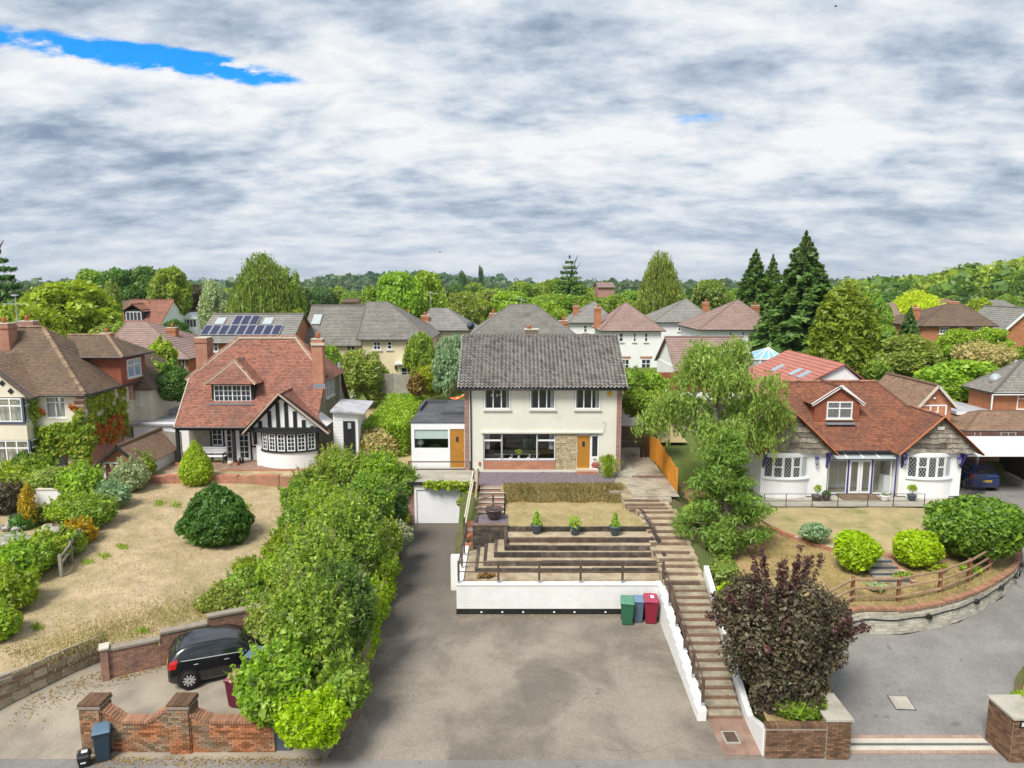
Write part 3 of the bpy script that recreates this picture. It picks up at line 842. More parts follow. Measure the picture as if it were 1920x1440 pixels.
leafmat('leaf_conifer',[(.03,.07,.022),(.045,.095,.03),(.065,.125,.038),(.036,.08,.025)],bright=2.7)
leafmat('leaf_cypress',[(.07,.11,.014),(.11,.16,.02),(.16,.21,.026),(.09,.13,.017)])
leafmat('leaf_yew',[(.07,.115,.025),(.11,.17,.035),(.16,.225,.05),(.09,.14,.03)])
leafmat('leaf_purple',[(.03,.022,.024),(.06,.042,.04),(.105,.088,.07),(.15,.12,.10),(.06,.066,.04)],.22,bright=1.35)
leafmat('leaf_purple_tip',[(.055,.022,.035),(.10,.04,.055),(.16,.085,.085),(.19,.13,.11)],.25,bright=1.05)
leafmat('leaf_topiary',[(.028,.07,.014),(.045,.10,.02),(.065,.135,.027),(.035,.085,.016)])
leafmat('leaf_lime_topiary',[(.12,.185,.01),(.18,.26,.014),(.23,.31,.018),(.14,.20,.012)])
leafmat('leaf_gold',[(.36,.27,.012),(.48,.36,.018),(.55,.42,.03),(.30,.27,.015)],bright=1.2)
leafmat('leaf_ivy',[(.09,.16,.022),(.14,.225,.032),(.19,.25,.03),(.22,.20,.03)])
leafmat('leaf_red_ivy',[(.30,.06,.025),(.38,.09,.03),(.22,.10,.03),(.16,.14,.03)])
leafmat('leaf_cream',[(.55,.48,.30),(.68,.60,.42),(.62,.42,.30),(.30,.34,.08),(.72,.62,.48)],bright=1.05)
leafmat('leaf_willow',[(.27,.36,.02),(.34,.43,.03),(.40,.48,.04),(.30,.38,.025)])
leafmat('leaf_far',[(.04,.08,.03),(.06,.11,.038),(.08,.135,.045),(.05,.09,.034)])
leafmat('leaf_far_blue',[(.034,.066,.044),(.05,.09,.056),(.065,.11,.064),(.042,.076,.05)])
leafmat('grass_bank',[(.19,.15,.065),(.27,.22,.10),(.36,.31,.17),(.15,.16,.05)],.2,bright=1.0)
leafmat('grass_straw',[(.32,.25,.13),(.42,.34,.19),(.50,.44,.29),(.30,.27,.12)],.2,bright=1.15)
leafmat('grass_green',[(.12,.19,.03),(.17,.25,.04),(.22,.29,.06)],.2)
leafmat('leaf_litter',[(.33,.21,.08),(.42,.28,.12),(.25,.15,.06),(.46,.34,.17)],.1,bright=.85)
leafmat('pink_flowers',[(.45,.03,.14),(.55,.06,.22),(.10,.15,.03),(.62,.15,.30)],.2)
leafmat('white_flowers',[(.45,.47,.40),(.20,.28,.10),(.60,.60,.55),(.13,.2,.05)],.2,bright=1.1)
# ------------------------------------------------------------------ terrain
def lerp_tab(tab,x):
 if x<=tab[0][0]:return tab[0][1]
 for(a,b),(c,d)in zip(tab,tab[1:]):
  if x<=c:return b+(d-b)*(x-a)/(c-a)
 return tab[-1][1]
def sstep(a,b,x):
 t=min(1,max(0,(x-a)/(b-a)));return t*t*(3-2*t)
def z_back(X,Y):  # land behind the houses, out to the far fields and hills
 z=lerp_tab([(0,-1.2),(40,-1.2),(44,2.6),(52,3.4),(62,4.3),(80,4.8),(120,4.2),(220,2.0),(420,.0),(700,2.0),(1100,6.0),(1700,9.5),(2600,12.5),(4200,14)],Y)
 if Y>85:  # wooded hill on the right
  u=X/Y
  z+=17*sstep(.42,.86,u)*sstep(150,330,Y)*(1-.4*sstep(500,900,Y))
  z+=6*sstep(-.05,-.14,u)*sstep(.36,.2,-u)*sstep(500,900,Y)
 return z
def z_left(X,Y):
 d=-(X+17.05)*.444+(Y-22.0)*.895
 z=1.05+.095*d
 z+=.10*math.sin(X*.7)*math.sin(Y*.5)
 up=2.95
 t=sstep(39.75,39.9,Y)if X>-21.6 else sstep(37,41,Y)
 z=min(z,2.62)
 z=z*(1-t)+up*t
 return max(z,.12)
def z_right(X,Y):
 return lerp_tab([(19,.42),(20.6,.45),(22,.85),(26.5,1.25),(30,1.42),(33,1.62),(47,1.70)],Y)+.04*math.sin(X*1.3)*math.sin(Y*.9)
def z_ldrive(X,Y):return .004+lerp_tab([(0,-.472),(20.1,-.47),(23.2,.12),(28.5,.35)],Y)
def z_rdrive(X,Y):return .004+lerp_tab([(0,-.472),(21.1,-.466),(26.2,.26),(30.9,.86),(40,1.66),(48,1.8)],Y)
def z_drive(X,Y):return .004+lerp_tab([(0,-.472),(20.0,-.472),(20.2,-.455),(21.8,-.36),(27.6,0),(38.2,.70)],Y)
# base land out to the horizon
xs=[-4200,-3000,-2200,-1500,-1000,-700,-500,-350,-240,-160,-110,-80,-60,-45]+list(range(-40,41,5))+[45,60,80,110,160,240,350,500,700,1000,1500,2200,3000,4200]
ys=[-60,0,15,25,35,40,42,44,46,49,52,56,60,66,72,80,90,100,115,130,150,175,200,230,260,300,340,390,450,520,600,700,820,960,1100,1300,1550,1900,2300,2900,3600,4400]
vv=[(x,y,z_back(x,y))for y in ys for x in xs]
nx=len(xs)
ff=[(j*nx+i,j*nx+i+1,(j+1)*nx+i+1,(j+1)*nx+i)for j in range(len(ys)-1)for i in range(nx-1)]
link('ground',mesh_from('ground',vv,ff,'meadow',True),kind='structure')
sheet('street',[(-60,-10),(60,-10),(60,20.1),(-60,20.1)],lambda x,y:-.47,'asphalt_grey',6)
DRIVE=[(-5.6,19.3),(7.5,19.3),(7.5,20.9),(6.35,21.3),(6.3,28.6),(-2.25,28.6),(-2.5,31),(-2.75,38.3),(-5.75,38.3),(-5.45,31.4),(-5.15,26.4),(-4.85,21.8)]
sheet('driveway',[(-5.6,19.9),(7.7,19.9),(7.7,21.4),(6.5,21.75),(6.4,28.6),(-2.25,28.6),(-2.5,31),(-2.75,38.3),(-6.0,38.3),(-5.8,31.4),(-5.6,28.6),(-5.45,26.4),(-5.22,21.9),(-5.7,20.5)],z_drive,'asphalt',1.0)
sheet('driveway_left',[(-60,19.95),(-5.7,19.95),(-5.2,22),(-5.3,28.5),(-60,28.5)],z_ldrive,'old_drive',1.5)
LEFT_SOIL=[(-50,19),(-19,19),(-17.1,22.0),(-15.05,24.85),(-14.25,23.55),(-12.0,24.75),(-10.3,25.5),(-8.9,25.2),(-7.9,22.5),(-7.2,20.9),(-5.45,20.7),(-5.05,22),(-5.35,26.4),(-5.65,31.4),(-5.95,38.4),(-6.3,39.2),(-6.3,48),(-50,48)]
sheet('lawn_left',LEFT_SOIL,z_left,'dry_lawn',.6,jitter=.012)
RIGHT_SOIL=[(7.95,20.35),(10.0,20.35),(10.2,20.9),(10.9,23),(13.35,26.5),(15.6,26.55),(18.1,27.3),(21.0,29.0),(23.0,30.8),(25.0,33.7),(26.2,37.2),(26.2,47),(9.9,47),(9.75,40),(9.2,36),(8.9,33),(8.35,29),(8.1,26)]
sheet('garden_right',RIGHT_SOIL,z_right,'straw_soil',.6,jitter=.02)
RDRIVE=[(9.9,19.9),(16.2,19.9),(16.0,20.9),(17.9,23.5),(22,27),(33,37),(33,48),(26.1,48),(26.3,37.2),(25.05,33.6),(23.1,30.7),(21.0,28.85),(18.1,27.1),(15.5,26.3),(13.3,26.3),(10.8,23),(10,20.6)]
sheet('driveway_right',RDRIVE,z_rdrive,'asphalt_grey',1.0)
sheet('verge_right',[(16.0,19.9),(36,19.9),(36,38.5),(33,37),(22,27),(17.9,23.5),(16.1,21.2)],lambda x,y:z_rdrive(x,y)+.28,'garden_soil',1.2,jitter=.03)
sheet('lawn_right',[(13.4,33.6),(14.6,32.2),(16.4,31.3),(19.2,31.0),(22.5,32.5),(25.3,36.8),(25.3,37.8),(12.8,37.8)],lambda x,y:z_right(x,y)+.09,'dry_lawn_green',.6,jitter=.01)
sheet('paving_right',[(11.5,37.8),(26.1,37.8),(26.1,40.4),(11.5,40.4)],lambda x,y:1.80,'paving',1.5)
sheet('back_garden',[(-12,41.5),(-2.4,41.5),(-2.4,47.5),(12,47.5),(12,58.5),(-12,58.5)],lambda x,y:3.02+max(0,y-45)*.07,'dry_lawn_green',1.5)
# ================================================================== the white house and its terraces
HD=40.6  # front wall plane
X0,X1=V(872,885,HD).x,V(1163,885,HD).x
xa,xb=V(880,885,HD).x,V(1154,885,HD).x
HB,HT,HY2=3.0,V(1000,727,HD).z,48.4
def hx(x,y=800):return V(x,y,HD).x
def hz(y):return V(1000,y,HD).z
house=thing('detached_house','cream rendered house with grey pantile roof and orange oak front door','house',((X0+X1)/2,HD,HB))
# openings in the render: u from xa
wins=[(908,957),(993.5,1041),(1077.5,1125)]
holes=[]
wz0,wz1=hz(767),hz(729)
for a,b in wins:holes.append((hx(a)-xa,hx(b)-xa,wz0-HB,wz1-HB))
rx0,rx1,rz1=hx(906),hx(1123),hz(812)
holes.append((rx0-xa,rx1-xa,0,rz1-HB))
m=MB();wall_holes(m,(xa,HD,HB),(1,0,0),xb-xa,HT-HB,.12,holes)
m.build('wall','cream_render',house)
m=MB();m.box(X0,xa,HD-.03,HD+.5,HB,HT);m.box(xb,X1,HD-.03,HD+.5,HB,HT)
m.box(X0,X0+.25,HD+.5,HY2,HB,HT);m.box(X1-.25,X1,HD+.5,HY2,HB,HT);m.box(X0+.25,X1-.25,HY2-.25,HY2,HB,HT)
m.prism([(X0,HD+.1,HT),(X0,HY2,HT),(X0,(HD+HY2)/2+.05,10.55)],(.2,0,0));m.prism([(X1-.2,HD+.1,HT),(X1-.2,HY2,HT),(X1-.2,(HD+HY2)/2+.05,10.55)],(.2,0,0))
m.build('brick_side','house_red_brick',house)
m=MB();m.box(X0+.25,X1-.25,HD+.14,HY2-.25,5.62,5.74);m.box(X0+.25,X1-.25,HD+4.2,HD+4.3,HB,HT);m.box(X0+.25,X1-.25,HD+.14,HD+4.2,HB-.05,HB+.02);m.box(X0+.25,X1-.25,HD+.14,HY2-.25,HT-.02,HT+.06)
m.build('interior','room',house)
m=MB().box(rx0-.12,rx1+.18,HD-.10,HD+.02,rz1,rz1+.10);m.build('lintel','cream_render',house)
# upstairs windows
for(a,b)in wins:
 p=(hx(a),HD-.03,wz0)
 w=window(house,p,(1,0,0),hx(b)-hx(a),wz1-wz0,(1,1.05,1),(1,),.07,.06,.08,'upvc',sill=(.06,.11))
 m=MB();e=.03
 for(q0,q1,s0,s1)in((hx(a)-e,hx(a),wz0,wz1),(hx(b),hx(b)+e,wz0,wz1),(hx(a)-e,hx(b)+e,wz0-e,wz0)):
  m.box(q0,q1,HD-.02,HD+.05,s0,s1)
 m.build('surround','grey_frame',w)
 curtains(w,(hx(a)+.05,HD,wz0+.05),(1,0,0),hx(b)-hx(a)-.1,wz1-wz0-.1,.1,'curtain',random.uniform(.05,.18),random.uniform(.1,.2))
for px,py in((920.5,742),(930,742),(936.5,741)):MB().box(hx(px),hx(px)+.11,HD+.14,HD+.16,hz(py)-.06,hz(py)+.06).build('window_ornament','label_white',house)
# ground floor: picture window, brick panel, stone panel, door
wy=HD+.10
gz0,gz1=hz(863),rz1
gx0,gx1=hx(906),hx(1042)
w=window(house,(gx0,wy-.02,gz0),(1,0,0),gx1-gx0,gz1-gz0,(31,64,31),(1,),.07,.09,.09,'upvc',trans=[[.74],[],[.74]],label='wide picture window with white swans on the sill')
m=MB();m.box(gx0,gx0+.035,wy-.05,wy-.024,gz0,gz1);m.box(gx1-.035,gx1,wy-.05,wy-.024,gz0,gz1)
for q in(.2518,.7482):m.box(gx0+(gx1-gx0)*q-.03,gx0+(gx1-gx0)*q+.03,wy-.045,wy-.022,gz0+.04,gz1)
m.box(gx0+.035,gx1-.035,wy-.05,wy-.024,gz0-.04,gz0+.02);m.build('mullion_cover','grey_frame',w)
curtains(w,(gx0+.08,wy+.1,gz0+.6),(1,0,0),gx1-gx0-.16,gz1-gz0-.62,.12,'curtain',.07,.07)
# what shows through the picture window
room=house
m=MB();m.box(gx0,gx1,wy+.12,wy+.50,gz0-.1,gz0-.02);m.build('window_ledge','room_white',house)
def swan(x):
 s=MB();y=wy+.28;z=gz0-.02
 s.lathe((x,y,z),[(.03,0),(.09,.03),(.10,.07),(.05,.11),(.01,.13)],10)
 s.tube([(x+.06,y,z+.06),(x+.11,y,z+.16),(x+.09,y,z+.25),(x+.04,y,z+.27),(x+.01,y,z+.23)],[.03,.025,.02,.022,.01],6)
 o=s.build('swan_ornament','label_white',None,smooth=True);return tag(o,'white swan ornament on the ledge of the picture window','ornament','swans in the picture window')
swan(hx(957));swan(hx(991))
t_=thing('potted_flowers','pale green flowers in a vase between the two swans','flowers',(hx(973),wy+.3,gz0-.02))
MB().lathe((hx(973),wy+.3,gz0-.02),[(.05,0),(.08,.1),(.05,.2),(.07,.24)],10).build('vase','label_white',t_,smooth=True)
link('foliage',leaf_mesh('foliage',[blobs_to_leaves([((0,0,.42),(.22,.15,.18))],260,.09,.6,seed=3)],'leaf_bright'),t_)
m=MB();m.box(hx(983),hx(1000),HD+3.4,HD+4.19,HB+.02,HB+1.15);m.box(hx(982),hx(1001),HD+3.3,HD+4.19,HB+1.15,HB+1.25);m.build('fireplace','room_white',house)
m=MB();m.box(hx(925),hx(1015),HD+1.3,HD+2.4,HB+.7,HB+.76)
for q in(.1,.9):m.box(hx(925)+2.6*q,hx(925)+2.6*q+.08,HD+1.4,HD+1.48,HB+.02,HB+.7)
tag(m.build('dining_table','room_white',None),'white dining table seen through the picture window','table')
# brick panel under the window
bz0,bz1=HB+.12,gz0-.045
m=MB();m.box(gx0+.004,gx1-.004,HD+.04,HD+.13,bz0,bz1);m.build('brick_panel','salmon_brick',house)
m=MB();m.box(gx0-.1,hx(1081),HD-.08,HD+.03,HB,bz0);m.build('plinth','sill',house)
# stone panel, stone by stone
sx0,sx1=gx1+.01,hx(1081)
sp=MB();sp.box(sx0,sx1,HD+.06,HD+.13,bz0,rz1);sp=sp.build('stone_panel','mortar',house)
z=bz0+.012;r_=random.Random(4)
while z<rz1-.05:
 h_=min(r_.uniform(.07,.14),rz1-z-.01);x=sx0+.01
 while x<sx1-.06:
  w_=min(r_.uniform(.16,.42),sx1-.01-x)
  if sx1-.01-(x+w_)<.08:w_=sx1-.01-x
  d_=r_.uniform(.02,.055)
  b_=MB().hexa([(x,HD+.06-d_,z),(x+w_,HD+.06-d_,z),(x+w_,HD+.06,z),(x,HD+.06,z),(x+.008,HD+.06-d_,z+h_),(x+w_-.012,HD+.06-d_,z+h_),(x+w_,HD+.06,z+h_),(x,HD+.06,z+h_)])
  b_.build('stone','tan_stone',sp,base=True)
  x+=w_+.012
 z+=h_+.012
# front door
dx0,dx1,dz0,dz1=hx(1082.5),hx(1107),hz(878.5),hz(817)
def boarded_door(parent,x0,x1,y,z0,z1,knob_right=True):
 d=MB().box(x0,x1,y,y+.05,z0,z1).build('door','oak_door',parent)
 n=6;bwid=(x1-x0-.16)/n
 for i in range(n):
  MB().box(x0+.08+bwid*i+.006,x0+.08+bwid*(i+1)-.006,y-.012,y+.001,z0+.16,z1-.09).build('board','oak_door',d)
 m=MB();m.box(x0,x0+.075,y-.02,y+.001,z0,z1);m.box(x1-.075,x1,y-.02,y+.001,z0,z1);m.box(x0+.075,x1-.075,y-.02,y+.001,z0,z0+.15);m.box(x0+.075,x1-.075,y-.02,y+.001,z1-.085,z1)
 m.build('door_rail','oak_door',d)
 cx=(x0+x1)/2;zc=z0+(z1-z0)*.74
 MB().box(cx-.075,cx+.075,y-.024,y-.013,zc-.16,zc+.16).build('door_glazing','dark_glass',d)
 kx=x1-.05 if knob_right else x0+.05
 MB().box(kx-.015,kx+.015,y-.06,y-.02,z0+.95,z0+1.12).build('handle','chrome',d)
 return d
boarded_door(house,dx0,dx1,wy,dz0,dz1,False)
m=MB();m.box(hx(1081),dx0,wy-.02,wy+.06,dz0,dz1+.06);m.box(dx1,dx1+.08,wy-.02,wy+.06,dz0,dz1+.06);m.box(dx0,rx1,wy-.02,wy+.06,dz1+.002,dz1+.06);m.build('door_frame','upvc',house)
m=MB();m.box(hx(1081),rx1,wy+.02,wy+.06,dz1+.06,rz1);m.build('fanlight','dark_glass',house)
sl=window(house,(dx1+.08,wy-.02,dz0),(1,0,0),rx1-dx1-.08,dz1-dz0,(1,),(1,),.05,.05,.07,'upvc','dark_glass',trans=[[.34]])
MB().box(dx1+.12,rx1-.04,wy-.012,wy+.03,dz0+.05,dz0+.66).build('door_side_panel','upvc',house)
MB().box(dx1+.2,rx1-.13,wy-.03,wy-.012,dz0+.50,dz0+.545).build('letter_box','iron',house)
MB().box(hx(1081),rx1,HD-.25,HD+.12,HB,dz0-.002).build('doorstep','pale_stone',house)
MB().box(hx(1081),rx1-.1,HD-.55,HD-.25,HB-.1,HB+.1).build('doorstep','red_brick',house)
# burglar alarm, pipe, meter box, aerial wire
MB().lathe((0,0,0),[(.15,0),(.16,.03),(.13,.06),(.05,.075)],14)
a_=MB().lathe((0,0,0),[(.15,0),(.16,.03),(.13,.06),(.05,.075)],14)
o=link('alarm_box',mesh_from('alarm_box',a_.v,a_.f,'alarm_yellow',True),house);o.location=Vector((hx(1142),HD,hz(738)))-wloc(house);o.rotation_euler=(R(90),0,0)
MB().box(hx(1142)-.06,hx(1142)+.06,HD-.082,HD-.074,hz(738)-.025,hz(738)+.025).build('label_strip','black_plastic',o).location=(0,0,0)
for c_ in o.children:c_.matrix_parent_inverse=o.matrix_basis.inverted();c_.location=-Vector((0,0,0))
m=MB();m.tube([(xa+.12,HD-.10,HT-.02),(xa+.12,HD-.10,HT-.2),(xa+.12,HD-.06,HT-.35),(xa+.12,HD-.06,HB+.05)],.04,8);m.build('downpipe','gutter',house,smooth=True)
MB().box(hx(897),hx(901),HD-.06,HD,hz(872),hz(866)).build('meter_box','terracotta',house)
m=MB();m.tube([(hx(1133),HD-.02,hz(812)),(hx(1135),HD-.02,hz(792)),(hx(1129),HD-.02,hz(791))],.008,4);m.build('cable','galvanised',house)
# roof of interlocking pantiles
ye,yr=HD-.42,(HD+HY2)/2
ze=HT+.02;zr_=V(1000,629,yr).z
rl,rr=V(858,724,ye).x,V(1177,724,ye).x
NC,NR=41,20
tw_=(rr-rl)/NC;sl_=Vector((0,yr-ye,zr_-ze));SL=sl_.length;up_=sl_.normalized();nrm_=Vector((1,0,0)).cross(up_);nrm_=nrm_ if nrm_.z>0 else-nrm_
prof=[(0,-.015),(.1,.045),(.25,.072),(.42,.055),(.53,.01),(.62,-.018),(.85,-.024),(1.0,-.015)]
def pantile_side(sgn):
 m=MB();g=random.Random(5)
 o0=Vector((rl,ye if sgn>0 else 2*yr-ye,ze));upv=Vector((0,up_.y*sgn,up_.z));nv=Vector((0,nrm_.y*sgn,nrm_.z))
 ch=SL/NR
 for j in range(NR):
  for i in range(NC):
   s0,s1=j*ch-.02,(j+1)*ch+.035
   jit=g.uniform(-.012,.012);lift0=.10+g.uniform(-.01,.014)
   a0=len(m.v)
   for(s_,lf)in((s0+jit,lift0),(s1+jit,.0)):
    for(u,h)in prof:
     m.v.append(o0+Vector((1,0,0))*(tw_*(i+u*1.06))+upv*s_+nv*(h+lf))
   for(u,h)in prof:
    m.v.append(o0+Vector((1,0,0))*(tw_*(i+u*1.06))+upv*(s0+jit)+nv*(h+lift0-.03))
   k=len(prof)
   for q in range(k-1):
    m.f.append((a0+q,a0+q+1,a0+k+q+1,a0+k+q));m.uv.append([(0,0)]*4)
    m.f.append((a0+2*k+q,a0+2*k+q+1,a0+q+1,a0+q));m.uv.append([(0,0)]*4)
 return m
roof=MB()
b0=[Vector((rl,ye,ze-.03)),Vector((rr,ye,ze-.03)),Vector((rr,yr,zr_-.03)),Vector((rl,yr,zr_-.03))]
roof.face(b0);roof.face([(rl,2*yr-ye,ze-.03),(rl,yr,zr_-.03),(rr,yr,zr_-.03),(rr,2*yr-ye,ze-.03)])
roof=roof.build('roof','gutter',house)
pantile_side(1).build('pantiles','pantile',roof,kind='stuff')
pantile_side(-1).build('pantiles','pantile',roof,kind='stuff')
ridge_tiles(roof,(rl,yr,zr_+.03),(rr,yr,zr_+.03),'grey_plain_tiles',.45,.14)
for x_ in(rl-.02,rr-.01):
 for s_ in(1,-1):
  y0_=ye if s_>0 else 2*yr-ye
  MB().bar((x_+.015,y0_,ze-.02),(x_+.015,yr,zr_-.02),.03,.16).build('bargeboard','grey_frame',roof)
m=MB();n_=10
for(a,b)in((rl-.02,rr+.02),):
 m.tube([(a,ye-.05,ze-.05),(b,ye-.05,ze-.05)],.06,8)
m.build('gutter_pipe','gutter',roof,smooth=True)
MB().box(X0,X1,ye-.0,HD-.001,HT-.10,HT+.0).build('soffit','upvc',roof)
cz=V(997,613,yr+.9);
ch=MB().box(V(984,620,yr+.9).x,V(1009,620,yr+.9).x,yr+.5,yr+1.25,zr_-1.2,V(997,619,yr+.5).z).build('chimney','tan_brick',roof)
MB().box(V(983,620,yr+.9).x,V(1010,620,yr+.9).x,yr+.45,yr+1.3,V(997,619,yr+.5).z,V(997,619,yr+.5).z+.07).build('chimney_cap','pale_stone',ch)
MB().lathe((V(992,620,yr+.9).x,yr+.85,V(997,619,yr+.5).z+.07),[(.13,0),(.12,.12),(.14,.15),(.13,.22)],12).build('chimney_pot','terracotta',ch,smooth=True)
# ------------------------------------------------------------------ side extension over the garage
DECK=3.12
ex0,ex1,ey=V(772,870,40.95).x,X0-.005,40.95
ext=thing('side_extension','white flat roofed side extension with blind, wide window and oak door','extension',((ex0+ex1)/2,ey,DECK))
def ez(y):return V(820,y,ey).z
def exx(x):return V(x,830,ey).x
et=ez(793.5)
m=MB();wall_holes(m,(ex0,ey,DECK),(1,0,0),ex1-ex0,et-DECK,.12,[(exx(776)-ex0,exx(841.5)-ex0,ez(841)-DECK,ez(804.5)-DECK),(exx(843.5)-ex0,exx(871)-ex0,.02,ez(804.5)-DECK)])
m.box(ex0,ex0+.12,ey+.12,47.6,DECK,et);m.box(ex0+.12,ex1,47.5,47.6,DECK,et)
m.build('wall','white_render',ext)
MB().box(ex0+.12,ex1,ey+.12,47.5,DECK-.05,DECK+.03).build('interior_floor','room_white',ext)
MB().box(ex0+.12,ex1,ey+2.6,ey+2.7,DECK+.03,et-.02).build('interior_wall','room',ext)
w=window(ext,(exx(776),ey+.0,ez(841)),(1,0,0),exx(841.5)-exx(776),ez(804.5)-ez(841),(1,),(1,),.035,.05,.06,'upvc')
MB().box(exx(777),exx(841),ey+.065,ey+.075,ez(823),ez(805)).build('blind','blind',w)
boarded_door(ext,exx(844.5),exx(870),ey+.06,DECK+.04,ez(805.5),True)
m=MB();m.box(exx(843.5),exx(844.5),ey+.02,ey+.1,DECK+.02,ez(804.5));m.box(exx(870),exx(871),ey+.02,ey+.1,DECK+.02,ez(804.5));m.build('door_frame','tan_stone',ext)
MB().box(exx(843),exx(871),ey-.12,ey+.04,DECK+.004,DECK+.05).build('doorstep','pale_stone',ext)
m=MB();m.box(ex0-.06,ex1,ey-.03,47.8,et,et+.06);m.box(ex0-.06,ex0+.12,44.6,47.8,et+.06,et+.26);m.box(ex0+.12,ex1,47.6,47.8,et+.06,et+.26)
m.box(exx(822),ex1,43.4,47.6,et+.06,et+.22)
m.build('roof','felt_roof',ext)
MB().box(ex0-.04,ex0+.1,44.6,47.7,DECK+1.4,et-.004).build('parapet','house_red_brick',ext)
lp=thing('table_lamp','white table lamp standing behind the extension window','lamp',(exx(786),ey+.5,ez(841)))
MB().lathe((exx(786),ey+.5,ez(841)),[(.08,0),(.05,.05),(.06,.2)],10).build('lamp_base','label_white',lp,smooth=True)
MB().lathe((exx(786),ey+.5,ez(841)),[(.22,.18),(.13,.5)],14).build('lamp_shade','label_white',lp,smooth=True)
ac=thing('wicker_chair','round backed wicker armchair inside the extension window','chair',(exx(812),ey+1.0,DECK+.03))
def at3(o,*pts):return[Vector(p)+wloc(o)for p in pts]
m=MB()
for k in range(14):
 q=math.pi*k/13
 m.bar(wloc(ac)+Vector((.42*math.cos(q),.1+.25*math.sin(q),.42)),wloc(ac)+Vector((.45*math.cos(q),.15+.3*math.sin(q),.85+.28*math.sin(q))),.05,.03)
m.build('backrest','tan_stone',ac)
MB().lathe(wloc(ac),[(.38,.30),(.44,.36),(.44,.44),(.36,.47)],16).build('seat','tan_stone',ac,smooth=True)
for sx_,sy_ in((-.3,-.2),(.3,-.2),(-.3,.25),(.3,.25)):MB().tube([wloc(ac)+Vector((sx_,sy_,0)),wloc(ac)+Vector((sx_,sy_,.32))],.025,6).build('leg','tan_stone',ac)
# ------------------------------------------------------------------ garage under the deck
gy=38.2
gr=thing('garage','garage built into the bank with white ribbed door below the deck','garage',(-4.2,gy,.7))
gx0_,gx1_=V(782,982,gy).x,V(861,982,gy).x
gzb,gzt=.70,V(820,918,gy).z
m=MB();m.box(gx0_-.12,gx0_,gy-.04,gy+.1,gzb-.1,gzt+.36);m.box(gx1_,gx1_+.1,gy-.04,gy+.1,gzb-.1,gzt+.36);m.box(gx0_,gx1_,gy-.04,gy+.1,gzt,gzt+.36)
m.build('door_frame','white_paint',gr)
d=MB().box(gx0_,gx1_,gy+.04,gy+.09,gzb,gzt).build('door','white_sheet',gr)
nr=21;hh=(gzt-gzb)/nr
for i in range(nr):MB().hexa([(gx0_+.02,gy+.02,gzb+hh*i+.01),(gx1_-.02,gy+.02,gzb+hh*i+.01),(gx1_-.02,gy+.041,gzb+hh*i+.01),(gx0_+.02,gy+.041,gzb+hh*i+.01),(gx0_+.02,gy+.034,gzb+hh*(i+1)),(gx1_-.02,gy+.034,gzb+hh*(i+1)),(gx1_-.02,gy+.041,gzb+hh*(i+1)),(gx0_+.02,gy+.041,gzb+hh*(i+1))]).build('slat','white_sheet',d)
m=MB();m.box(gx1_+.1,-2.2,gy+.0,gy+.3,.4,DECK-.1);m.box(-6.2,gx0_-.12,gy+.02,gy+.3,.4,DECK-.1);m.box(-6.25,-6.05,gy+.3,47.6,.4,DECK-.01);m.build('wall','house_red_brick',gr)
m=MB();m.box(-6.25,-1.95,gy-.12,gy+2.75,DECK-.14,DECK-.0);m.build('deck','paving',gr)
MB().box(-6.27,-1.93,gy-.17,gy-.12,DECK-.17,DECK-.005).build('deck_edge','gutter',gr)
rl_=thing('deck_railing','thin brown railing along the deck in front of the extension','railing',(-4.2,ey-.35,DECK))
for x_ in(ex0-.12,X0-.02+.35):MB().box(x_-.04,x_+.04,ey-.4,ey-.3,DECK,DECK+.52).build('post','rail_brown',rl_)
MB().box(ex0-.08,X0+.29,ey-.37,ey-.33,DECK+.46,DECK+.52).build('rail','rail_brown',rl_)
MB().box(ex0-.08,X0+.29,ey-.37,ey-.33,DECK+.02,DECK+.07).build('rail','rail_brown',rl_)
# ------------------------------------------------------------------ white retaining wall
WX0,WX1=G(856,1157,0).x,6.26
WY=28.5;WT=V(1000,1095,WY).z
rw=thing('retaining_wall','white painted brick retaining wall with black base behind the parking area','wall',((WX0+WX1)/2,WY,0))
m=MB();m.box(WX0,WX1,WY,WY+.23,.3,WT-.06);m.box(WX0,WX0+.23,WY+.23,33.2,.2,WT-.06);m.build('wall_face','white_brick',rw)
MB().box(WX0-.015,WX1,WY-.02,WY+.2,-.02,.3).build('black_base','black_paint',rw)
m=MB();m.box(WX0-.03,WX1,WY-.03,WY+.26,WT-.06,WT);m.box(WX0-.03,WX0+.26,WY+.26,33.2,WT-.06,WT);m.build('coping','white_paint',rw)
for px in(903,942,981,1039,1077,1135):MB().lathe((V(px,1154,WY).x,WY-.045,.15),[(.035,0),(.05,.02),(.035,.045)],8).build('drain_hole','label_white',rw)
MB().box(WX0-.42,WX0-.04,30.55,31.0,.1,V(850,1045,30.6).z).build('wall_pier','white_paint',rw)
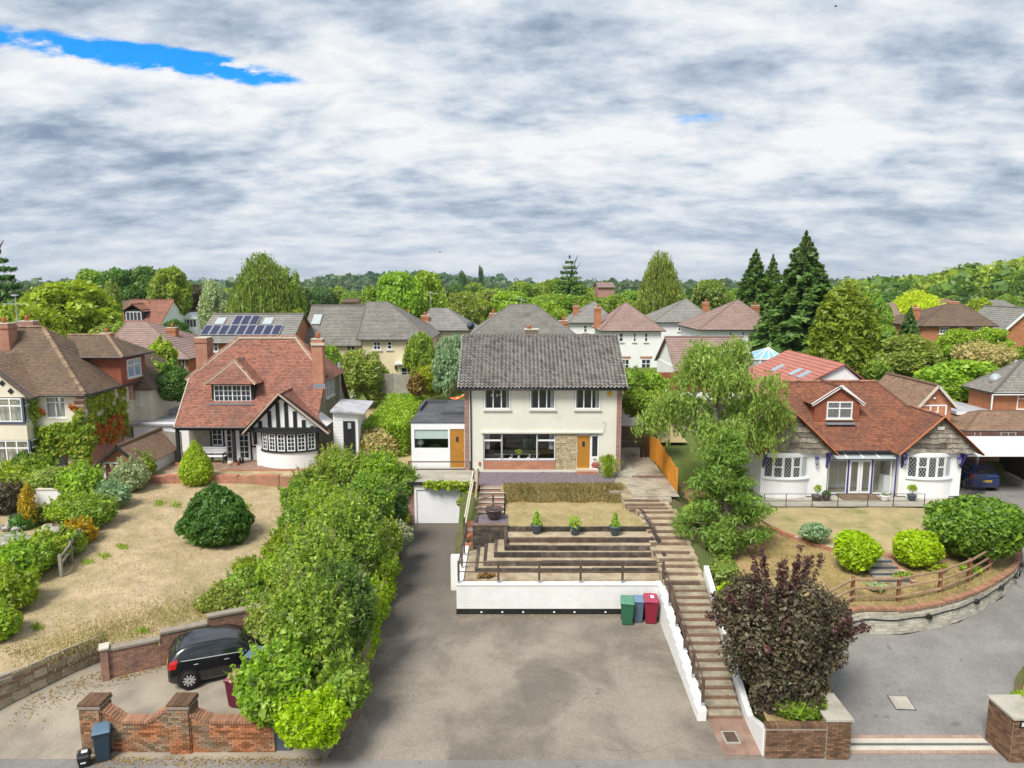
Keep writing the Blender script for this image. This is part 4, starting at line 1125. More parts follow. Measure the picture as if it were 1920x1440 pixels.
# railing on the wall
rl2=thing('wall_railing','brown timber railing standing on the white retaining wall','railing',((WX0+WX1)/2,WY+.1,WT))
posts=[V(x,1092,WY+.1).x for x in(860,934.5,1011,1088.5,1167)]+[V(1243,1092,WY+.1).x]
PT=V(1000,1052,WY+.1).z
for x_ in posts:
 p=MB().box(x_-.045,x_+.045,WY+.06,WY+.15,WT+.1,PT).build('post','rail_brown',rl2)
 MB().box(x_-.055,x_+.055,WY+.05,WY+.16,WT,WT+.12).build('post_shoe','galvanised',p)
for zz in(PT-.06,WT+.50):
 for a,b in zip(posts,posts[1:]):MB().tube([(a+.045,WY+.105,zz),(b-.045,WY+.105,zz)],.024,6).build('rail','rail_brown',rl2)
rl3=thing('side_railing','brown timber railing running back from the corner of the white wall','railing',(WX0+.1,31,WT))
for yy in(30.2,31.7,33.1):
 p=MB().box(WX0+.07,WX0+.16,yy-.045,yy+.045,WT+.1,PT+.1).build('post','rail_brown',rl3);MB().box(WX0+.06,WX0+.17,yy-.055,yy+.055,WT,WT+.12).build('post_shoe','galvanised',p)
MB().bar((WX0+.115,WY+.15,PT-.03),(WX0+.115,33.1,PT+.05),.05,.05).build('rail','rail_brown',rl3)
# ------------------------------------------------------------------ sleeper terraces
GZ=WT-.08
sheet('gravel_terrace',[(WX0+.2,WY+.2),(6.55,WY+.2),(7.0,34.5),(WX0+.2,34.5)],lambda x,y:GZ,'gravel',1.0)
ter=thing('sleeper_terrace','stepped terrace of dark railway sleepers with gravel treads above the white wall','terrace',(2.2,30,GZ))
lv=[]
pxs=[(890,1066.5,1228),(906,1052.5,1226),(926,1037,1222),(945.6,1024,1217),(945.6,1009,1213),(945.6,988.5,1208)]
STEP=.185
for i,(xl,yt,xr)in enumerate(pxs):
 zt=GZ+STEP*(i+1);p=G(xl,yt,zt);q=G(xr,yt,zt)
 lv.append((p.x,q.x,p.y,zt))
yback=[33.9,33.9,33.4,32.6,32.6,32.6]
g_=random.Random(9)
for i,(x0_,x1_,y_,zt)in enumerate(lv):
 n=3;cuts=sorted([x0_]+[x0_+(x1_-x0_)*(k/n+g_.uniform(-.07,.07))for k in(1,2)]+[x1_+.35])
 for a,b in zip(cuts,cuts[1:]):
  dz=g_.uniform(-.012,.012);dy=g_.uniform(-.015,.015)
  MB().box(a+.004,b-.004,y_+dy,y_+.13+dy,zt-.24,zt+dz).build('sleeper','worn_sleeper' if(i==4 and b<x1_)else 'dark_sleeper',ter,bevel=.012)
 # gravel behind each sleeper
 y2=lv[i+1][2]+.05 if i<5 else y_+.2
 MB().box(x0_+.02,x1_+.4,y_+.1,34.6,zt-.2,zt-.035).build('gravel_tread','gravel',ter)
 if i<4:
  e=33.6-i*.35
  MB().box(x0_-.005,x0_+.14,y_+.135,e,zt-.22,zt+.004).build('sleeper','dark_sleeper',ter,bevel=.012)
MB().box(lv[5][0]+.0,lv[5][0]+.15,lv[3][2]+.14,lv[5][2]-.005,lv[4][3]-.2,lv[4][3]+.05).build('sleeper','dark_sleeper',ter,bevel=.012)
# raised block with the big pot
LZ=lv[5][3]-.03  # upper lawn level
bp0,bp1=G(886,986,LZ+.12),G(946,986,LZ+.12)
blk=thing('sleeper_platform','black platform of stacked sleepers carrying the big brown pot','platform',((bp0.x+bp1.x)/2,bp0.y,GZ))
k=5;hgt=(LZ+.12-GZ)/k
for i in range(k):
 MB().box(bp0.x+.01*(i%2),bp1.x+.15,bp0.y+.01*(i%2),bp0.y+.22,GZ+hgt*i+.004,GZ+hgt*(i+1)-.004).build('sleeper','dark_sleeper',blk,bevel=.01)
 MB().box(bp0.x+.01*(i%2),bp0.x+.2,bp0.y+.225,bp0.y+1.5,GZ+hgt*i+.004,GZ+hgt*(i+1)-.004).build('sleeper','dark_sleeper',blk,bevel=.01)
MB().box(bp0.x+.2,bp1.x+.15,bp0.y+.22,bp0.y+1.9,GZ,LZ+.05).build('slate_bed','slate_chips',blk)
MB().box(bp0.x-.03,bp1.x+.18,bp0.y-.03,bp0.y+.2,LZ+.12,LZ+.19).build('cap_rail','step_timber',blk)
pt=thing('large_pot','large brown glazed pot standing on the sleeper platform','pot',G(926,973,LZ+.06))
c_=wloc(pt);MB().lathe(c_,[(.22,0),(.30,.1),(.37,.3),(.40,.44),(.46,.48),(.46,.54),(.38,.54),(.36,.46)],20).build('pot_body','glazed_pot',pt,smooth=True)
MB().lathe(c_,[(.36,.44),(.1,.47)],16).build('pot_soil','soil',pt)
# upper lawn and dry bank
lb=G(955,943,LZ).y
UL=[(lv[5][0]+.12,lv[5][2]+.1),(lv[5][1]+.1,lv[5][2]+.1),(6.3,lb-2.2),(5.95,lb-1.0),(5.9,lb+.3),(-.35,lb+.3),(-.35,34.9)]
sheet('lawn_terrace',UL,lambda x,y:LZ+.01,'dry_lawn_green',.5,jitter=.012)
sb=G(945,908,HB).y
def z_bank(x,y):return LZ+(HB-LZ)*sstep(lb-.1,lb+.6,y)+.03*math.sin(x*3)*math.sin(y*4)
sheet('bank',[(-.6,lb-.15),(6.2,lb-.15),(6.25,sb+.2),(-.6,sb+.2)],z_bank,'straw_soil',.35)
sheet('slate_terrace',[(-2.5,sb-.25),(5.55,sb-.05),(6.3,HD),(6.3,HD+.2),(-2.5,HD+.2)],lambda x,y:HB-.01,'slate_chips',.8)
MB().box(-.55,5.5,sb-.12,sb-.02,HB-.15,HB+.03).build('terrace_edging','paving',None,kind='structure')
# tufts of dry grass hanging over the bank
def tufts(name,n,xr,f,size,mat,lab=None,aspect=.10,up=.9,seed=1):
 g=np.random.default_rng(seed);P=np.array([f(g)for _ in range(n)])
 nr_=g.normal(size=P.shape);nr_[:,2]*=.25;nr_/=np.linalg.norm(nr_,axis=1)[:,None]
 me=leaf_mesh(name,[(P+np.array([0,0,size*.3]),nr_,size*(1+g.normal(0,.3,n).clip(-.6,.8)),aspect,-up,g)],mat)
 return link(name,me,kind='stuff')
def f_bank(g):
 x=g.uniform(-.45,6.0);y=g.uniform(lb-.05,sb-.15);return(x,y,z_bank(x,y)-.04+.08*g.random())
tufts('dry_grass_pale',5000,None,f_bank,.22,'grass_straw',aspect=.10,seed=12);tag(bpy.context.scene.objects['dry_grass_pale'],'pale straw stalks hanging among the darker grass of the bank','grass');bpy.context.scene.objects['dry_grass_pale'].name='straw_grass'
tag(tufts('dry_grass',8000,None,f_bank,.24,'grass_bank',aspect=.12,seed=2),'long straw coloured grass hanging over the bank below the slate terrace','grass')
# left steps up to the slate terrace
s1=thing('brick_steps','narrow flight of worn brick steps between railing and dry bank','steps',(-1.2,35.5,LZ))
ns=6
for i in range(ns):
 za=LZ+.06+(HB-LZ-.06)*i/ns;y_=bp0.y+1.9+(sb-.3-bp0.y-1.9)*i/ns
 st=MB().box(-1.72,-.42,y_,y_+.62,za-.25,za+(HB-LZ-.06)/ns).build('step','terrace_tiles',s1)
 MB().box(-1.74,-.40,y_-.03,y_+.1,za+(HB-LZ-.06)/ns,za+(HB-LZ-.06)/ns+.02).build('nosing','pale_stone',st)
hr=thing('stair_handrail','weathered timber handrail beside the narrow brick steps','handrail',(-1.9,36,LZ))
hp=[(-1.85,bp0.y+1.6,LZ),(-1.85,sb-.5,HB),(-.95,bp0.y+2.0,LZ+.1)]
for(x_,y_,z_)in hp:MB().box(x_-.045,x_+.045,y_-.045,y_+.045,z_-.1,z_+1.0).build('post','rail_brown',hr)
for o_ in(.92,.5):
 MB().bar((-1.85,bp0.y+1.6,LZ+o_),(-1.85,sb-.5,HB+o_),.05,.07).build('rail','rail_wood',hr)
 MB().bar((-1.85,bp0.y+1.55,LZ+o_),(-.95,bp0.y+1.95,LZ+.1+o_),.05,.06).build('rail','rail_wood',hr)
hr2=thing('lower_handrail','pale timber handrail sloping down beside the garage','handrail',(-2.4,35,1.4))
for(x_,y_,z0_,z1_)in((-2.35,33.6,1.2,2.6),(-2.1,sb-.4,2.7,4.0)):MB().box(x_-.05,x_+.05,y_-.05,y_+.05,z0_,z1_).build('post','rail_brown',hr2)
for o_ in(0,-.5):MB().bar((-2.35,33.6,2.45+o_),(-2.1,sb-.4,3.9+o_),.06,.06).build('rail','pale_stone',hr2)
# small planted slope between wall and garage
sheet('rock_slope',[(WX0-.3,31.2),(-1.75,31.2),(-1.75,38.1),(-2.75,38.1),(WX0-.4,33)],lambda x,y:1.0+(y-31.2)*.24,'garden_soil',.4,jitter=.08)
s2=thing('lower_brick_steps','three red brick steps beside the black sleeper platform','steps',(-2.0,33,1.4))
for i in range(4):MB().box(-2.25,bp0.x-.02,32.9+i*.42,32.9+i*.42+.45,1.2+.2*i,1.48+.2*i).build('step','red_brick',s2)
# ------------------------------------------------------------------ steps on the right: brick flight, then gravel and timber
XW=lambda y:6.28+.0*y
fl=thing('brick_staircase','long flight of brick steps with pale concrete treads rising beside the parking area','steps',(7.0,21.4,0))
NSTEP=16;yA,yB=21.8,27.95;zF=-.37;zB=1.60
def sxl(y):return 6.42+(y-21.3)*.035
def sxr(y):return 7.62+(y-21.3)*.055
for i in range(NSTEP):
 y0_=yA+(yB-yA)*i/NSTEP;y1_=yA+(yB-yA)*(i+1)/NSTEP;zt=zF+(zB-zF)*(i+1)/NSTEP
 st=MB().hexa([(sxl(y0_),y0_,zt-.3),(sxr(y0_),y0_,zt-.3),(sxr(y1_),y1_+.06,zt-.3),(sxl(y1_),y1_+.06,zt-.3),(sxl(y0_),y0_,zt-.022),(sxr(y0_),y0_,zt-.022),(sxr(y1_),y1_+.06,zt-.022),(sxl(y1_),y1_+.06,zt-.022)]).build('riser','stair_brick',fl)
 MB().hexa([(sxl(y0_),y0_+.05,zt-.022),(sxr(y0_),y0_+.05,zt-.022),(sxr(y1_),y1_-.0,zt-.022),(sxl(y1_),y1_-.0,zt-.022),(sxl(y0_),y0_+.05,zt),(sxr(y0_),y0_+.05,zt),(sxr(y1_),y1_,zt),(sxl(y1_),y1_,zt)]).build('tread','stair_tread',fl)
sheet('stair_foot',[(6.55,20.1),(7.75,20.1),(7.75,21.9),(6.5,21.9)],lambda x,y:z_drive(x,y)+.012,'terrace_tiles',.6)
mh=thing('manhole_cover','rusty metal cover set in the paving at the foot of the steps','manhole',G(1370,1383,-.4))
c_=wloc(mh);MB().box(c_.x-.24,c_.x+.24,c_.y-.3,c_.y+.3,-.46,-.375).build('frame','concrete',mh);MB().box(c_.x-.19,c_.x+.19,c_.y-.25,c_.y+.25,-.38,-.368).build('lid','rail_brown',mh)
# stepped white wall between parking and steps
sw=thing('stepped_wall','white painted stepped wall between parking area and brick steps','wall',(6.3,24,0))
nst=13
for i in range(nst):
 y0_=21.7+(WY+.25-21.7)*i/nst;y1_=21.7+(WY+.25-21.7)*(i+1)/nst
 zt=-.06+(WT+.06)*(i+.5)/(nst-.5)
 s_=MB().box(6.14+.02*(y0_-21)/8,6.14+.02+.27,y0_+.001,y1_-.001,-.5,zt).build('wall_step','white_brick',sw)
 MB().box(6.12,6.44,y0_+.002,y1_-.002,zt,zt+.04).build('coping','white_paint',s_)
srail=thing('stair_railing','brown timber railing climbing along the brick steps','railing',(6.4,25,0))
pp=[]
for k in range(6):
 y_=21.95+(WY-.1-21.95)*k/5;zt=-.02+(WT+.06)*((y_-21.7)/(WY+.25-21.7));pp.append((6.36,y_,zt))
for(x_,y_,z_)in pp:
 p=MB().box(x_-.045,x_+.045,y_-.045,y_+.045,z_+.05,z_+1.0).build('post','rail_brown',srail)
 MB().box(x_-.055,x_+.055,y_-.055,y_+.055,z_-.02,z_+.14).build('post_shoe','galvanised',p)
for a,b in zip(pp,pp[1:]):
 for o_ in(.95,.5):MB().tube([Vector(a)+Vector((0,.04,o_)),Vector(b)+Vector((0,-.04,o_))],.024,6).build('rail','rail_brown',srail)
# right side white wall under the purple bush
rw2=thing('white_side_wall','low white wall on the far side of the brick steps under the purple bush','wall',(7.7,23,0))
m=MB();seg=12
for i in range(seg):
 y0_=20.1+8.6*i/seg;y1_=20.1+8.6*(i+1)/seg;z0_,z1_=[(-.37+1.97*max(0,y_q-21.8)/6.15)+.30+.5*sstep(21.5,20.2,y_q)for y_q in(y0_,y1_)]
 X_=lambda y:7.72+max(0,(y-21.3))*.055
 m.hexa([(X_(y0_),y0_,-.5),(X_(y0_)+.2,y0_,-.5),(X_(y1_)+.2,y1_,-.5),(X_(y1_),y1_,-.5),(X_(y0_),y0_,z0_),(X_(y0_)+.2,y0_,z0_),(X_(y1_)+.2,y1_,z1_),(X_(y1_),y1_,z1_)])
m.build('wall_face','white_paint',rw2)
# gravel path with timber edges
up=thing('timber_steps','gravel steps edged with timber sleepers climbing beside the lawn terrace','steps',(7.4,33,GZ))
rows=[(1090,1247,1312),(1074,1243,1308),(1060,1240,1302),(1048,1237,1300),(1034,1226,1293),(1018,1222,1288),(1007,1220,1292),(995,1216,1288),(982,1210,1283),(970,1205,1272),(959,1196,1262),(951,1180,1252),(945,1173,1247),(937,1172,1236)]
nU=len(rows)
topz=HB-.08
for i,(py,pl,pr_)in enumerate(rows):
 zt=zB+(topz-zB)*(i+1)/nU
 a=G(pl,py,zt);b=G(pr_,py,zt)
 if i+1<nU:
  z2=zB+(topz-zB)*(i+2)/nU;y2=G(pl,rows[i+1][0],z2).y
 else:y2=a.y+1.2
 tl=g_.uniform(-.03,.03)
 MB().hexa([(a.x-.02,a.y-tl,zt-.17),(b.x,a.y+tl,zt-.17),(b.x,a.y+.12+tl,zt-.17),(a.x-.02,a.y+.12-tl,zt-.17),(a.x-.02,a.y-tl,zt),(b.x,a.y+tl,zt),(b.x,a.y+.12+tl,zt),(a.x-.02,a.y+.12-tl,zt)]).build('sleeper','step_timber',up,bevel=.012)
 MB().box(a.x-.05,b.x+.25,a.y+.11,y2+.1,zt-1.3,zt-.025).build('gravel_tread','gravel',up)
for(xA,yA_,xB,yB_,zz)in((6.33,lb-.2,6.38,lb-1.3,LZ+.12),(6.4,lb-1.35,6.62,lb-2.2,LZ+.1),(6.6,lb-2.2,6.72,32.3,LZ+.05),(6.72,32.3,6.78,31.3,LZ-.2),(6.78,31.3,6.8,30.2,LZ-.5),(6.75,30.2,6.62,29.0,GZ+.12)):
 MB().bar((xA,yA_,zz),(xB,yB_,zz),.14,.26).build('sleeper','dark_sleeper',up,bevel=.012)
pa=G(1172,937,topz).y
sheet('gravel_path',[(6.35,pa+.5),(G(1262,920,2.8).x,pa+.5),(G(1258,912,2.8).x,G(1258,912,2.8).y),(G(1228,868,3.0).x,G(1228,868,3.0).y),(8.6,47.2),(6.35,47.2)],lambda x,y:topz+.01+max(0,y-41)*.02,'gravel_grey',.7)
MB().box(6.36,7.2,HD-.9,46.5,HB-.2,HB+.02).build('path_slab','concrete',None,kind='structure')
MB().bar((6.9,HD-1.0,HB),(9.0,HD-.95,HB),.12,.1).build('path_edging','step_timber',None,kind='structure')
# rear side wall with window seen past the corner of the house
rp=thing('rear_annexe','low brick annexe with white window behind the house corner','annexe',(8.2,47.4,HB))
m=MB();m.box(6.4,9.9,47.3,51,HB-.2,V(1190,800,47.3).z);m.build('wall','tan_brick',rp)
z0_=V(1190,798,47.3).z;m=MB();m.box(6.4,9.9,47.32,51,z0_,z0_+1.35);m.build('upper_wall','white_render',rp)
window(rp,(6.65,47.3,z0_+.02),(1,0,0),1.55,1.15,(1.4,1),(1,),.08,.07,.06,'upvc','dark_glass',trans=[[],[.7]],sill=(.05,.06))
MB().box(6.3,10,47.1,51,z0_+1.35,z0_+1.47).build('roof','felt_roof',rp)
MB().box(6.42,9.8,46.7,46.9,HB-.1,HB+.45).build('step_wall','tan_brick',rp)
# orange boarded fence
def fence(name,label,pts,zf,h,mat,board=.12,post=1.83,cap=False,lean=0,postmat=None,rails=False,group=None):
 """boarded fence along pts (x, y): a post and a panel of overlapping boards for each bay"""
 P=[Vector((p[0],p[1]))for p in pts];t_=thing(name,label,'fence',(P[0].x,P[0].y,zf(P[0].x,P[0].y)),group)
 for A,B in zip(P,P[1:]):
  ln=(B-A).length;nb=max(1,round(ln/post));d=(B-A).normalized();s=Vector((d.y,-d.x))
  for i in range(nb):
   a,b=A+d*(ln*i/nb),A+d*(ln*(i+1)/nb)
   MB().box(a.x-.05,a.x+.05,a.y-.05,a.y+.05,zf(a.x,a.y)-.1,zf(a.x,a.y)+h+.06).build('post',postmat or mat,t_)
   m=MB();k=max(1,int((b-a).length/board));z0=zf((a.x+b.x)/2,(a.y+b.y)/2)
   for j in range(k):
    q0,q1=a.lerp(b,j/k),a.lerp(b,(j+.93)/k);e=s*.012
    za,zb=zf(q0.x,q0.y),zf(q1.x,q1.y);jt=random.uniform(-.01,.01)
    m.hexa([(q0.x-e.x,q0.y-e.y,za),(q1.x-e.x*2,q1.y-e.y*2,zb),(q1.x+e.x,q1.y+e.y,zb),(q0.x+e.x,q0.y+e.y,za),(q0.x-e.x,q0.y-e.y,za+h+jt),(q1.x-e.x*2,q1.y-e.y*2,zb+h+jt),(q1.x+e.x,q1.y+e.y,zb+h+jt),(q0.x+e.x,q0.y+e.y,za+h+jt)])
   pn=m.build('panel',mat,t_)
   if rails:
    for zz in(.35,h*.6,h-.12):MB().bar((a.x+s.x*.04,a.y+s.y*.04,zf(a.x,a.y)+zz),(b.x+s.x*.04,b.y+s.y*.04,zf(b.x,b.y)+zz),.05,.08).build('rail',mat,t_)
 B=P[-1];MB().box(B.x-.05,B.x+.05,B.y-.05,B.y+.05,zf(B.x,B.y)-.1,zf(B.x,B.y)+h+.06).build('post',postmat or mat,t_)
 return t_
fa,fb=G(1268,922,2.85),G(1231,868,3.0)
fence('orange_fence','bright orange boarded fence beside the gravel path',[(fa.x,fa.y),(fb.x+.05,fb.y),(fb.x-.3,fb.y+2.5)],lambda x,y:lerp_tab([(fa.y,2.62),(fb.y,2.95)],y),1.5,'orange_fence',.13)
def z_pb(x,y):
 zt=lerp_tab([(28,zB-.15),(36.5,topz-.1),(47,topz)],y);return z_right(x,y)+max(0,zt-z_right(x,y))*sstep(10.2,8.4,x)
sheet('path_bank',[(7.9,28.0),(8.5,28.0),(8.9,29),(9.4,33),(9.7,36),(10.2,40),(10.3,47),(8.3,47),(8.6,41),(8.3,38),(8.05,33)],z_pb,'garden_soil',.4,jitter=.05)
MB().box(5.2,7.25,lb+.3,HD-.02,1.9,HB-.03).build('terrace_base','gravel_grey',None,kind='structure')
MB().box(6.4,8.3,pa+.25,41,1.7,topz-.015).build('path_base','gravel_grey',None,kind='structure')
# ================================================================== generic pieces for houses
def hip_roof(parent,x0,x1,y0,y1,ze,zr,rx0,rx1,yr,mat,course=.34,lift=.03,ov=.35,caps=True,ridge_mat=None,y2r=None,r=.1):
 """hipped roof, ridge along X from rx0 to rx1 at y = yr (a point when equal)"""
 X0_,X1_,Y0_,Y1_=x0-ov,x1+ov,y0-ov,y1+ov
 A,B,C,D=(X0_,Y0_,ze),(X1_,Y0_,ze),(X1_,Y1_,ze),(X0_,Y1_,ze)
 P,Q=(rx0,yr,zr),(rx1,yr,zr)
 m=MB();pt=abs(rx1-rx0)<.05
 for f in([A,B,Q,P]if not pt else[A,B,Q],[B,C,Q],[C,D,P,Q]if not pt else[C,D,Q],[D,A,P]):
  roof_face(m,f,course,lift)
 ro=m.build('roof',mat,parent)
 if caps:
  c=MB()
  for a,b in((A,P),(B,Q),(C,Q),(D,P))+(((P,Q),)if not pt else()):ridge_bar(c,a,b,r)
  c.build('ridge_caps',ridge_mat or mat,ro)
 g=MB()
 for a,b in((A,B),(B,C),(D,A)):g.tube([Vector(a)+Vector((0,0,-.04)),Vector(b)+Vector((0,0,-.04))],.055,6)
 g.build('gutter_pipe','gutter',ro)
 return ro
def gable_roof_x(parent,x0,x1,y0,y1,ze,zr,mat,course=.34,lift=.03,ov=.3,gov=.15,yr=None,ridge=True):
 """gabled roof, ridge along X"""
 yr=(y0+y1)/2 if yr is None else yr
 k=(zr-ze)/(yr-y0);e0=ze-ov*k;k1=(zr-ze)/(y1-yr);e1=ze-ov*k1
 m=MB();a,b=x0-gov,x1+gov
 roof_face(m,[(a,y0-ov,e0),(b,y0-ov,e0),(b,yr,zr),(a,yr,zr)],course,lift)
 roof_face(m,[(b,y1+ov,e1),(a,y1+ov,e1),(a,yr,zr),(b,yr,zr)],course,lift)
 ro=m.build('roof',mat,parent)
 if ridge:ridge_bar(MB(),(a,yr,zr+.04),(b,yr,zr+.04),.13).build('ridge_caps',mat,ro)
 return ro
def gable_roof_y(parent,x0,x1,y0,y1,ze,zr,mat,course=.34,lift=.03,ov=.3,gov=.2,ridge=True,xr=None):
 """gabled roof, ridge along Y, gable towards the camera"""
 xr=(x0+x1)/2 if xr is None else xr
 kl=(zr-ze)/(xr-x0);kr=(zr-ze)/(x1-xr);a,b=y0-gov,y1
 m=MB()
 roof_face(m,[(x0-ov,b,ze-ov*kl),(x0-ov,a,ze-ov*kl),(xr,a,zr),(xr,b,zr)],course,lift)
 roof_face(m,[(x1+ov,a,ze-ov*kr),(x1+ov,b,ze-ov*kr),(xr,b,zr),(xr,a,zr)],course,lift)
 ro=m.build('roof',mat,parent)
 if ridge:ridge_bar(MB(),(xr,a,zr+.04),(xr,b,zr+.04),.12).build('ridge_caps',mat,ro)
 return ro
def chimney(parent,x,y,z0,z1,w=.6,d=.6,mat='red_brick',pots=1,capmat='pale_stone',potmat='terracotta',crown=True):
 c=MB().box(x-w/2,x+w/2,y-d/2,y+d/2,z0,z1).build('chimney',mat,parent)
 if crown:MB().box(x-w/2-.05,x+w/2+.05,y-d/2-.05,y+d/2+.05,z1-.28,z1-.14).build('chimney_band',mat,c);MB().box(x-w/2-.02,x+w/2+.02,y-d/2-.02,y+d/2+.02,z1,z1+.06).build('chimney_cap',capmat,c)
 for i in range(pots):
  px=x+(i-(pots-1)/2)*.34
  MB().lathe((px,y,z1+.05),[(.13,0),(.11,.2),(.13,.26),(.12,.36)],10).build('chimney_pot',potmat,c,smooth=True)
 return c
def brackets(parent,pts,mat='black_timber'):
 for(p,q)in pts:
  m=MB();p,q=Vector(p),Vector(q)
  m.bar(p,p+Vector((0,0,q.z-p.z)),.09,.09);m.bar(p,q,.08,.08);m.bar(Vector((p.x,p.y,q.z)),q,.08,.08)
  m.build('bracket',mat,parent)
# ================================================================== half-timbered house on the left
tz=2.95
tud=thing('half_timbered_house','red tiled cottage with black and white timbered gable and bow window','house',(-16.2,42,tz))
EY,EZ,K=42.2,5.35,1.1
TL,TR=V(325,800,EY).x,-11.86
RY,RZ=46.85,10.46
HHY,HHZ=44.7,EZ+K*(44.7-EY)
rl_x,rr_x=-18.07,-14.2
BY=2*RY-HHY;BEY=2*RY-EY
m=MB();fw_=43.55
wall_holes(m,(TL+.35,fw_,tz),(1,0,0),V(478,830,fw_).x-TL-.35,2.55,.2,[(1.35,2.05,.95,2.05),(2.2,3.75,.05,2.1),(3.9,4.55,.95,2.05),(5.55,6.2,.05,2.1)])
m.build('wall','white_render',tud)
m=MB();m.box(TL+.35,TL+.55,fw_+.2,BEY-.3,tz,EZ)
m.prism([(TL+.35,fw_+.1,EZ-.1),(TL+.35,BEY-.4,EZ-.1),(TL+.35,BY-.2,HHZ-.1),(TL+.35,HHY+.2,HHZ-.1)],(.2,0,0))
m.build('side_wall','white_render',tud)
m=MB();xs_=TR-.55;m.box(xs_,xs_+.3,42.6,BEY-.3,tz,EZ)
m.prism([(xs_,42.6,EZ),(xs_,BEY-.4,EZ),(xs_,BY-.2,HHZ-.05),(xs_,HHY+.2,HHZ-.05)],(.3,0,0))
m.box(TL+.55,xs_,BEY-.5,BEY-.3,tz,EZ)
m.build('gable_wall','pebbledash',tud)
window(tud,(xs_+.3,45.6,6.55),(0,1,0),2.0,1.25,(1,1,1,1),(1,),.06,.05,.08,'upvc','dark_glass',gb=(2,2),proud=.06,sill=(.05,.08))
# roof
C_=.115
m=MB()
roof_face(m,[(TL,EY,EZ),(TR,EY,EZ),(TR,HHY,HHZ),(rr_x,RY,RZ),(rl_x,RY,RZ),(TL,HHY,HHZ)],C_,.02)
roof_face(m,[(TR,BEY,EZ),(TL,BEY,EZ),(TL,BY,HHZ),(rl_x,RY,RZ),(rr_x,RY,RZ),(TR,BY,HHZ)],C_,.02)
roof_face(m,[(TR+.25,HHY-.1,HHZ-.2),(TR+.25,BY+.1,HHZ-.2),(rr_x,RY,RZ)],C_,.02)
roof_face(m,[(TL-.2,BY+.1,HHZ-.2),(TL-.2,HHY-.1,HHZ-.2),(rl_x,RY,RZ)],C_,.02)
roof=m.build('roof','red_plain_tiles',tud)
ridge_tiles(roof,(rl_x,RY,RZ+.05),(rr_x,RY,RZ+.05),'ridge_clay',.33,.12)
for a,b in(((rl_x,RY,RZ),(rr_x,RY,RZ)),((TL-.2,HHY-.1,HHZ-.2),(rl_x,RY,RZ)),((TR+.25,HHY-.1,HHZ-.2),(rr_x,RY,RZ))):ridge_bar(MB(),a,b,.17).build('mortar_bed','mortar',roof)
for a,b in(((TL-.2,HHY-.1,HHZ-.18),(rl_x,RY,RZ)),((TR+.25,HHY-.1,HHZ-.18),(rr_x,RY,RZ))):ridge_tiles(roof,a,b,'ridge_clay',.33,.12,.05)
m=MB();m.tube([(TL-.05,EY-.04,EZ-.03),(V(470,803,EY).x,EY-.04,EZ-.03)],.055,6);m.build('gutter_pipe','gutter',roof)
m=MB();m.bar((TL+.02,EY,EZ-.08),(TL+.02,HHY,HHZ-.08),.05,.16);m.build('bargeboard','pale_stone',roof)
# chimneys
c=chimney(roof,V(598,700,44.4).x,44.45,7.0,10.5,.68,.62,'salmon_brick',1)
MB().box(V(588,700,44.2).x-.02,V(609,700,44.2).x+.02,44.10,44.13,7.42,7.72).build('flashing','lead_flashing',c)
MB().box(V(586,700,44.2).x,V(611,700,44.2).x,44.06,44.84,10.15,10.3).build('chimney_cap','pale_stone',c)
chimney(roof,V(381,660,47.2).x,47.4,6.2,V(381,634,47.2).z,.78,1.0,'red_brick',0)
# dormer
dy=43.45;dl,dr=V(401,735,dy).x,V(470,735,dy).x
dz0,dz1=V(435,753,dy).z,V(435,722,dy).z
dm=MB().box(dl-.16,dr+.16,dy+.06,dy+2.2,dz0-.1,dz1+.1).build('dormer','black_timber',roof)
window(dm,(dl,dy,dz0),(1,0,0),dr-dl,dz1-dz0,(1,1,1,1),(1,),.05,.06,.07,'upvc','dark_glass',gb=(2,3),gbw=.03)
MB().box(dl-.2,dr+.2,dy-.25,dy+.1,dz0-.16,dz0-.10).build('flashing','lead_flashing',dm)
m=MB();e=.5;pk=V(441,675,44.35);zE=dz1+.1
bl,br_=(dl-e,dy-.32,zE),(dr+e,dy-.32,zE);kb=45.9
roof_face(m,[bl,br_,tuple(pk)],C_,.02)
def slope_y(z):return EY+(z-EZ)/K
roof_face(m,[br_,(dr+e,slope_y(zE),zE),(pk.x,slope_y(pk.z),pk.z),tuple(pk)],C_,.02)
roof_face(m,[(dl-e,slope_y(zE),zE),bl,tuple(pk),(pk.x,slope_y(pk.z),pk.z)],C_,.02)
dro=m.build('dormer_roof','red_plain_tiles',dm)
for a,b in((bl,pk),(br_,pk),(pk,(pk.x,slope_y(pk.z),pk.z))):ridge_bar(MB(),a,b,.12).build('mortar_bed','mortar',dm);ridge_tiles(dm,a,b,'ridge_clay',.33,.09,.05)
# timbered front gable
gy_=41.95;pkx,pkz=V(525,740,gy_).x,V(525,741,gy_).z
gl,gr_=V(462,806,gy_),V(609,803,gy_)
gz_=V(530,803,gy_).z
hl,hr_=gl.x+.2,gr_.x-.05
m=MB();wl,wr=V(478,840,gy_).x,xs_+.02
m.box(wl,wr,gy_+.25,43.6,tz,gz_+.1);m.prism([(hl,gy_+.2,gz_),(hr_,gy_+.2,gz_),(pkx,gy_+.2,pkz-.15)],(0,2.2,0));m.build('gable_front','white_render',tud)
kk=(pkz-gz_)/(pkx-hl)
for px in(485,503,519,535,551,567,583):
 x_=V(px,780,gy_).x;top=pkz-.2-abs(x_-pkx)*kk
 MB().box(x_-.11,x_+.11,gy_+.15,gy_+.22,gz_+.02,max(gz_+.1,top)).build('stud','black_timber',tud)
MB().box(hl-.1,hr_+.1,gy_-.12,gy_+.25,gz_-.22,gz_+.02).build('bressummer','black_timber',tud)
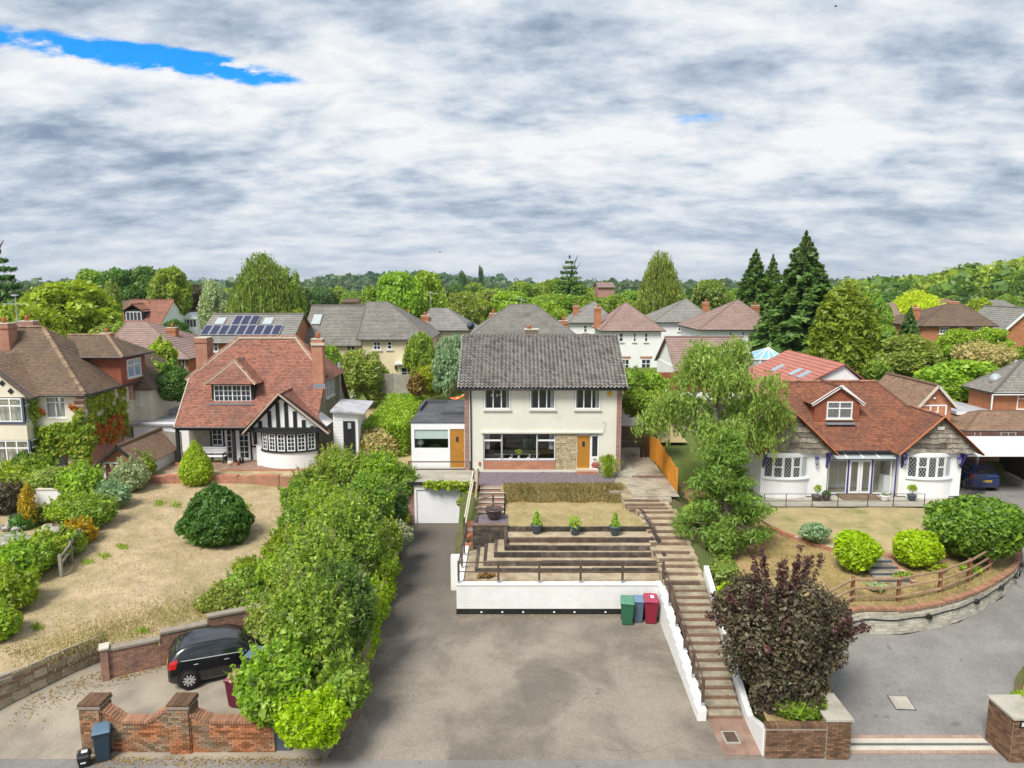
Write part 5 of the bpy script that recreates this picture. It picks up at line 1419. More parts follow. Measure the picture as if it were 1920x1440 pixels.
for(xx,zz)in((hl-.25,gz_-.15),(hr_+.2,gz_-.15)):
 MB().bar((xx,gy_+.03,zz),(pkx,gy_+.03,pkz-.02),.1,.28).build('bargeboard','black_timber',tud)
m=MB();ov_=.35
kkl=(pkz-gz_)/(pkx-hl)
A_=(hl-ov_,gy_-.28,gz_-ov_*kkl+.08);B_=(hr_+ov_,gy_-.28,gz_-ov_*kkl+.08);P_=(pkx,gy_-.28,pkz+.1)
def sy(z):return slope_y(z)+.02
roof_face(m,[(A_[0],sy(A_[2])+.3,A_[2]),A_,P_,(pkx,sy(P_[2]),P_[2])],C_,.02)
roof_face(m,[B_,(B_[0],sy(B_[2])+.3,B_[2]),(pkx,sy(P_[2]),P_[2]),P_],C_,.02)
m.build('gable_roof','red_plain_tiles',roof)
ridge_tiles(roof,(pkx,gy_-.28,P_[2]+.02),(pkx,sy(P_[2]),P_[2]+.03),'ridge_clay',.3,.1)
for e_ in(A_,B_):ridge_bar(MB(),(e_[0],e_[1]-.01,e_[2]+.01),(P_[0],P_[1]-.01,P_[2]+.01),.07).build('verge_mortar','mortar',roof)
brackets(tud,[((V(490,850,gy_).x-.35,gy_+.2,gz_-1.0),(V(490,850,gy_).x-.35,gy_-.25,gz_-.22)),((V(592,850,gy_).x+.15,gy_+.2,gz_-1.0),(V(592,850,gy_).x+.15,gy_-.25,gz_-.22))])
# bow: curved wall with six casements
bx0,bx1=V(492,840,gy_).x,V(590,840,gy_).x;cx_=(bx0+bx1)/2;hw=(bx1-bx0)/2
bow=.62;nseg=6;rad=(hw*hw+bow*bow)/(2*bow);ang0=math.asin(hw/rad)
def bowpt(t,rr=0.0):a=-ang0+2*ang0*t;return Vector((cx_+(rad+rr)*math.sin(a),gy_+.25+(rad-bow)-(rad+rr)*math.cos(a),0))
wz0_,wz1_=V(540,846,gy_-.3).z,gz_-.24
m=MB();prev=None
for i in range(19):
 q=bowpt(i/18,.12)
 if prev is not None:m.hexa([(prev.x,prev.y,tz),(q.x,q.y,tz),(q.x,gy_+.3,tz),(prev.x,gy_+.3,tz),(prev.x,prev.y,wz0_-.06),(q.x,q.y,wz0_-.06),(q.x,gy_+.3,wz0_-.06),(prev.x,gy_+.3,wz0_-.06)])
 prev=q
m.build('bow_wall','white_render',tud)
m=MB();mh_=MB();prev=None
for i in range(19):
 q=bowpt(i/18,.2)
 if prev is not None:hh_=lambda za,zb:[(prev.x,prev.y,za),(q.x,q.y,za),(q.x,gy_+.3,za),(prev.x,gy_+.3,za),(prev.x,prev.y,zb),(q.x,q.y,zb),(q.x,gy_+.3,zb),(prev.x,gy_+.3,zb)];m.hexa(hh_(wz0_-.06,wz0_+.03));mh_.hexa(hh_(wz1_-.03,wz1_+.06))
 prev=q
m.build('bow_sill','black_timber',tud);mh_.build('bow_head','black_timber',tud)
for i in range(nseg):
 a,b=bowpt(i/nseg+.018,.1),bowpt((i+1)/nseg-.018,.1);d=(b-a);ln=d.length;d.normalize()
 window(tud,(a.x,a.y,wz0_+.03),d,ln,wz1_-wz0_-.06,(1,),(1,),.06,.05,.06,'upvc','dark_glass',gb=(2,4),gbw=.03,name='casement')
for i in range(nseg+1):
 a=bowpt(i/nseg,.06);MB().box(a.x-.05,a.x+.05,a.y-.05,a.y+.05,wz0_,wz1_).build('mullion','black_timber',tud)
# porch side
fx=TL+.35
window(tud,(fx+1.35,fw_-.03,tz+.95),(1,0,0),.7,1.1,(1,),(1,),.07,.05,.07,'upvc','dark_glass',gb=(2,3),gbw=.03)
window(tud,(fx+3.9,fw_-.03,tz+.95),(1,0,0),.65,1.1,(1,),(1,),.07,.05,.07,'upvc','dark_glass',gb=(2,3),gbw=.03)
for k in range(2):window(tud,(fx+2.2+.775*k,fw_-.03,tz+.05),(1,0,0),.77,2.05,(1,),(1,),.12,.05,.07,'upvc','dark_glass',gb=(2,5),gbw=.035,name='french_door')
m=MB()
for x_ in(fx+1.3,fx+2.07,fx+3.76,fx+4.6):m.box(x_,x_+.09,fw_-.05,fw_+.02,tz+.05,tz+2.2)
m.box(fx+1.3,fx+4.69,fw_-.06,fw_-.0,tz+2.12,tz+2.2);m.box(fx+1.3,fx+2.15,fw_-.06,fw_,tz+.85,tz+.93);m.box(fx+3.85,fx+4.69,fw_-.06,fw_,tz+.85,tz+.93);m.build('timber_frame','black_timber',tud)
MB().box(fx+5.55,fx+6.2,fw_+.02,fw_+.08,tz+.05,tz+2.1).build('door','black_timber',tud)
for px in(335.5,440):x_=V(px,850,42.4).x;p=MB().box(x_-.09,x_+.09,42.3,42.48,tz,EZ-.05).build('porch_post','black_timber',tud);MB().box(x_-.2,x_+.2,42.2,42.6,tz-.3,tz+.18).build('post_base','red_brick',p)
MB().box(TL+.2,V(470,803,EY).x,42.3,42.46,EZ-.22,EZ-.06).build('porch_beam','black_timber',tud)
MB().box(TL-.1,V(610,870,41.6).x,41.2,fw_,tz-.35,tz+.01).build('porch_floor','terrace_tiles',tud)
MB().box(fx+.0,fx+1.28,fw_-.12,fw_-.02,tz,tz+2.2).build('board_screen','grey_fence',tud)
bn=thing('garden_bench','slatted white bench in front of the french doors on the porch','bench',(V(400,860,42.9).x,42.9,tz))
c_=wloc(bn)
for i in range(4):MB().box(c_.x-.75,c_.x+.75,c_.y-.22+.12*i,c_.y-.13+.12*i,tz+.42,tz+.45).build('seat_slat','upvc',bn)
for i in range(4):MB().box(c_.x-.75,c_.x+.75,c_.y+.27,c_.y+.30,tz+.55+.11*i,tz+.63+.11*i).build('back_slat','upvc',bn)
for x_ in(-.7,.7):m=MB();m.box(c_.x+x_-.03,c_.x+x_+.03,c_.y-.22,c_.y-.17,tz,tz+.65);m.box(c_.x+x_-.03,c_.x+x_+.03,c_.y+.30,c_.y+.35,tz,tz+.98);m.box(c_.x+x_-.03,c_.x+x_+.03,c_.y-.22,c_.y+.34,tz+.62,tz+.66);m.build('bench_end','iron',bn)
pb=thing('porch_pot','round stone pot beside the black porch post','pot',(V(432,858,42.3).x,42.3,tz));MB().lathe(wloc(pb),[(.1,0),(.18,.1),(.2,.22),(.15,.3)],12).build('pot_body','pale_stone',pb,smooth=True);MB().lathe(wloc(pb),[(.14,.28),(.05,.31)],10).build('pot_soil','soil',pb)
for k_ in range(2):
 bt=MB();x_=V(449+5*k_,853,42.9).x;bt.box(x_-.05,x_+.05,42.85,43.0,tz+.01,tz+.1);bt.box(x_-.05,x_+.05,42.93,43.02,tz+.1,tz+.3)
 tag(bt.build('boot','black_plastic',None),'black boot standing on the porch tiles','boot','pair of boots on the porch')
# grey shed and black side door to the right of the cottage
sh=thing('lean_to','grey boarded lean-to with sheet roof and black door beside the cottage','shed',(-10.2,43.5,tz))
x0_,x1_=V(626,830,43.2).x,V(672,830,43.2).x;zt=V(650,772,43.2).z
m=MB();m.box(x0_,x1_,43.2,45.6,tz,zt);m.build('wall','white_sheet',sh)
m=MB();m.prism([(x0_-.1,42.9,zt),(x1_+.5,42.9,zt-.1),(x1_+.5,42.9,zt-.02),(x0_-.1,42.9,zt+.12)],(0,3.0,.25));m.build('roof','grey_sheet',sh)
dd=MB().box(V(645,840,43.1).x,V(666,840,43.1).x,43.12,43.2,tz,V(655,790,43.1).z).build('door','black_paint',sh)
MB().box(V(652,795,43.1).x,V(658,795,43.1).x,43.1,43.12,V(655,804,43.1).z,V(655,793,43.1).z).build('door_glazing','frost',dd)
for i in range(14):MB().box(x0_+.01,V(644,840,43.1).x,43.17,43.2,tz+.02+i*.2,tz+.2+i*.2).build('weatherboard','white_sheet',sh)if tz+.2+i*.2<zt else None
# flue pipe and gutter on the pebbledash wall
MB().tube([(xs_+.5,48.6,5.2),(xs_+.5,48.6,8.6)],.09,8).build('flue_pipe','grey_frame',tud)
# low brick terrace wall
lw=thing('low_brick_wall','crumbling low red brick wall across the dry lawn below the cottage','wall',(-16,39.8,2.4))
m=MB();x_=-21.4;g2=random.Random(3)
while x_<-11.9:
 w_=g2.uniform(.5,1.1);h_=g2.uniform(-.05,.05);m.box(x_,x_+w_,39.6+g2.uniform(-.06,.03),40.0,2.2,3.0+h_);x_+=w_
m.build('wall_face','crumbling_brick',lw)
# brick edging of the porch
m=MB();m.box(TL+3.2,V(610,870,41.6).x,41.0,41.2,tz-.5,tz+.03);tag(m.build('porch_step','red_brick',None),'red brick step along the front of the cottage porch','step')
# ================================================================== ivy-clad house at the far left
iz=3.0;FY=41.0
iv=thing('ivy_house','cream house with brown hipped roof overgrown with ivy','house',(-29,FY,iz))
XR=-25.1;ze_=7.63;xL=-36.5
m=MB();wall_holes(m,(xL,FY,iz),(1,0,0),XR-xL,ze_-iz-.05,.25,[(V(85,770,FY).x-xL,V(123,770,FY).x-xL,V(100,784,FY).z-iz,V(100,744,FY).z-iz),(V(108,870,FY).x-xL,V(128,870,FY).x-xL,.1,2.2)])
m.box(XR-.25,XR,FY+.25,50,iz,ze_-.05);m.box(xL,XR-.25,49.8,50,iz,ze_-.05)
m.build('wall','cream_wall',iv)
MB().box(XR-.8,XR+.012,FY-.012,FY+4.0,iz,5.3).build('brick_corner','pink_brick',iv)
for k in range(7):MB().box(XR-.42-.12*(k%2),XR+.014,FY-.014,FY+.1,5.35+k*.32,5.35+k*.32+.22).build('quoin','red_brick',iv)
p=(V(85,770,FY).x,FY+.05,V(100,784,FY).z)
w=window(iv,p,(1,0,0),V(123,770,FY).x-p[0],V(100,744,FY).z-p[2],(1,1),(1,),.07,.06,.08,'upvc','glass',trans=[[.76],[.76]],sill=(.08,.08));curtains(w,(p[0],FY+.1,p[2]),(1,0,0),1.2,1.25,.12,'curtain',.55,.35)
MB().box(V(102,870,FY).x,V(117,870,FY).x,FY+.1,FY+.18,iz+.1,iz+2.1).build('door','grey_sheet',iv)
R_Y,R_Z=44.4,11.3
m=MB();A,B,Q,P=(xL,FY-.35,ze_-.05),(XR+.35,FY-.35,ze_-.05),(-29.3,R_Y,R_Z),(xL,R_Y,R_Z)
roof_face(m,[A,B,Q,P],C_,.02);roof_face(m,[B,(XR+.35,2*R_Y-FY+.35,ze_-.05),Q],C_,.02);roof_face(m,[(XR+.35,2*R_Y-FY+.35,ze_-.05),(xL,2*R_Y-FY+.35,ze_-.05),P,Q],C_,.02)
iroof=m.build('roof','brown_plain_tiles',iv)
ridge_tiles(iroof,B,Q,'brown_clay',.33,.14);ridge_tiles(iroof,P,Q,'brown_clay',.33,.14)
m=MB();m.tube([(xL,FY-.4,ze_-.1),(XR+.4,FY-.4,ze_-.1)],.06,6);m.tube([(XR+.4,FY-.4,ze_-.1),(XR+.4,47,ze_-.1)],.06,6);m.build('gutter_pipe','gutter',iroof)
# brown tile-hung dormer wing
dwx0,dwx1,dwy0,dwy1=-28.3,-24.75,44.6,47.6;dzt=V(190,668,44.6).z
dw=MB().box(dwx0,dwx1,dwy0,dwy1,7.4,dzt).build('dormer','tile_hung',iroof)
window(dw,(dwx1,dwy0+.7,dzt-1.5),(0,1,0),1.7,1.2,(1,1),(1,),.07,.06,.08,'upvc','pale_glass',proud=.05,trans=[[.7],[.7]],sill=(.05,.08))
m=MB();a,b,c,d=(dwx0-.5,dwy0-.45,dzt),(dwx1+.45,dwy0-.45,dzt),(dwx1+.45,dwy1+.4,dzt),(dwx0-.5,dwy1+.4,dzt);q1,q0=(-26.3,46.1,dzt+1.25),(-28.8,46.1,dzt+1.25)
roof_face(m,[a,b,q1,q0],C_,.02);roof_face(m,[b,c,q1],C_,.02);roof_face(m,[c,d,q0,q1],C_,.02);m.build('dormer_roof','brown_plain_tiles',dw)
ridge_tiles(dw,b,q1,'brown_clay',.33,.12);ridge_tiles(dw,q0,q1,'brown_clay',.33,.12)
m=MB();m.tube([Vector(a)-Vector((0,.04,.04)),Vector(b)-Vector((0,.04,.04))],.06,6);m.tube([Vector(b)-Vector((-.04,0,.04)),Vector(c)-Vector((-.04,0,.04))],.06,6);m.build('gutter_pipe','gutter',dw)
chimney(iroof,V(7,640,R_Y-1.2).x,R_Y-1.0,9.0,V(5,607,R_Y-1).z,.95,.8,'red_brick',1)
chimney(iroof,V(52,612,R_Y+2).x,R_Y+2.0,9.5,V(55,603,R_Y+2).z,1.1,.6,'pink_brick',1)
an=MB();x_=V(33,605,R_Y).x;an.tube([(x_,R_Y,11.2),(x_,R_Y,13.2)],.03,6);an.tube([(x_-.8,R_Y,12.7),(x_+.5,R_Y,12.7)],.02,5);an.box(x_-.18,x_+.18,R_Y-.1,R_Y+.1,13.2,13.3)
for k in range(6):an.tube([(x_-.7+.22*k,R_Y-.25,12.7),(x_-.7+.22*k,R_Y+.25,12.7)],.012,4)
an.build('aerial','galvanised',iroof)
# front bay with gable
by=40.1;bx1_=V(50,800,by).x
m=MB();m.box(xL,bx1_,by,FY-.001,V(20,825,by).z,V(20,792,by).z);m.box(xL,bx1_,by+.05,FY-.002,iz,V(20,872,by).z);m.box(xL,bx1_-.12,by+.3,FY-.003,V(20,872,by).z,V(20,745,by).z)
gpk=V(-32,672,by)
m.prism([(bx1_+.1,by+.1,V(20,745,by).z),(gpk.x,by+.1,gpk.z-.2),(2*gpk.x-bx1_-.1,by+.1,V(20,745,by).z)],(0,2.5,0));m.build('bay','cream_wall',iv)
for(ya,yb_)in((791,747),(871,826)):
 za,zb=V(20,ya,by).z,V(20,yb_,by).z;xw=V(44 if ya<800 else 50,800,by).x
 w=window(iv,(xw-2.0,by,za),(1,0,0),2.0,zb-za,(1,1,1),(1,),.06,.07,.08,'upvc','glass',trans=[[.7],[.7],[.7]]);curtains(w,(xw-2.0,by+.1,za),(1,0,0),2.0,zb-za,.1,'curtain',.2,.2)
 window(iv,(xw+.12,by+.04,za),(0,1,0),.8,zb-za,(1,),(1,),.06,.07,.08,'upvc','glass',trans=[[.7]])
 MB().box(xw-2.1,xw+.16,by-.05,by+.3,za-.14,za-.01).build('bay_sill','slate_plinth',iv)
 MB().box(xw,xw+.12,by-.02,by+.1,za,zb).build('bay_post','slate_plinth',iv)
m=MB();e0=(V(52,745,by).x+.35,by-.1,V(20,748,by).z)
m.bar(e0,(gpk.x,by-.1,gpk.z),.08,.26);m.build('bargeboard','slate_plinth',iv)
m=MB();roof_face(m,[(e0[0],by-.3,e0[2]+.1),(e0[0],FY+.3,e0[2]+.1),(gpk.x,FY+2.5,gpk.z+.1),(gpk.x,by-.3,gpk.z+.1)],C_,.02);roof_face(m,[(2*gpk.x-e0[0],FY+.3,e0[2]+.1),(2*gpk.x-e0[0],by-.3,e0[2]+.1),(gpk.x,by-.3,gpk.z+.1),(gpk.x,FY+2.5,gpk.z+.1)],C_,.02);m.build('bay_roof','shed_tiles',iv)
for k_ in range(2):MB().obox((V(2+16*k_,719+15*k_,by).x,by+.09,V(2,719+15*k_,by).z),(.09,0,.09),(0,.03,0),(-.09,0,.09)).build('vent','black_timber',iv)
# rear wing
rzt=V(250,728,46.6).z
wg=MB();wx0,wx1=-25.4,V(283,760,46.6).x
wg.box(wx0,wx1,46.6,53,iz+1.0,rzt);wg.build('rear_wing','cream_wall',iv)
MB().box(wx0,wx1+.02,46.58,53,iz,iz+1.0).build('rear_plinth','pink_brick',iv)
window(iv,(V(250,760,46.6).x,46.6,V(250,762,46.6).z),(1,0,0),.6,1.0,(1,),(1,),.06,.05,.08,'upvc','pale_glass',trans=[[.7]],proud=.04,sill=(.05,.06))
m=MB();roof_face(m,[(wx1+.3,46.2,rzt-.05),(wx1+.3,53.4,rzt-.05),(wx0-1.2,50,rzt+2.6),(wx0-1.2,48.5,rzt+2.6)],C_,.02);roof_face(m,[(wx0-1.5,46.2,rzt-.05),(wx1+.3,46.2,rzt-.05),(wx0-1.2,48.5,rzt+2.6)],C_,.02);m.build('rear_roof','brown_plain_tiles',iv)
m=MB();m.tube([(V(247,760,46.4).x,46.4,rzt),(V(247,760,46.4).x,46.4,iz+.2)],.05,6);m.build('downpipe','gutter',iv)
chimney(iv,V(237,720,46).x,46.2,6.4,V(237,706,46).z,.55,.5,'pink_brick',0)
# flat roofs of outbuildings between the houses
ob=thing('flat_roof_garage','white garage with grey flat roof between the ivy house and the cottage','garage',(-22.8,45,iz))
m=MB();m.box(-24.8,-21.2,45.6,52,iz,V(300,797,45.6).z);m.build('wall','white_render',ob)
zt=V(300,797,45.6).z;m=MB();m.box(-24.95,-21.05,45.4,52.2,zt,zt+.1);m.box(-24.5,-22.2,49,52.2,zt+.1,zt+.45);m.build('roof','grey_sheet',ob)
MB().box(-24.2,-22.0,45.56,45.6,iz,iz+2).build('door','white_sheet',ob)
# small brick garage with pitched roof
sg=thing('brick_garage','small orange brick garage with maroon door and tiled pitched roof','garage',(-22.6,40,2.7))
gx_a,gx_b,gyy=V(193,880,39.2).x,V(262,880,39.2).x,39.2;gze=V(220,866,gyy).z;gzp=V(228,835,gyy).z
m=MB();m.box(gx_a,gx_b,gyy,44,1.4,gze);m.build('wall','white_render',sg)
m=MB();m.prism([(gx_a,gyy-.01,gze),(gx_b,gyy-.01,gze),((gx_a+gx_b)/2,gyy-.01,gzp)],(0,4.8,0));m.build('gable','orange_brick',sg)
d=MB().box(V(199,880,gyy).x,V(252,880,gyy).x,gyy-.05,gyy,1.5,gze-.12).build('door','bin_maroon',sg)
for k in range(5):
 x_=V(199,880,gyy).x+.06+k*.3;MB().box(x_,x_+.26,gyy-.07,gyy-.05,1.6,gze-.2).build('door_panel','bin_maroon',d)
gable_roof_y(sg,gx_a,gx_b,gyy,44,gze,gzp,'shed_tiles',C_,.02,.25,.3)
for s_ in(-1,1):MB().bar(((gx_a+gx_b)/2+s_*((gx_b-gx_a)/2+.25),gyy-.3,gze-.25),((gx_a+gx_b)/2,gyy-.3,gzp-.02),.06,.14).build('bargeboard','black_timber',sg)
# fence between cottage and garage
fence('grey_board_fence','weathered grey board fence beside the cottage porch',[(-22.4,43.9),(-20.6,43.2)],lambda x,y:2.9,1.9,'grey_fence',.13)
fence('leaning_fence','old grey fence panel leaning among bushes by the brick garage',[(-22.1,43.6),(-21.6,41.2)],lambda x,y:2.8,1.6,'grey_fence',.13)
# ================================================================== bungalow on the right
bz=1.8;BD=39.6
bg_=thing('bungalow','white bungalow with orange tile roof, waney board gables and bow windows','bungalow',(20,BD,bz))
EYb,EZb,Kb=40.0,4.43,.9
RYb,RZb=43.9,7.92
bl_,br2=13.9,26.1
rx0b,rx1b=17.0,22.7
m=MB();BEb=2*RYb-EYb
m.box(bl_+.2,br2-.2,41.6,BEb-.3,bz,EZb)
GYb=39.3
gxl=(V(1424,850,GYb).x,V(1566,850,GYb).x,V(1492,778,GYb));gxr=(V(1686,850,GYb).x,V(1838,850,GYb).x,V(1767,782,GYb))
gzl=V(1500,848,GYb).z
for(a,b,pk_)in(gxl,gxr):
 b2=min(b,26.0);m.box(a+.25,b2-.25,GYb+.3,41.6,bz,gzl+.05)
m.build('wall','white_render',bg_)
m=MB()
for(a,b,pk_)in(gxl,gxr):b2=min(b,26.0);m.box(a+.22,b2-.22,GYb+.26,GYb+.5,bz-.25,bz+.05)
m.build('plinth','slate_plinth',bg_)
# main roof
m=MB();ov=.3
roof_face(m,[(bl_,EYb,EZb),(br2,EYb,EZb),(rx1b,RYb,RZb),(rx0b,RYb,RZb)],C_,.02)
roof_face(m,[(br2,EYb,EZb),(br2,BEb,EZb),(rx1b,RYb,RZb)],C_,.02)
roof_face(m,[(br2,BEb,EZb),(bl_,BEb,EZb),(rx0b,RYb,RZb),(rx1b,RYb,RZb)],C_,.02)
roof_face(m,[(bl_,BEb,EZb),(bl_,EYb,EZb),(rx0b,RYb,RZb)],C_,.02)
broof=m.build('roof','orange_plain_tiles',bg_)
ridge_tiles(broof,(rx0b,RYb,RZb+.03),(rx1b,RYb,RZb+.03),'ridge_clay',.33,.12)
for a,b in(((br2,EYb,EZb),(rx1b,RYb,RZb)),((bl_,EYb,EZb),(rx0b,RYb,RZb))):ridge_bar(MB(),a,b,.1).build('ridge_caps','orange_plain_tiles',broof)
MB().tube([(gxl[1],EYb-.05,EZb-.05),(gxr[0],EYb-.05,EZb-.05)],.06,6).build('gutter_pipe','gutter',broof)
def bsy(z):return EYb+(z-EZb)/Kb
for gi,(a,b,pk_)in enumerate((gxl,gxr)):
 k=(pk_.z-gzl)/(pk_.x-a);kr=(pk_.z-gzl)/(b-pk_.x);ov_=.12
 m=MB();ze2=gzl-ov_*k;ze3=gzl-ov_*kr;yf=GYb-.2
 roof_face(m,[(a-ov_,bsy(ze2)+.6,ze2),(a-ov_,yf,ze2),(pk_.x,yf,pk_.z+.08),(pk_.x,bsy(pk_.z+.08),pk_.z+.08)],C_,.02)
 roof_face(m,[(b+ov_,yf,ze3),(b+ov_,bsy(ze3)+.6,ze3),(pk_.x,bsy(pk_.z+.08),pk_.z+.08),(pk_.x,yf,pk_.z+.08)],C_,.02)
 gr2=m.build('gable_roof','orange_plain_tiles',broof)
 ridge_tiles(gr2,(pk_.x,yf,pk_.z+.1),(pk_.x,bsy(pk_.z+.1),pk_.z+.1),'ridge_clay',.33,.11)
 for(e_,kk_)in((a-ov_,k),(b+ov_,kr)):ridge_bar(MB(),(e_,yf-.02,gzl-ov_*kk_),(pk_.x,yf-.02,pk_.z+.08),.06).build('verge_tiles','terracotta',gr2)
 # waney boards, one by one
 gb_=MB().prism([(a+.02,GYb+.12,gzl-.03),(b-.02,GYb+.12,gzl-.03),(pk_.x,GYb+.12,pk_.z)],(0,.5,0)).build('gable_backing','black_timber',bg_)
 nb=7;H_=pk_.z-gzl;g3=random.Random(20+gi)
 for j in range(nb):
  z0=gzl-.06+H_*j/nb;z1=gzl+H_*(j+1)/nb+.02
  def xl_(z):return a+(z-gzl)/k+.04
  def xr_(z):return b-(z-gzl)/kr-.04
  zm=max(z0,gzl)
  n=max(2,int((xr_(zm)-xl_(zm))/.3));cut=g3.randrange(n//4,max(n//4+1,3*n//4))if n>4 else None
  segs=[(0,cut),(cut,n)]if cut and j%2 else[(0,n)]
  wob=[g3.uniform(-.05,.05)for _ in range(n+1)]
  for(i0,i1)in segs:
   m=MB();
   for i in range(i0,i1):
    def pt(i,top):
     z=min(z1,pk_.z-.05)if top else zm
     x=xl_(z)+(xr_(z)-xl_(z))*i/n
     return x,(z if top else z0+wob[i])
    (x0a,za0),(x1a,za1)=pt(i,0),pt(i+1,0);(x0b_,zb0),(x1b_,zb1)=pt(i,1),pt(i+1,1)
    yo=GYb+.03;yt=GYb+.10
    m.hexa([(x0a+(.01 if i==i0 else 0),yo,za0),(x1a-(.01 if i==i1-1 else 0),yo,za1),(x1a,yo+.05,za1),(x0a,yo+.05,za0),(x0b_,yt,zb0),(x1b_,yt,zb1),(x1b_,yt+.02,zb1),(x0b_,yt+.02,zb0)])
   m.build('waney_board','weather_board',gb_)
 brackets(bg_,[((a+.35,GYb+.28,gzl-.95),(a+.35,GYb-.15,gzl-.1)),((min(b,26.0)-.32,GYb+.28,gzl-.95),(min(b,26.0)-.32,GYb-.15,gzl-.1))],'navy_paint')
 # bow window
 cx2=V(1477 if gi==0 else 1748,880,GYb).x;hw2=1.28;bow2=.32;rad2=(hw2**2+bow2**2)/(2*bow2);an0=math.asin(hw2/rad2)
 def bp(t,rr=0.0):aa=-an0+2*an0*t;return Vector((cx2+(rad2+rr)*math.sin(aa),GYb+.3+(rad2-bow2)-(rad2+rr)*math.cos(aa),0))
 z0w,z1w=V(1480,897,GYb).z,V(1480,857,GYb).z
 for(za,zb,nm_)in((bz-.25,z0w-.06,'bow_wall'),(z1w,gzl-.05,'bow_head')):
  m=MB();prev=None
  for i in range(13):
   q=bp(i/12,.02)
   if prev is not None:m.hexa([(prev.x,prev.y,za),(q.x,q.y,za),(q.x,GYb+.32,za),(prev.x,GYb+.32,za),(prev.x,prev.y,zb),(q.x,q.y,zb),(q.x,GYb+.32,zb),(prev.x,GYb+.32,zb)])
   prev=q
  m.build(nm_,'white_render',bg_)
 m=MB();prev=None
 for i in range(13):
  q=bp(i/12,.12)
  if prev is not None:m.hexa([(prev.x,prev.y,z0w-.07),(q.x,q.y,z0w-.07),(q.x,GYb+.32,z0w-.07),(prev.x,GYb+.32,z0w-.07),(prev.x,prev.y,z0w),(q.x,q.y,z0w),(q.x,GYb+.32,z0w),(prev.x,GYb+.32,z0w)])
  prev=q
 m.build('bow_sill','upvc',bg_)
 for i in range(5):
  a_,b_=bp(i/5+.003),bp((i+1)/5-.003);d_=b_-a_;ln=d_.length;d_.normalize()
  ww=window(bg_,(a_.x,a_.y,z0w),d_,ln,z1w-z0w,(1,),(1,),.06,.06,.06,'upvc','dark_glass' if i not in(0,4)else 'frost' if i==4 else 'dark_glass',trans=[[.52]if i in(1,3)else[]],lead=.17 if i!=4 else None,name='casement')
# plaque, lanterns
MB().box(V(1758,804,GYb).x,V(1771,804,GYb).x,GYb-.01,GYb+.03,V(1760,806,GYb).z,V(1760,800,GYb).z).build('plaque','sill',bg_)
def lantern(px,py,lab):
 p=V(px,py,GYb+.05);t=thing('wall_lantern',lab,'lantern',(p.x,p.y,p.z-.25),'wall lanterns on the bungalow')
 m=MB();m.box(p.x-.03,p.x+.03,p.y,p.y+.26,p.z+.1,p.z+.14);m.build('arm','navy_paint',t)
 MB().lathe((p.x,p.y,p.z),[(.14,.12),(.10,.18),(.02,.26)],6).build('cap','navy_paint',t);MB().lathe((p.x,p.y,p.z),[(.06,-.2),(.10,.11)],6).build('glass_body','frost',t);MB().lathe((p.x,p.y,p.z),[(.02,-.27),(.07,-.2)],6).build('finial','navy_paint',t)
 m=MB()
 for q in range(6):aa=q*math.pi/3;m.bar((p.x+.062*math.cos(aa),p.y+.062*math.sin(aa),p.z-.2),(p.x+.104*math.cos(aa),p.y+.104*math.sin(aa),p.z+.11),.016,.016)
 m.build('frame','navy_paint',t)
lantern(1532,864,'dark blue wall lantern between porch and the bow window behind the birch')
lantern(1698,864,'dark blue wall lantern between porch and the bow window near the carport')
lantern(1799,864,'dark blue wall lantern beside the carport end of the bungalow')
# glazed porch
pY=40.05;pz=bz+.05
pl,pr2,pzt=V(1553,880,pY).x,V(1672,880,pY).x,V(1610,860,pY).z
m=MB();m.box(pl,pr2,41.3,41.6,bz,EZb-.1);m.build('porch_wall','cream_render',bg_)
window(bg_,(V(1552,880,41.3).x,41.3,bz+1.0),(1,0,0),.42,1.1,(1,),(1,),.06,.05,.06,'upvc','dark_glass',proud=.02)
window(bg_,(V(1566,880,41.3).x+.1,41.3,bz+.1),(1,0,0),.95,2.05,(1,),(1,),.12,.05,.06,'upvc','dark_glass',gb=(3,5),gbw=.05,proud=.02,name='inner_door',trans=[[]])
for k,px in enumerate((1592,1614)):
 window(bg_,(V(px,880,pY).x,pY,pz),(1,0,0),V(px+21,880,pY).x-V(px,880,pY).x,pzt-pz-.06,(1,),(1,),.12,.05,.06,'upvc','glass',name='porch_door')
for px in(1590.5,1635.5):x_=V(px,880,pY).x;MB().box(x_-.045,x_+.045,pY-.04,pY+.06,bz,pzt).build('porch_post','navy_paint',bg_)
for(pa,pb)in((1553,1589),(1637,1672)):window(bg_,(V(pa,880,pY).x,pY,pz),(1,0,0),V(pb,880,pY).x-V(pa,880,pY).x,pzt-pz-.06,(1,),(1,),.05,.05,.05,'upvc','glass',name='porch_pane')
MB().box(pl,pr2,pY-.06,pY+.1,pzt-.06,pzt+.06).build('porch_beam','navy_paint',bg_)
MB().prism([(pl-.1,pY-.35,pzt+.06),(pl-.1,pY-.35,pzt+.09),(pl-.1,41.3,EZb+.05),(pl-.1,41.3,EZb+.0)],(pr2-pl+.2,0,0)).build('porch_roof','frost',bg_)
for k in range(5):x_=pl+(pr2-pl)*k/4;b_=MB().bar((x_,pY-.38,pzt+.11),(x_,41.3,EZb+.09),.07,.05).build('glazing_bar','upvc',bg_)
MB().box(pl,pr2,pY-.1,41.3,bz-.2,bz+.04).build('porch_floor','paving',bg_)
MB().box(pl,pr2,pY-.13,pY-.1,bz-.2,bz+.03).build('porch_sill','navy_paint',bg_)
MB().box(V(1580,940,39).x,V(1650,940,39).x,38.95,39.9,bz-.05,bz+.12).build('doorstep','tan_brick',bg_)
mc_=thing('white_cabinet','white cabinet standing inside the porch','cabinet',(V(1662,900,40.6).x,40.6,bz+.04));c_=wloc(mc_)
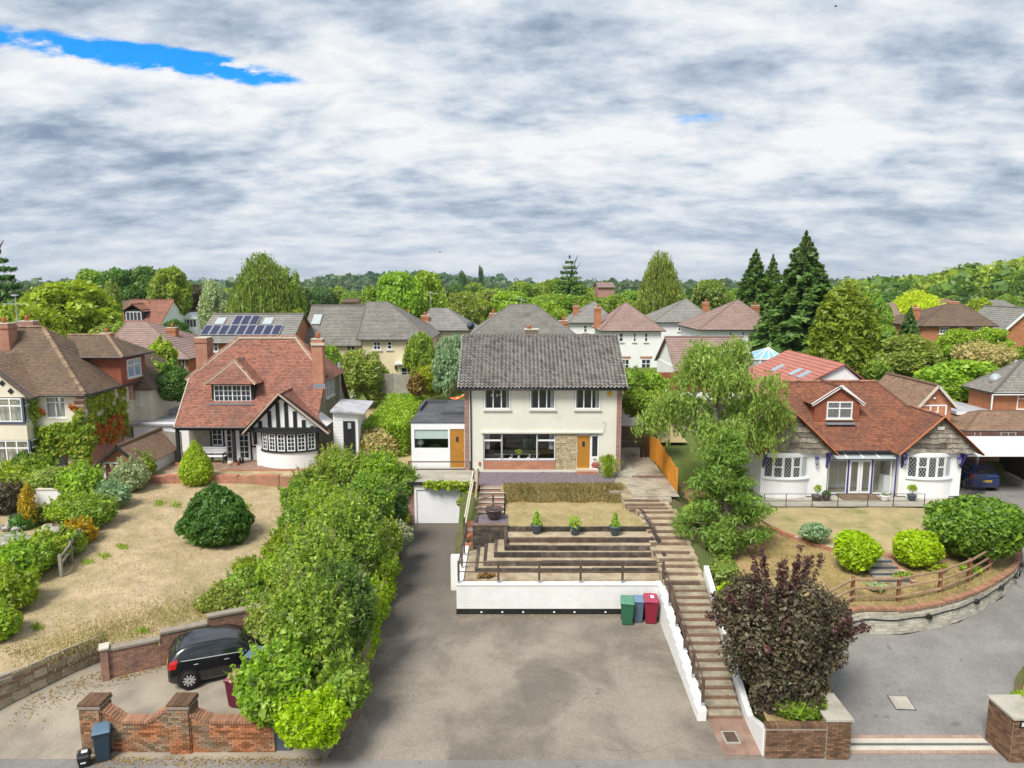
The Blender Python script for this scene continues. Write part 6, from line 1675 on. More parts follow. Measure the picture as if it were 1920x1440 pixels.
MB().box(c_.x-.3,c_.x+.3,c_.y-.25,c_.y+.3,c_.z,c_.z+1.0).build('cabinet_body','upvc',mc_);MB().box(c_.x-.28,c_.x+.28,c_.y-.27,c_.y-.25,c_.z+.05,c_.z+.95).build('cabinet_door','upvc',mc_)
MB().tube([(V(1683,870,GYb+.1).x,GYb+.2,gzl-.1),(V(1683,870,GYb+.1).x,GYb+.2,bz)],.04,6).build('downpipe','navy_paint',bg_)
# dormer
dyb=41.5;d0,d1=V(1550,770,dyb),V(1598,770,dyb);zb0,zb1=V(1575,785,dyb).z,V(1575,753,dyb).z;dpk=V(1577,724,dyb)
dmb=MB();xw0,xw1=V(1528,770,dyb).x,V(1613,770,dyb).x-.05;dze=V(1575,752,dyb).z
dmb.box(xw0,xw1,dyb+.02,44,zb0-.4,dze);dmb.prism([(xw0,dyb+.02,dze),(xw1,dyb+.02,dze),(dpk.x,dyb+.02,dpk.z-.1)],(0,2,0));dmb=dmb.build('dormer','tile_hung',broof)
window(dmb,(d0.x,dyb,zb0),(1,0,0),d1.x-d0.x,zb1-zb0,(1,1),(1,),.07,.07,.07,'upvc','dark_glass',trans=[[.62],[.62]],proud=.03,lead=.13,sill=(.05,.07))
for s_ in(-1,1):MB().bar(((xw0+xw1)/2+s_*((xw1-xw0)/2+.25),dyb-.12,dze-.22),(dpk.x,dyb-.12,dpk.z+.02),.06,.16).build('bargeboard','upvc',dmb)
gable_roof_y(dmb,xw0,xw1,dyb,44.3,dze,dpk.z,'orange_plain_tiles',C_,.02,.28,.15)
MB().box(d0.x-.1,d1.x+.1,dyb-.35,dyb-.05,zb0-.3,zb0-.22).build('flashing','lead_flashing',dmb)
# extension behind with salmon roof
sx=thing('rear_extension','white rear extension with salmon tiled roof and three roof lights','extension',(21.7,47,2))
pkx_=V(1583,682,46.5);ez_=V(1618,712,46.5);hw_=3.6
zE=pkx_.z-1.9
m=MB();m.box(pkx_.x-hw_,pkx_.x+2.2,46.5,56,2,zE-.25);m.prism([(pkx_.x-hw_+.1,46.5,zE-.25),(pkx_.x+2.4,46.5,zE-.25),(pkx_.x,46.5,pkx_.z-.12)],(0,9,0));m.build('wall','white_render',sx)
m=MB();roof_face(m,[(pkx_.x-hw_-1.2,56.2,zE-.6),(pkx_.x-hw_-1.2,46.3,zE-.6),(pkx_.x,46.3,pkx_.z),(pkx_.x,56.2,pkx_.z)],.36,.035);roof_face(m,[(pkx_.x+2.7,46.3,zE-.15),(pkx_.x+2.7,56.2,zE-.15),(pkx_.x,56.2,pkx_.z),(pkx_.x,46.3,pkx_.z)],.36,.035)
sro=m.build('roof','salmon_tiles',sx)
def velux(parent,P,u,v,n,w,h,gl='pale_glass',name='roof_light'):
 P,u,v,n=map(Vector,(P,u,v,n));f=MB().obox(P+n*.06,u*(w/2),v*(h/2),n*.05).build(name,'grey_frame',parent);MB().obox(P+n*.115,u*(w/2-.07),v*(h/2-.08),n*.01).build('pane',gl,f);return f
vv_=Vector((hw_+1.2,0,pkx_.z-zE+.6)).normalized();nv_=Vector((-vv_.z,0,vv_.x))
for(yy,t_)in((52.6,.66),(49.6,.62),(48.2,.62)):velux(sro,Vector((pkx_.x,yy,pkx_.z))-vv_*(4.4*t_-.6),(0,1,0),vv_,nv_,.6,.95)
# brick garage behind
bgar=thing('tiled_brick_garage','orange brick outbuilding with mossy tiled roof behind the bungalow','outbuilding',(25,46,2))
pk2=V(1755,722,45.6);a2,b2=V(1723,758,45.6).x,V(1784,757,45.6).x;ze2=V(1750,757,45.6).z
m=MB();m.box(a2,b2,45.6,52,1.5,ze2);m.prism([(a2,45.6,ze2),(b2,45.6,ze2),(pk2.x,45.6,pk2.z-.08)],(0,6,0));m.build('wall','orange_brick',bgar)
gable_roof_y(bgar,a2,b2,45.6,51.8,ze2,pk2.z,'shed_tiles',C_,.02,.22,.3)
for s_ in(-1,1):MB().bar(((a2+b2)/2+s_*((b2-a2)/2+.2),45.27,ze2-.2),(pk2.x,45.27,pk2.z-.02),.06,.15).build('bargeboard','pale_stone',bgar)
window(bgar,(V(1723,775,45.6).x,45.6,V(1750,792,45.6).z),(1,0,0),V(1774,775,45.6).x-V(1723,775,45.6).x,V(1750,759,45.6).z-V(1750,792,45.6).z,(1.3,1,1),(1,),.08,.07,.06,'upvc','dark_glass',trans=[[],[.6],[]],proud=.03)
MB().lathe((V(1752,747,45.5).x,45.5,V(1752,748,45.5).z),[(.06,0),(.1,.05),(.04,.12)],8).build('security_lamp','upvc',bgar)
# brick house at the right edge
bh=thing('brick_house','orange brick house with grey roof and satellite dish beyond the carport','house',(34,47,2))
hx0=V(1862,760,47).x;zE_=V(1880,735,47).z
m=MB();m.box(hx0,hx0+9,47,49.6,1.5,zE_);m.build('wall','orange_brick',bh)
hip_roof(bh,hx0,hx0+9,47,49.6,zE_,zE_+2.0,hx0+2.6,hx0+7,48.4,'grey_plain_tiles',.2,.02,.35)
MB().box(hx0-.34,hx0+9.3,46.62,46.66,zE_-.16,zE_+.02).build('fascia','upvc',bh)
window(bh,(V(1905,770,47).x,47,V(1905,768,47).z),(1,0,0),1.7,1.1,(1,1),(1,),.07,.06,.06,'upvc','pale_glass',proud=.03,trans=[[.7],[]],sill=(.05,.06))
MB().tube([(hx0-.3,46.7,zE_),(hx0-.3,46.7,2)],.05,6).build('downpipe','upvc',bh)
dsh=V(1866,711,48);ds=MB();ds.lathe((0,0,0),[(.01,0),(.2,.03),(.33,.09),(.38,.16)],16);o=link('satellite_dish',mesh_from('satellite_dish',ds.v,ds.f,'frost',True),bh);o.location=dsh-wloc(bh);o.rotation_euler=(R(75),0,R(-20))
MB().tube([dsh+Vector((0,.1,0)),dsh+Vector((0,.2,-1.0))],.03,6).build('dish_mast','galvanised',bh)
# lower brick annexe
lx=thing('low_annexe','low brick annexe with brown tiled roof beside the white carport','annexe',(31,44,2))
m=MB();x0_,x1_=V(1803,800,44.5).x,38;zE2=V(1880,808,44.2).z;m.box(x0_+.3,x1_,44.5,47,1.5,zE2);m.build('wall','red_brick',lx)
hip_roof(lx,x0_+.3,x1_,44.5,48,zE2,zE2+.95,x0_+2.2,x1_-2,46.2,'shed_tiles',.115,.02,.3)
window(lx,(V(1874,830,44.5).x,44.5,zE2-.95),(1,0,0),1.0,.85,(1,1),(1,),.07,.06,.06,'upvc','dark_glass',proud=.03,trans=[[],[.6]])
window(lx,(V(1826,820,44.5).x,44.5,zE2-.5),(1,0,0),.4,.4,(1,),(1,),.05,.05,.06,'upvc','dark_glass',proud=.03)
m=MB();m.box(V(1790,772,47).x,V(1862,772,47).x,46.9,52,1.5,V(1830,776,46.9).z);lw_=m.build('flat_wing','orange_brick',lx);zf_=V(1830,776,46.9).z;MB().box(V(1788,772,47).x,V(1862,772,47).x,46.7,52.2,zf_,zf_+.2).build('flat_roof','grey_sheet',lx);MB().box(V(1788,772,47).x,V(1860,772,47).x,46.66,46.7,zf_-.02,zf_+.2).build('fascia','upvc',lx)
# carport
cpz=V(1880,853,39.9).z
cpt=thing('carport','white flat sheet carport over the blue car','carport',(29,42,1.6))
q=[V(1838,853,39.9),Vector((33.5,39.9,cpz)),Vector((33.5,47.2,cpz+.15)),Vector((26.3,47.2,cpz+.25))]
MB().prism([(26.25,39.9,cpz-.1),(33.5,39.9,cpz-.1),(33.5,39.9,cpz),(26.25,39.9,cpz)],(0,.12,0)).build('fascia','upvc',cpt)
MB().prism([(26.2,40.0,cpz+.01),(33.6,40.0,cpz+.01),(33.6,40.0,cpz+.06),(26.2,40.0,cpz+.06)],(0,7.0,.12)).build('roof','white_sheet',cpt)
for(x_,y_)in((28.9,43.0),(33.3,40.2),(28.9,46.6)):MB().box(x_-.07,x_+.07,y_-.07,y_+.07,1.4,cpz).build('post','upvc',cpt)
fence('brown_fence','dark brown boarded fence along the driveway beyond the carport',[(31.2,44.2),(31.2,36),(33.5,33)],lambda x,y:z_rdrive(x,y)+.5,1.5,'brown_fence',.15)
lwl=thing('grey_kerb_wall','low grey block wall under the dark brown fence','wall',(31.1,38,1.2));m=MB()
m.hexa([(30.95,33,z_rdrive(31,33)-.1),(31.3,33,z_rdrive(31,33)-.1),(31.3,44.2,z_rdrive(31,44)-.1),(30.95,44.2,z_rdrive(31,44)-.1),(30.95,33,z_rdrive(31,33)+.5),(31.3,33,z_rdrive(31,33)+.5),(31.3,44.2,z_rdrive(31,44)+.5),(30.95,44.2,z_rdrive(31,44)+.5)]);m.build('wall_face','concrete',lwl)
gt=thing('iron_gate','black iron gate with spiked bars beside the bungalow in front of the blue car','gate',(26.7,39.6,1.6))
for k in range(10):MB().tube([(26.1+.2*k,39.7+.1*k,z_rdrive(0,39.7+.1*k)),(26.1+.2*k,39.7+.1*k,2.95+.03*k)],.016,5).build('bar','iron',gt)
for zz in(1.85,2.75):MB().bar((26.1,39.7,zz),(27.9,40.6,zz),.03,.04).build('gate_rail','iron',gt)
# ------------------------------------------------------------------ garden in front of the bungalow
ir=thing('iron_railing','thin black iron railing along the paving in front of the bungalow','railing',(18,37.9,1.75))
rxs=[V(x,955,37.85).x for x in(1432,1473,1522,1570,1626,1674,1732)]
rzt=V(1600,926,37.85).z
for x_ in rxs:MB().tube([(x_,37.85,1.7),(x_,37.85,rzt)],.022,6).build('post','iron',ir)
for a,b in zip(rxs,rxs[1:]):
 for zz in(rzt,1.80+(rzt-1.8)*.42):MB().tube([(a,37.85,zz),(b,37.85,zz)],.016,6).build('rail','iron',ir)
def potted(name,label,p,prof,potmat,blobs,n,size,leaf,aspect=.5,droop=0,stem=None):
 t=thing(name,label,'potted plant',p);c=wloc(t)
 MB().lathe(c,prof,16).build('pot',potmat,t,smooth=True)
 rz_=prof[-1][1];MB().lathe(c,[(prof[-1][0]*.9,rz_-.05),(.03,rz_-.02)],12).build('pot_soil','soil',t)
 if stem:MB().tube([c+Vector((0,0,rz_-.05)),c+Vector((.02,0,stem))],[.03,.02],6).build('stem','bark',t)
 link('foliage',leaf_mesh('foliage',[blobs_to_leaves(blobs,n,size,aspect,droop=droop,seed=n)],leaf),t)
 if p[1]>36:t.scale=(.66,.66,.66)
 return t
PR=[(.22,0),(.28,.12),(.33,.3),(.36,.42),(.38,.44),(.38,.5)]
py_=38.9
def bpot(px):return(V(px,940,py_).x,py_,1.8)
potted('potted_rose','dark wide pot with a small rose bush beside the bungalow porch',bpot(1531),[(.28,0),(.36,.15),(.42,.34),(.45,.38),(.45,.44)],'glazed_pot',[((0,0,1.0),(.32,.3,.3)),((.1,0,1.25),(.2,.2,.15))],320,.13,'leaf_bright',stem=.95)
potted('potted_box','dark pot with a clipped round green bush by the bungalow porch',bpot(1549),PR,'glazed_pot',[((0,0,.62),(.38,.36,.26))],900,.08,'leaf_topiary')
potted('white_planter','white pot with low green plant beside the bungalow doorstep',(V(1656,940,py_).x,py_-.1,1.8),PR,'white_pot',[((0,0,.55),(.3,.3,.14))],260,.1,'leaf_bluegrey')
potted('potted_palm','dark pot with a small spiky palm below the bow window near the carport',bpot(1709),PR,'blue_pot',[((0,0,1.1),(.36,.34,.25))],160,.42,'leaf_bright',.12,droop=.3,stem=1.05)
# three pots on the sleeper terrace
for(px,py,kind,lab)in((1006,1000,0,'dark pot with small conical conifer on the terrace towards the big brown pot'),(1078,1002,1,'dark pot with a spiky yucca between two potted conifers'),(1153,1003,0,'dark pot with small conical conifer on the terrace towards the timber steps')):
 p=G(px,py,lv[4][3]-.03);pr3=[(.17,0),(.2,.1),(.25,.3),(.27,.38),(.29,.4),(.29,.45)]
 if kind==0:potted('potted_conifer',lab,p,pr3,'blue_pot',[((0,0,.5),(.23,.23,.18)),((0,0,.68),(.17,.17,.2)),((0,0,.88),(.11,.11,.2)),((0,0,1.05),(.05,.05,.15))],1100,.075,'leaf_bright',stem=.6)
 else:potted('potted_yucca',lab,p,pr3,'blue_pot',[((0,0,.62),(.3,.3,.24))],110,.42,'leaf_bright',.1,droop=-.2,stem=.5)
# brick edging of the right lawn
ed=thing('brick_edging','low red brick edging round the lawn of the bungalow','edging',(16,32,1.5))
lawn_edge=[(13.1,34.6),(13.4,33.6),(14.6,32.2),(15.5,31.72)]
for a,b in zip(lawn_edge,lawn_edge[1:]):MB().bar((a[0],a[1],z_right(*a)+.03),(b[0],b[1],z_right(*b)+.03),.2,.3).build('edging_course','red_brick',ed)
lawn_edge=[(17.0,31.2),(19.2,30.95),(22.5,32.45)]
for a,b in zip(lawn_edge,lawn_edge[1:]):MB().bar((a[0],a[1],z_right(*a)+.03),(b[0],b[1],z_right(*b)+.03),.2,.3).build('edging_course','red_brick',ed)
MB().bar((17.0,31.1,1.5),(17.05,28.6,1.3),.22,.4).build('edging_course','red_brick',ed)
# garden steps
gs=thing('garden_steps','dark stone garden steps between two clipped lime green bushes','steps',(16.2,28.5,1.2))
for i in range(6):
 st=MB().box(15.55,16.9,27.9+.45*i,28.5+.45*i,1.0,1.27+.105*i).build('step','stair_tread',gs)
 MB().box(15.54,16.91,27.87+.45*i,27.93+.45*i,1.05,1.262+.105*i).build('riser','slate_plinth',st)
# curved retaining wall of coursed stone with brick coping
cw=thing('curved_wall','curved grey coursed stone wall with red brick coping along the driveway','wall',(18,27,.3))
cb=[Vector((10.75,23.0)),Vector((12.0,24.9)),Vector((13.4,26.2)),Vector((15.5,26.4)),Vector((18.1,27.2)),Vector((21.0,28.95)),Vector((23.05,30.8)),Vector((25.0,33.7)),Vector((26.2,37.2))]
def crspline(P,n=10):
 out=[]
 for i in range(len(P)-1):
  p0,p1,p2,p3=P[max(0,i-1)],P[i],P[i+1],P[min(len(P)-1,i+2)]
  for k in range(n):
   t=k/n;out.append(.5*((2*p1)+(p2-p0)*t+(2*p0-5*p1+4*p2-p3)*t*t+(3*p1-p0-3*p2+p3)*t**3))
 return out+[P[-1]]
cpts=crspline(cb,12);cl=[0]
for a,b in zip(cpts,cpts[1:]):cl.append(cl[-1]+(b-a).length)
def con(s):
 s=max(0,min(s,cl[-1]-1e-6))
 for i in range(len(cl)-1):
  if s<=cl[i+1]:
   t=(s-cl[i])/(cl[i+1]-cl[i]);p=cpts[i].lerp(cpts[i+1],t);d=(cpts[i+1]-cpts[i]).normalized();return p,d
m=MB();prev=None;NSG=60
for i in range(NSG+1):
 p,d=con(cl[-1]*i/NSG);n=Vector((-d.y,d.x));q=p+n*.28;pb_=p+n*.03;zb=z_rdrive(p.x,p.y)-.1;zt=z_right(p.x,p.y)+.02
 cur=(pb_,q,zb,zt)
 if prev:a=prev;m.hexa([(a[0].x,a[0].y,a[2]),(pb_.x,pb_.y,zb),(q.x,q.y,zb),(a[1].x,a[1].y,a[2]),(a[0].x,a[0].y,a[3]),(pb_.x,pb_.y,zt),(q.x,q.y,zt),(a[1].x,a[1].y,a[3])])
 prev=cur
cwf=m.build('wall_core','mortar',cw)
bw_,bh_=.46,.105;me_=brick_mesh(bw_,bh_,.06,'coursed_stone');cnt=0
for j in range(12):
 s=2.5-(bw_/2 if j%2 else 0)
 while s<19.5:
  p,d=con(s);pe,_=con(s+bw_+.012);d=(pe-p).normalized();zb=z_rdrive(p.x,p.y);zt=z_right(p.x,p.y);z=zb+.01+j*(bh_+.012)
  if z+bh_<zt+.0 and cnt<296:
   n=Vector((-d.y,d.x));o=link('stone',me_,cwf,Vector((p.x,p.y,z))+Vector((n.x,n.y,0))*(.03+random.uniform(-.008,.008))-wloc(cwf),(0,0,math.atan2(d.y,d.x)),((pe-p).length/(bw_+.012),1,1));cnt+=1
  s+=bw_+.012
me_c=brick_mesh(.085,.10,.24,'brick_coping');s=2.4;k=0
while s<20:
 blk_=int((s-2.4)/1.15);p,d=con(s);pm,dm_=con(2.4+blk_*1.15+.5);z=z_right(pm.x,pm.y)+.03
 n=Vector((-d.y,d.x));q=p-n*.04
 link('coping_brick',me_c,cw,Vector((q.x,q.y,z))+Vector((n.x,n.y,0))*.36*0-wloc(cw),(0,0,math.atan2(d.y,d.x)),(1,-1,1));s+=.095;k+=1
# festoon of lamps on the curved wall
fs=thing('wall_cable','black cable with round lamps strung along the curved stone wall','cable',(18,26.8,.9))
sp_=[]
for i in range(40):
 p,d=con(3.2+13.5*i/39);n=Vector((-d.y,d.x));zz=.5*(z_rdrive(p.x,p.y)+z_right(p.x,p.y))+.18-.05*abs(math.sin(i*.65));sp_.append(Vector((p.x-n.x*.05,p.y-n.y*.05,zz)))
MB().tube(sp_,.025,6).build('cable_run','black_plastic',fs,smooth=True)
for i in(12,20,26,31,35):
 c_=sp_[i];p,d=con(3.2+13.5*i/39);n=Vector((d.y,-d.x,0));lm=MB();lm.tube([c_,c_+n*.12],.11,12);lm.build('lamp','black_plastic',fs,smooth=False)
# post and rail fence on the wall
prf=thing('post_and_rail_fence','three rail timber fence with brown posts above the curved wall','fence',(18,28,1.4))
ps=[]
for s in(2.6,4.6,6.6,8.9,11.1,13.2,15.2,17.2):
 p,d=con(s);n=Vector((-d.y,d.x));q=p+n*.75;ps.append(Vector((q.x,q.y,z_right(q.x,q.y))))
for q in ps:MB().box(q.x-.06,q.x+.06,q.y-.06,q.y+.06,q.z-.1,q.z+1.05).build('post','post_wood',prf)
for a,b in zip(ps,ps[1:]):
 for zz in(.22,.6,.98):MB().bar(a+Vector((0,-.07,zz+random.uniform(-.02,.02))),b+Vector((0,-.07,zz+random.uniform(-.02,.02))),.05,.10).build('rail','rail_wood',prf,bevel=.01)
# brown brick planter at the road, with pier
pl_=thing('brick_planter','brown brick planter wall with stone capped pier under the purple bush','wall',(8.7,19.5,0))
px0,px1,pzz=7.5,9.35,.98;pxp=10.05;pyy=19.4
m=MB();m.box(px0,px1,pyy,pyy+.2,-.05,pzz);m.box(px1,pxp,pyy-.06,pyy+.5,-.05,1.27);m.build('wall_core','mortar',pl_)
brick_run(pl_,(px0,pyy,0),(1,0,0),px1-px0-.003,pzz,.215,.065,.012,'brick_brown',.03)
brick_run(pl_,(px1,pyy-.06,0),(1,0,0),pxp-px1,1.27,.215,.065,.012,'brick_brown',.03)
brick_run(pl_,(pxp,pyy-.06,0),(0,1,0),.56,1.27,.215,.065,.012,'brick_brown',.03)
MB().box(px1-.08,pxp+.07,pyy-.13,pyy+1.3,1.27,1.34).build('pier_cap','concrete',pl_)
me_e=brick_mesh(.065,.10,.25,'brick_brown')
for k in range(24):link('coping_brick',me_e,pl_,Vector((px0+.005+k*.0765,pyy-.02,pzz))-wloc(pl_),(0,0,0),(1,-1,1))
# right gate pier and its stepped brick wall
rp_=thing('gate_pier','brown brick gate pier with stone cap and black number plate by the driveway','pier',(15.2,19.8,0))
ax,ay=14.72,19.2
m=MB();m.box(ax,ax+.9,ay,ay+1.1,-.05,1.42);m.build('pier_core','mortar',rp_)
brick_run(rp_,(ax,ay,0),(1,0,0),.9,1.42,.215,.065,.012,'brick_brown',.03)
brick_run(rp_,(ax,ay+1.1,0),(0,-1,0),1.1,1.42,.215,.065,.012,'brick_brown',.03)
MB().box(ax-.07,ax+1.0,ay-.08,ay+1.18,1.42,1.49).build('pier_cap','concrete',rp_)
nb_=MB().box(ax+.16,ax+.62,ay-.06,ay-.03,1.16,1.38).build('number_plate','black_plastic',rp_)
for k in range(2):MB().box(ax+.2+.2*k,ax+.28+.2*k,ay-.066,ay-.06,1.21,1.34).build('numeral','sill',nb_)
sbw=thing('stepped_brick_edge','stepped orange brick edging wall rising behind the gate pier','wall',(16.5,21.5,0))
for k in range(9):
 a=Vector((15.65+.32*k,20.55+.37*k));z=z_rdrive(a.x,a.y);d=Vector((.655,.756));n=Vector((d.y,-d.x))
 o=MB().obox((a.x+n.x*.14,a.y+n.y*.14,z+.24+.02*k),(d.x*.235,d.y*.235,0),(n.x*.13,n.y*.13,0),(0,0,.26)).build('wall_step','orange_brick',sbw)
 for q in range(5):
  cc_=a+d*(-.19+.095*q);MB().obox((cc_.x+n.x*.13,cc_.y+n.y*.13,z+.54+.02*k),(d.x*.043,d.y*.043,0),(n.x*.16,n.y*.16,0),(0,0,.04)).build('coping_brick','brick_coping',o)
# drain across the right driveway
dr_=thing('drain_channel','metal grating drain set in pale concrete across the driveway entrance','drain',(12.4,19.9,0))
ya,yb_=G(1600,1412,0).y,G(1600,1378,0).y
zq=.012
MB().box(10.06,14.7,ya,ya+.13,-.05,zq+.006).build('brick_strip','edging_brick',dr_);MB().box(10.06,14.7,yb_-.14,yb_+.02,-.05,zq+.006).build('brick_strip','edging_brick',dr_)
MB().box(10.06,14.7,ya+.132,ya+.36,-.05,zq).build('concrete_strip','pale_stone',dr_);MB().box(10.06,14.7,ya+.50,yb_-.142,-.05,zq).build('concrete_strip','pale_stone',dr_)
MB().box(10.06,14.7,ya+.36,ya+.50,-.05,zq-.02).build('channel','black_paint',dr_)
m=MB()
for k in range(90):x_=10.08+k*.0512;m.bar((x_,ya+.362,zq+.0),(x_+.03,ya+.498,zq+.0),.016,.02)
m.build('grating','galvanised',dr_,kind='stuff')
mh2=thing('access_cover','square metal access cover in the grey curving driveway','manhole',G(1692,1300,.1))
c_=wloc(mh2);z_=z_rdrive(c_.x,c_.y);
def zs(x,y,o):return(x,y,z_rdrive(x,y)+o)
for(w_,o_,nm,mat_)in((.36,.012,'frame','iron'),(.33,.018,'lid','concrete')):
 m=MB();a=[Vector((c_.x+u,c_.y+v))for u,v in((-w_,-w_*.9),(w_*.9,-w_),(w_,w_*.9),(-w_*.9,w_))]
 m.hexa([zs(p.x,p.y,-.02)for p in a]+[zs(p.x,p.y,o_)for p in a]);m.build(nm,mat_,mh2)
# the road lies a little lower than the parking area: set the street-side things on it
for t_,dx_ in((pl_,.27),(rp_,.45),(dr_,.38)):t_.location+=Vector((dx_,.6,-.46 if t_ is not dr_ else-.44))
sbw.location+=Vector((.42,.35,-.12))
# ================================================================== houses behind
def bhouse(name,label,D,xl,xr,ye,yb,rx0,rx1,yr,depth,wall,roof,wins=(),chims=(),course=.36,ov=.4,gable=False,glass='dark_glass',group=None,low=None,sillz=True):
 a,b=V(xl,ye,D),V(xr,ye,D);zb=V(xl,yb,D).z if low is None else low;ze=a.z
 t=thing(name,label,'house',((a.x+b.x)/2,D,zb),group)
 MB().box(a.x,b.x,D,D+depth,zb-1.5,ze).build('wall',wall,t)
 ym=D+depth/2;zr=V(rx0,yr,ym).z
 if gable:
  MB().prism([(a.x+.05,D+.1,ze),(a.x+.05,D+depth-.1,ze),(a.x+.05,ym,zr-.05)],(b.x-a.x-.1,0,0)).build('gable',wall,t)
  ro=gable_roof_x(t,a.x,b.x,D,D+depth,ze,zr,roof,course,.03,ov,.2)
 else:
  ro=hip_roof(t,a.x,b.x,D,D+depth,ze,zr,V(rx0,yr,ym).x,V(rx1,yr,ym).x,ym,roof,course,.03,ov)
 for w in wins:
  x0,y0,x1,y1,nc=w[:5];p,q=V(x0,y1,D),V(x1,y0,D)
  wd=window(t,p,(1,0,0),q.x-p.x,q.z-p.z,(1,)*nc,(1,1)if(q.z-p.z)>.7 else(1,),.08,.07,.06,'upvc',glass,proud=.04,sill=(.12,.12)if sillz else None)
  if len(w)>5:MB().box(p.x-.15,q.x+.15,D-.03,D,q.z+.03,q.z+.28).build('lintel','red_brick',wd)
 for(cx,yt,dd,w_)in chims:q=V(cx,yt,D+dd);chimney(ro,q.x,D+dd,ze,q.z,w_,.6,'orange_brick',1)
 return t,ro
bhouse('white_house','white house with pinkish hipped roof and red lintels behind the red fence',78,1131,1240,620,700,1171,1176,568,8,'white_render','pink_tiles',[(1160,624,1169,641,1),(1187,624,1193,641,1),(1208,624,1215,641,1),(1202,673,1220,691,2,1),(1164,673,1180,694,2,1)],[(1121,577,3.5,.75)])
bhouse('white_house','white house with grey hipped roof half hidden behind the big grey roof',92,1068,1150,605,680,1113,1115,565,9,'white_render','grey_tiles',[(1094,610,1101,623,1)],[(1080,574,3,.8)])
bhouse('white_house','white house with grey hipped roof standing back between two pinkish roofs',86,1229,1340,604,700,1284,1288,561,9,'white_render','grey_tiles',[(1271,607,1282,621,2)],[(1323,567,4,.8)])
bhouse('white_house','white house with pinkish hipped roof beside the glass conservatory',74,1315,1456,618,700,1380,1386,563,9,'white_render','pink_tiles',[(1366,622,1372,636,1),(1390,622,1396,636,1),(1415,622,1434,639,2)],[(1416,573,5,.8)])
t,ro=bhouse('low_white_house','low white building with long pinkish roof screened by the birch',60,1268,1412,690,760,1275,1385,632,8,'white_render','pink_tiles',gable=True,course=.36)
# conservatory
cv=thing('conservatory','white framed conservatory with pale blue glass roof','conservatory',(22,64,5))
a,b=V(1410,673,64),V(1470,695,64);z0_=3.4
MB().box(a.x,b.x,64,67,z0_,V(1440,673,64).z).build('glazed_wall','frost',cv)
for k in range(5):x_=a.x+(b.x-a.x)*k/4;MB().box(x_-.06,x_+.06,63.95,64.05,z0_,a.z).build('frame_post','upvc',cv)
MB().box(a.x-.1,b.x+.1,63.9,64.06,a.z-.08,a.z+.06).build('eaves_beam','upvc',cv)
pk=V(1441,652,65.5);m=MB();A,B,C,D_=(a.x-.1,63.9,a.z),(b.x+.1,63.9,a.z),(b.x+.1,67.1,a.z),(a.x-.1,67.1,a.z)
for f in((A,B,tuple(pk)),(B,C,tuple(pk)),(C,D_,tuple(pk)),(D_,A,tuple(pk))):m.face(f)
cr=m.build('glass_roof','blue_glazing',cv)
for q in(A,B,C,D_,((A[0]+B[0])/2,63.9,a.z),(A[0]*.75+B[0]*.25,63.9,a.z),(A[0]*.25+B[0]*.75,63.9,a.z)):MB().bar(Vector(q)+Vector((0,0,.03)),pk+Vector((0,0,.03)),.09,.05).build('glazing_bar','upvc',cr)
# grey roof right behind the main house
t,ro=bhouse('grey_roof_house','broad grey hipped roof rising right behind the main house',60,885,1078,632,720,957,1003,571,11,'cream_wall','grey_plain_tiles',chims=[(1056,602,6,.85),(925,588,9,.75)],course=.22)
an=MB();q=V(978,590,63);an.tube([q,q+Vector((0,0,1.6))],.03,5);an.tube([q+Vector((-.4,0,1.45)),q+Vector((.5,0,1.15))],.025,5);an.build('aerial','galvanised',ro)
# cream pair
t,ro=bhouse('cream_house','cream rendered house with grey roof and small roof light',66,566,679,642,712,578,684,573,9,'beige_wall','grey_plain_tiles',[(650,648,666,660,2)],gable=True,course=.22)
a_,b_=V(620,642,66),V(620,573,70.5);v_=(b_-a_);v_.x=0;v_.normalize()
velux(ro,V(594.5,600,68.6),(1,0,0),v_,Vector((0,-v_.z,v_.y)),.85,1.5,'frost')
t,ro=bhouse('cream_house','taller cream house with grey hipped roof, french doors and door canopy',65,679,800,636,712,688,728,566,10,'beige_wall','grey_plain_tiles',[(700,640,714,656,2),(726,640,735,655,1),(752,688,775,708,2),(760,640,772,655,1)],[(762,588,8,.7)],course=.22)
q=V(741,681,64.4);MB().box(q.x,V(776,681,64.4).x,64.2,65,q.z-.1,q.z+.08).build('canopy','upvc',t)
q=V(742,688,64.9);MB().box(q.x-.08,q.x+.08,64.8,65,q.z-.2,q.z+.15).build('wall_lamp','iron',t)
t,ro=bhouse('grey_bungalow','small house with striped grey hipped roof and orange chimney behind the shrubs',74,785,882,619,690,808,840,578,8,'cream_wall','grey_tiles',chims=[(797,592,1.5,.85)])
an=MB();q=V(808,585,76);an.tube([q-Vector((0,0,.8)),q+Vector((0,0,2.2))],.03,5);an.tube([q+Vector((-.5,0,2.1)),q+Vector((.8,0,1.9))],.025,5)
for k in range(6):an.tube([q+Vector((-.4+.2*k,-.3,2.1)),q+Vector((-.4+.2*k,.3,2.0))],.012,4)
an.build('aerial','galvanised',ro)
ds=MB();ds.lathe((0,0,0),[(.01,0),(.25,.04),(.42,.12)],14);o=link('satellite_dish',mesh_from('satellite_dish',ds.v,ds.f,'slate_plinth',True),t);o.location=V(882,611,73.8)-wloc(t);o.rotation_euler=(R(75),0,R(15))
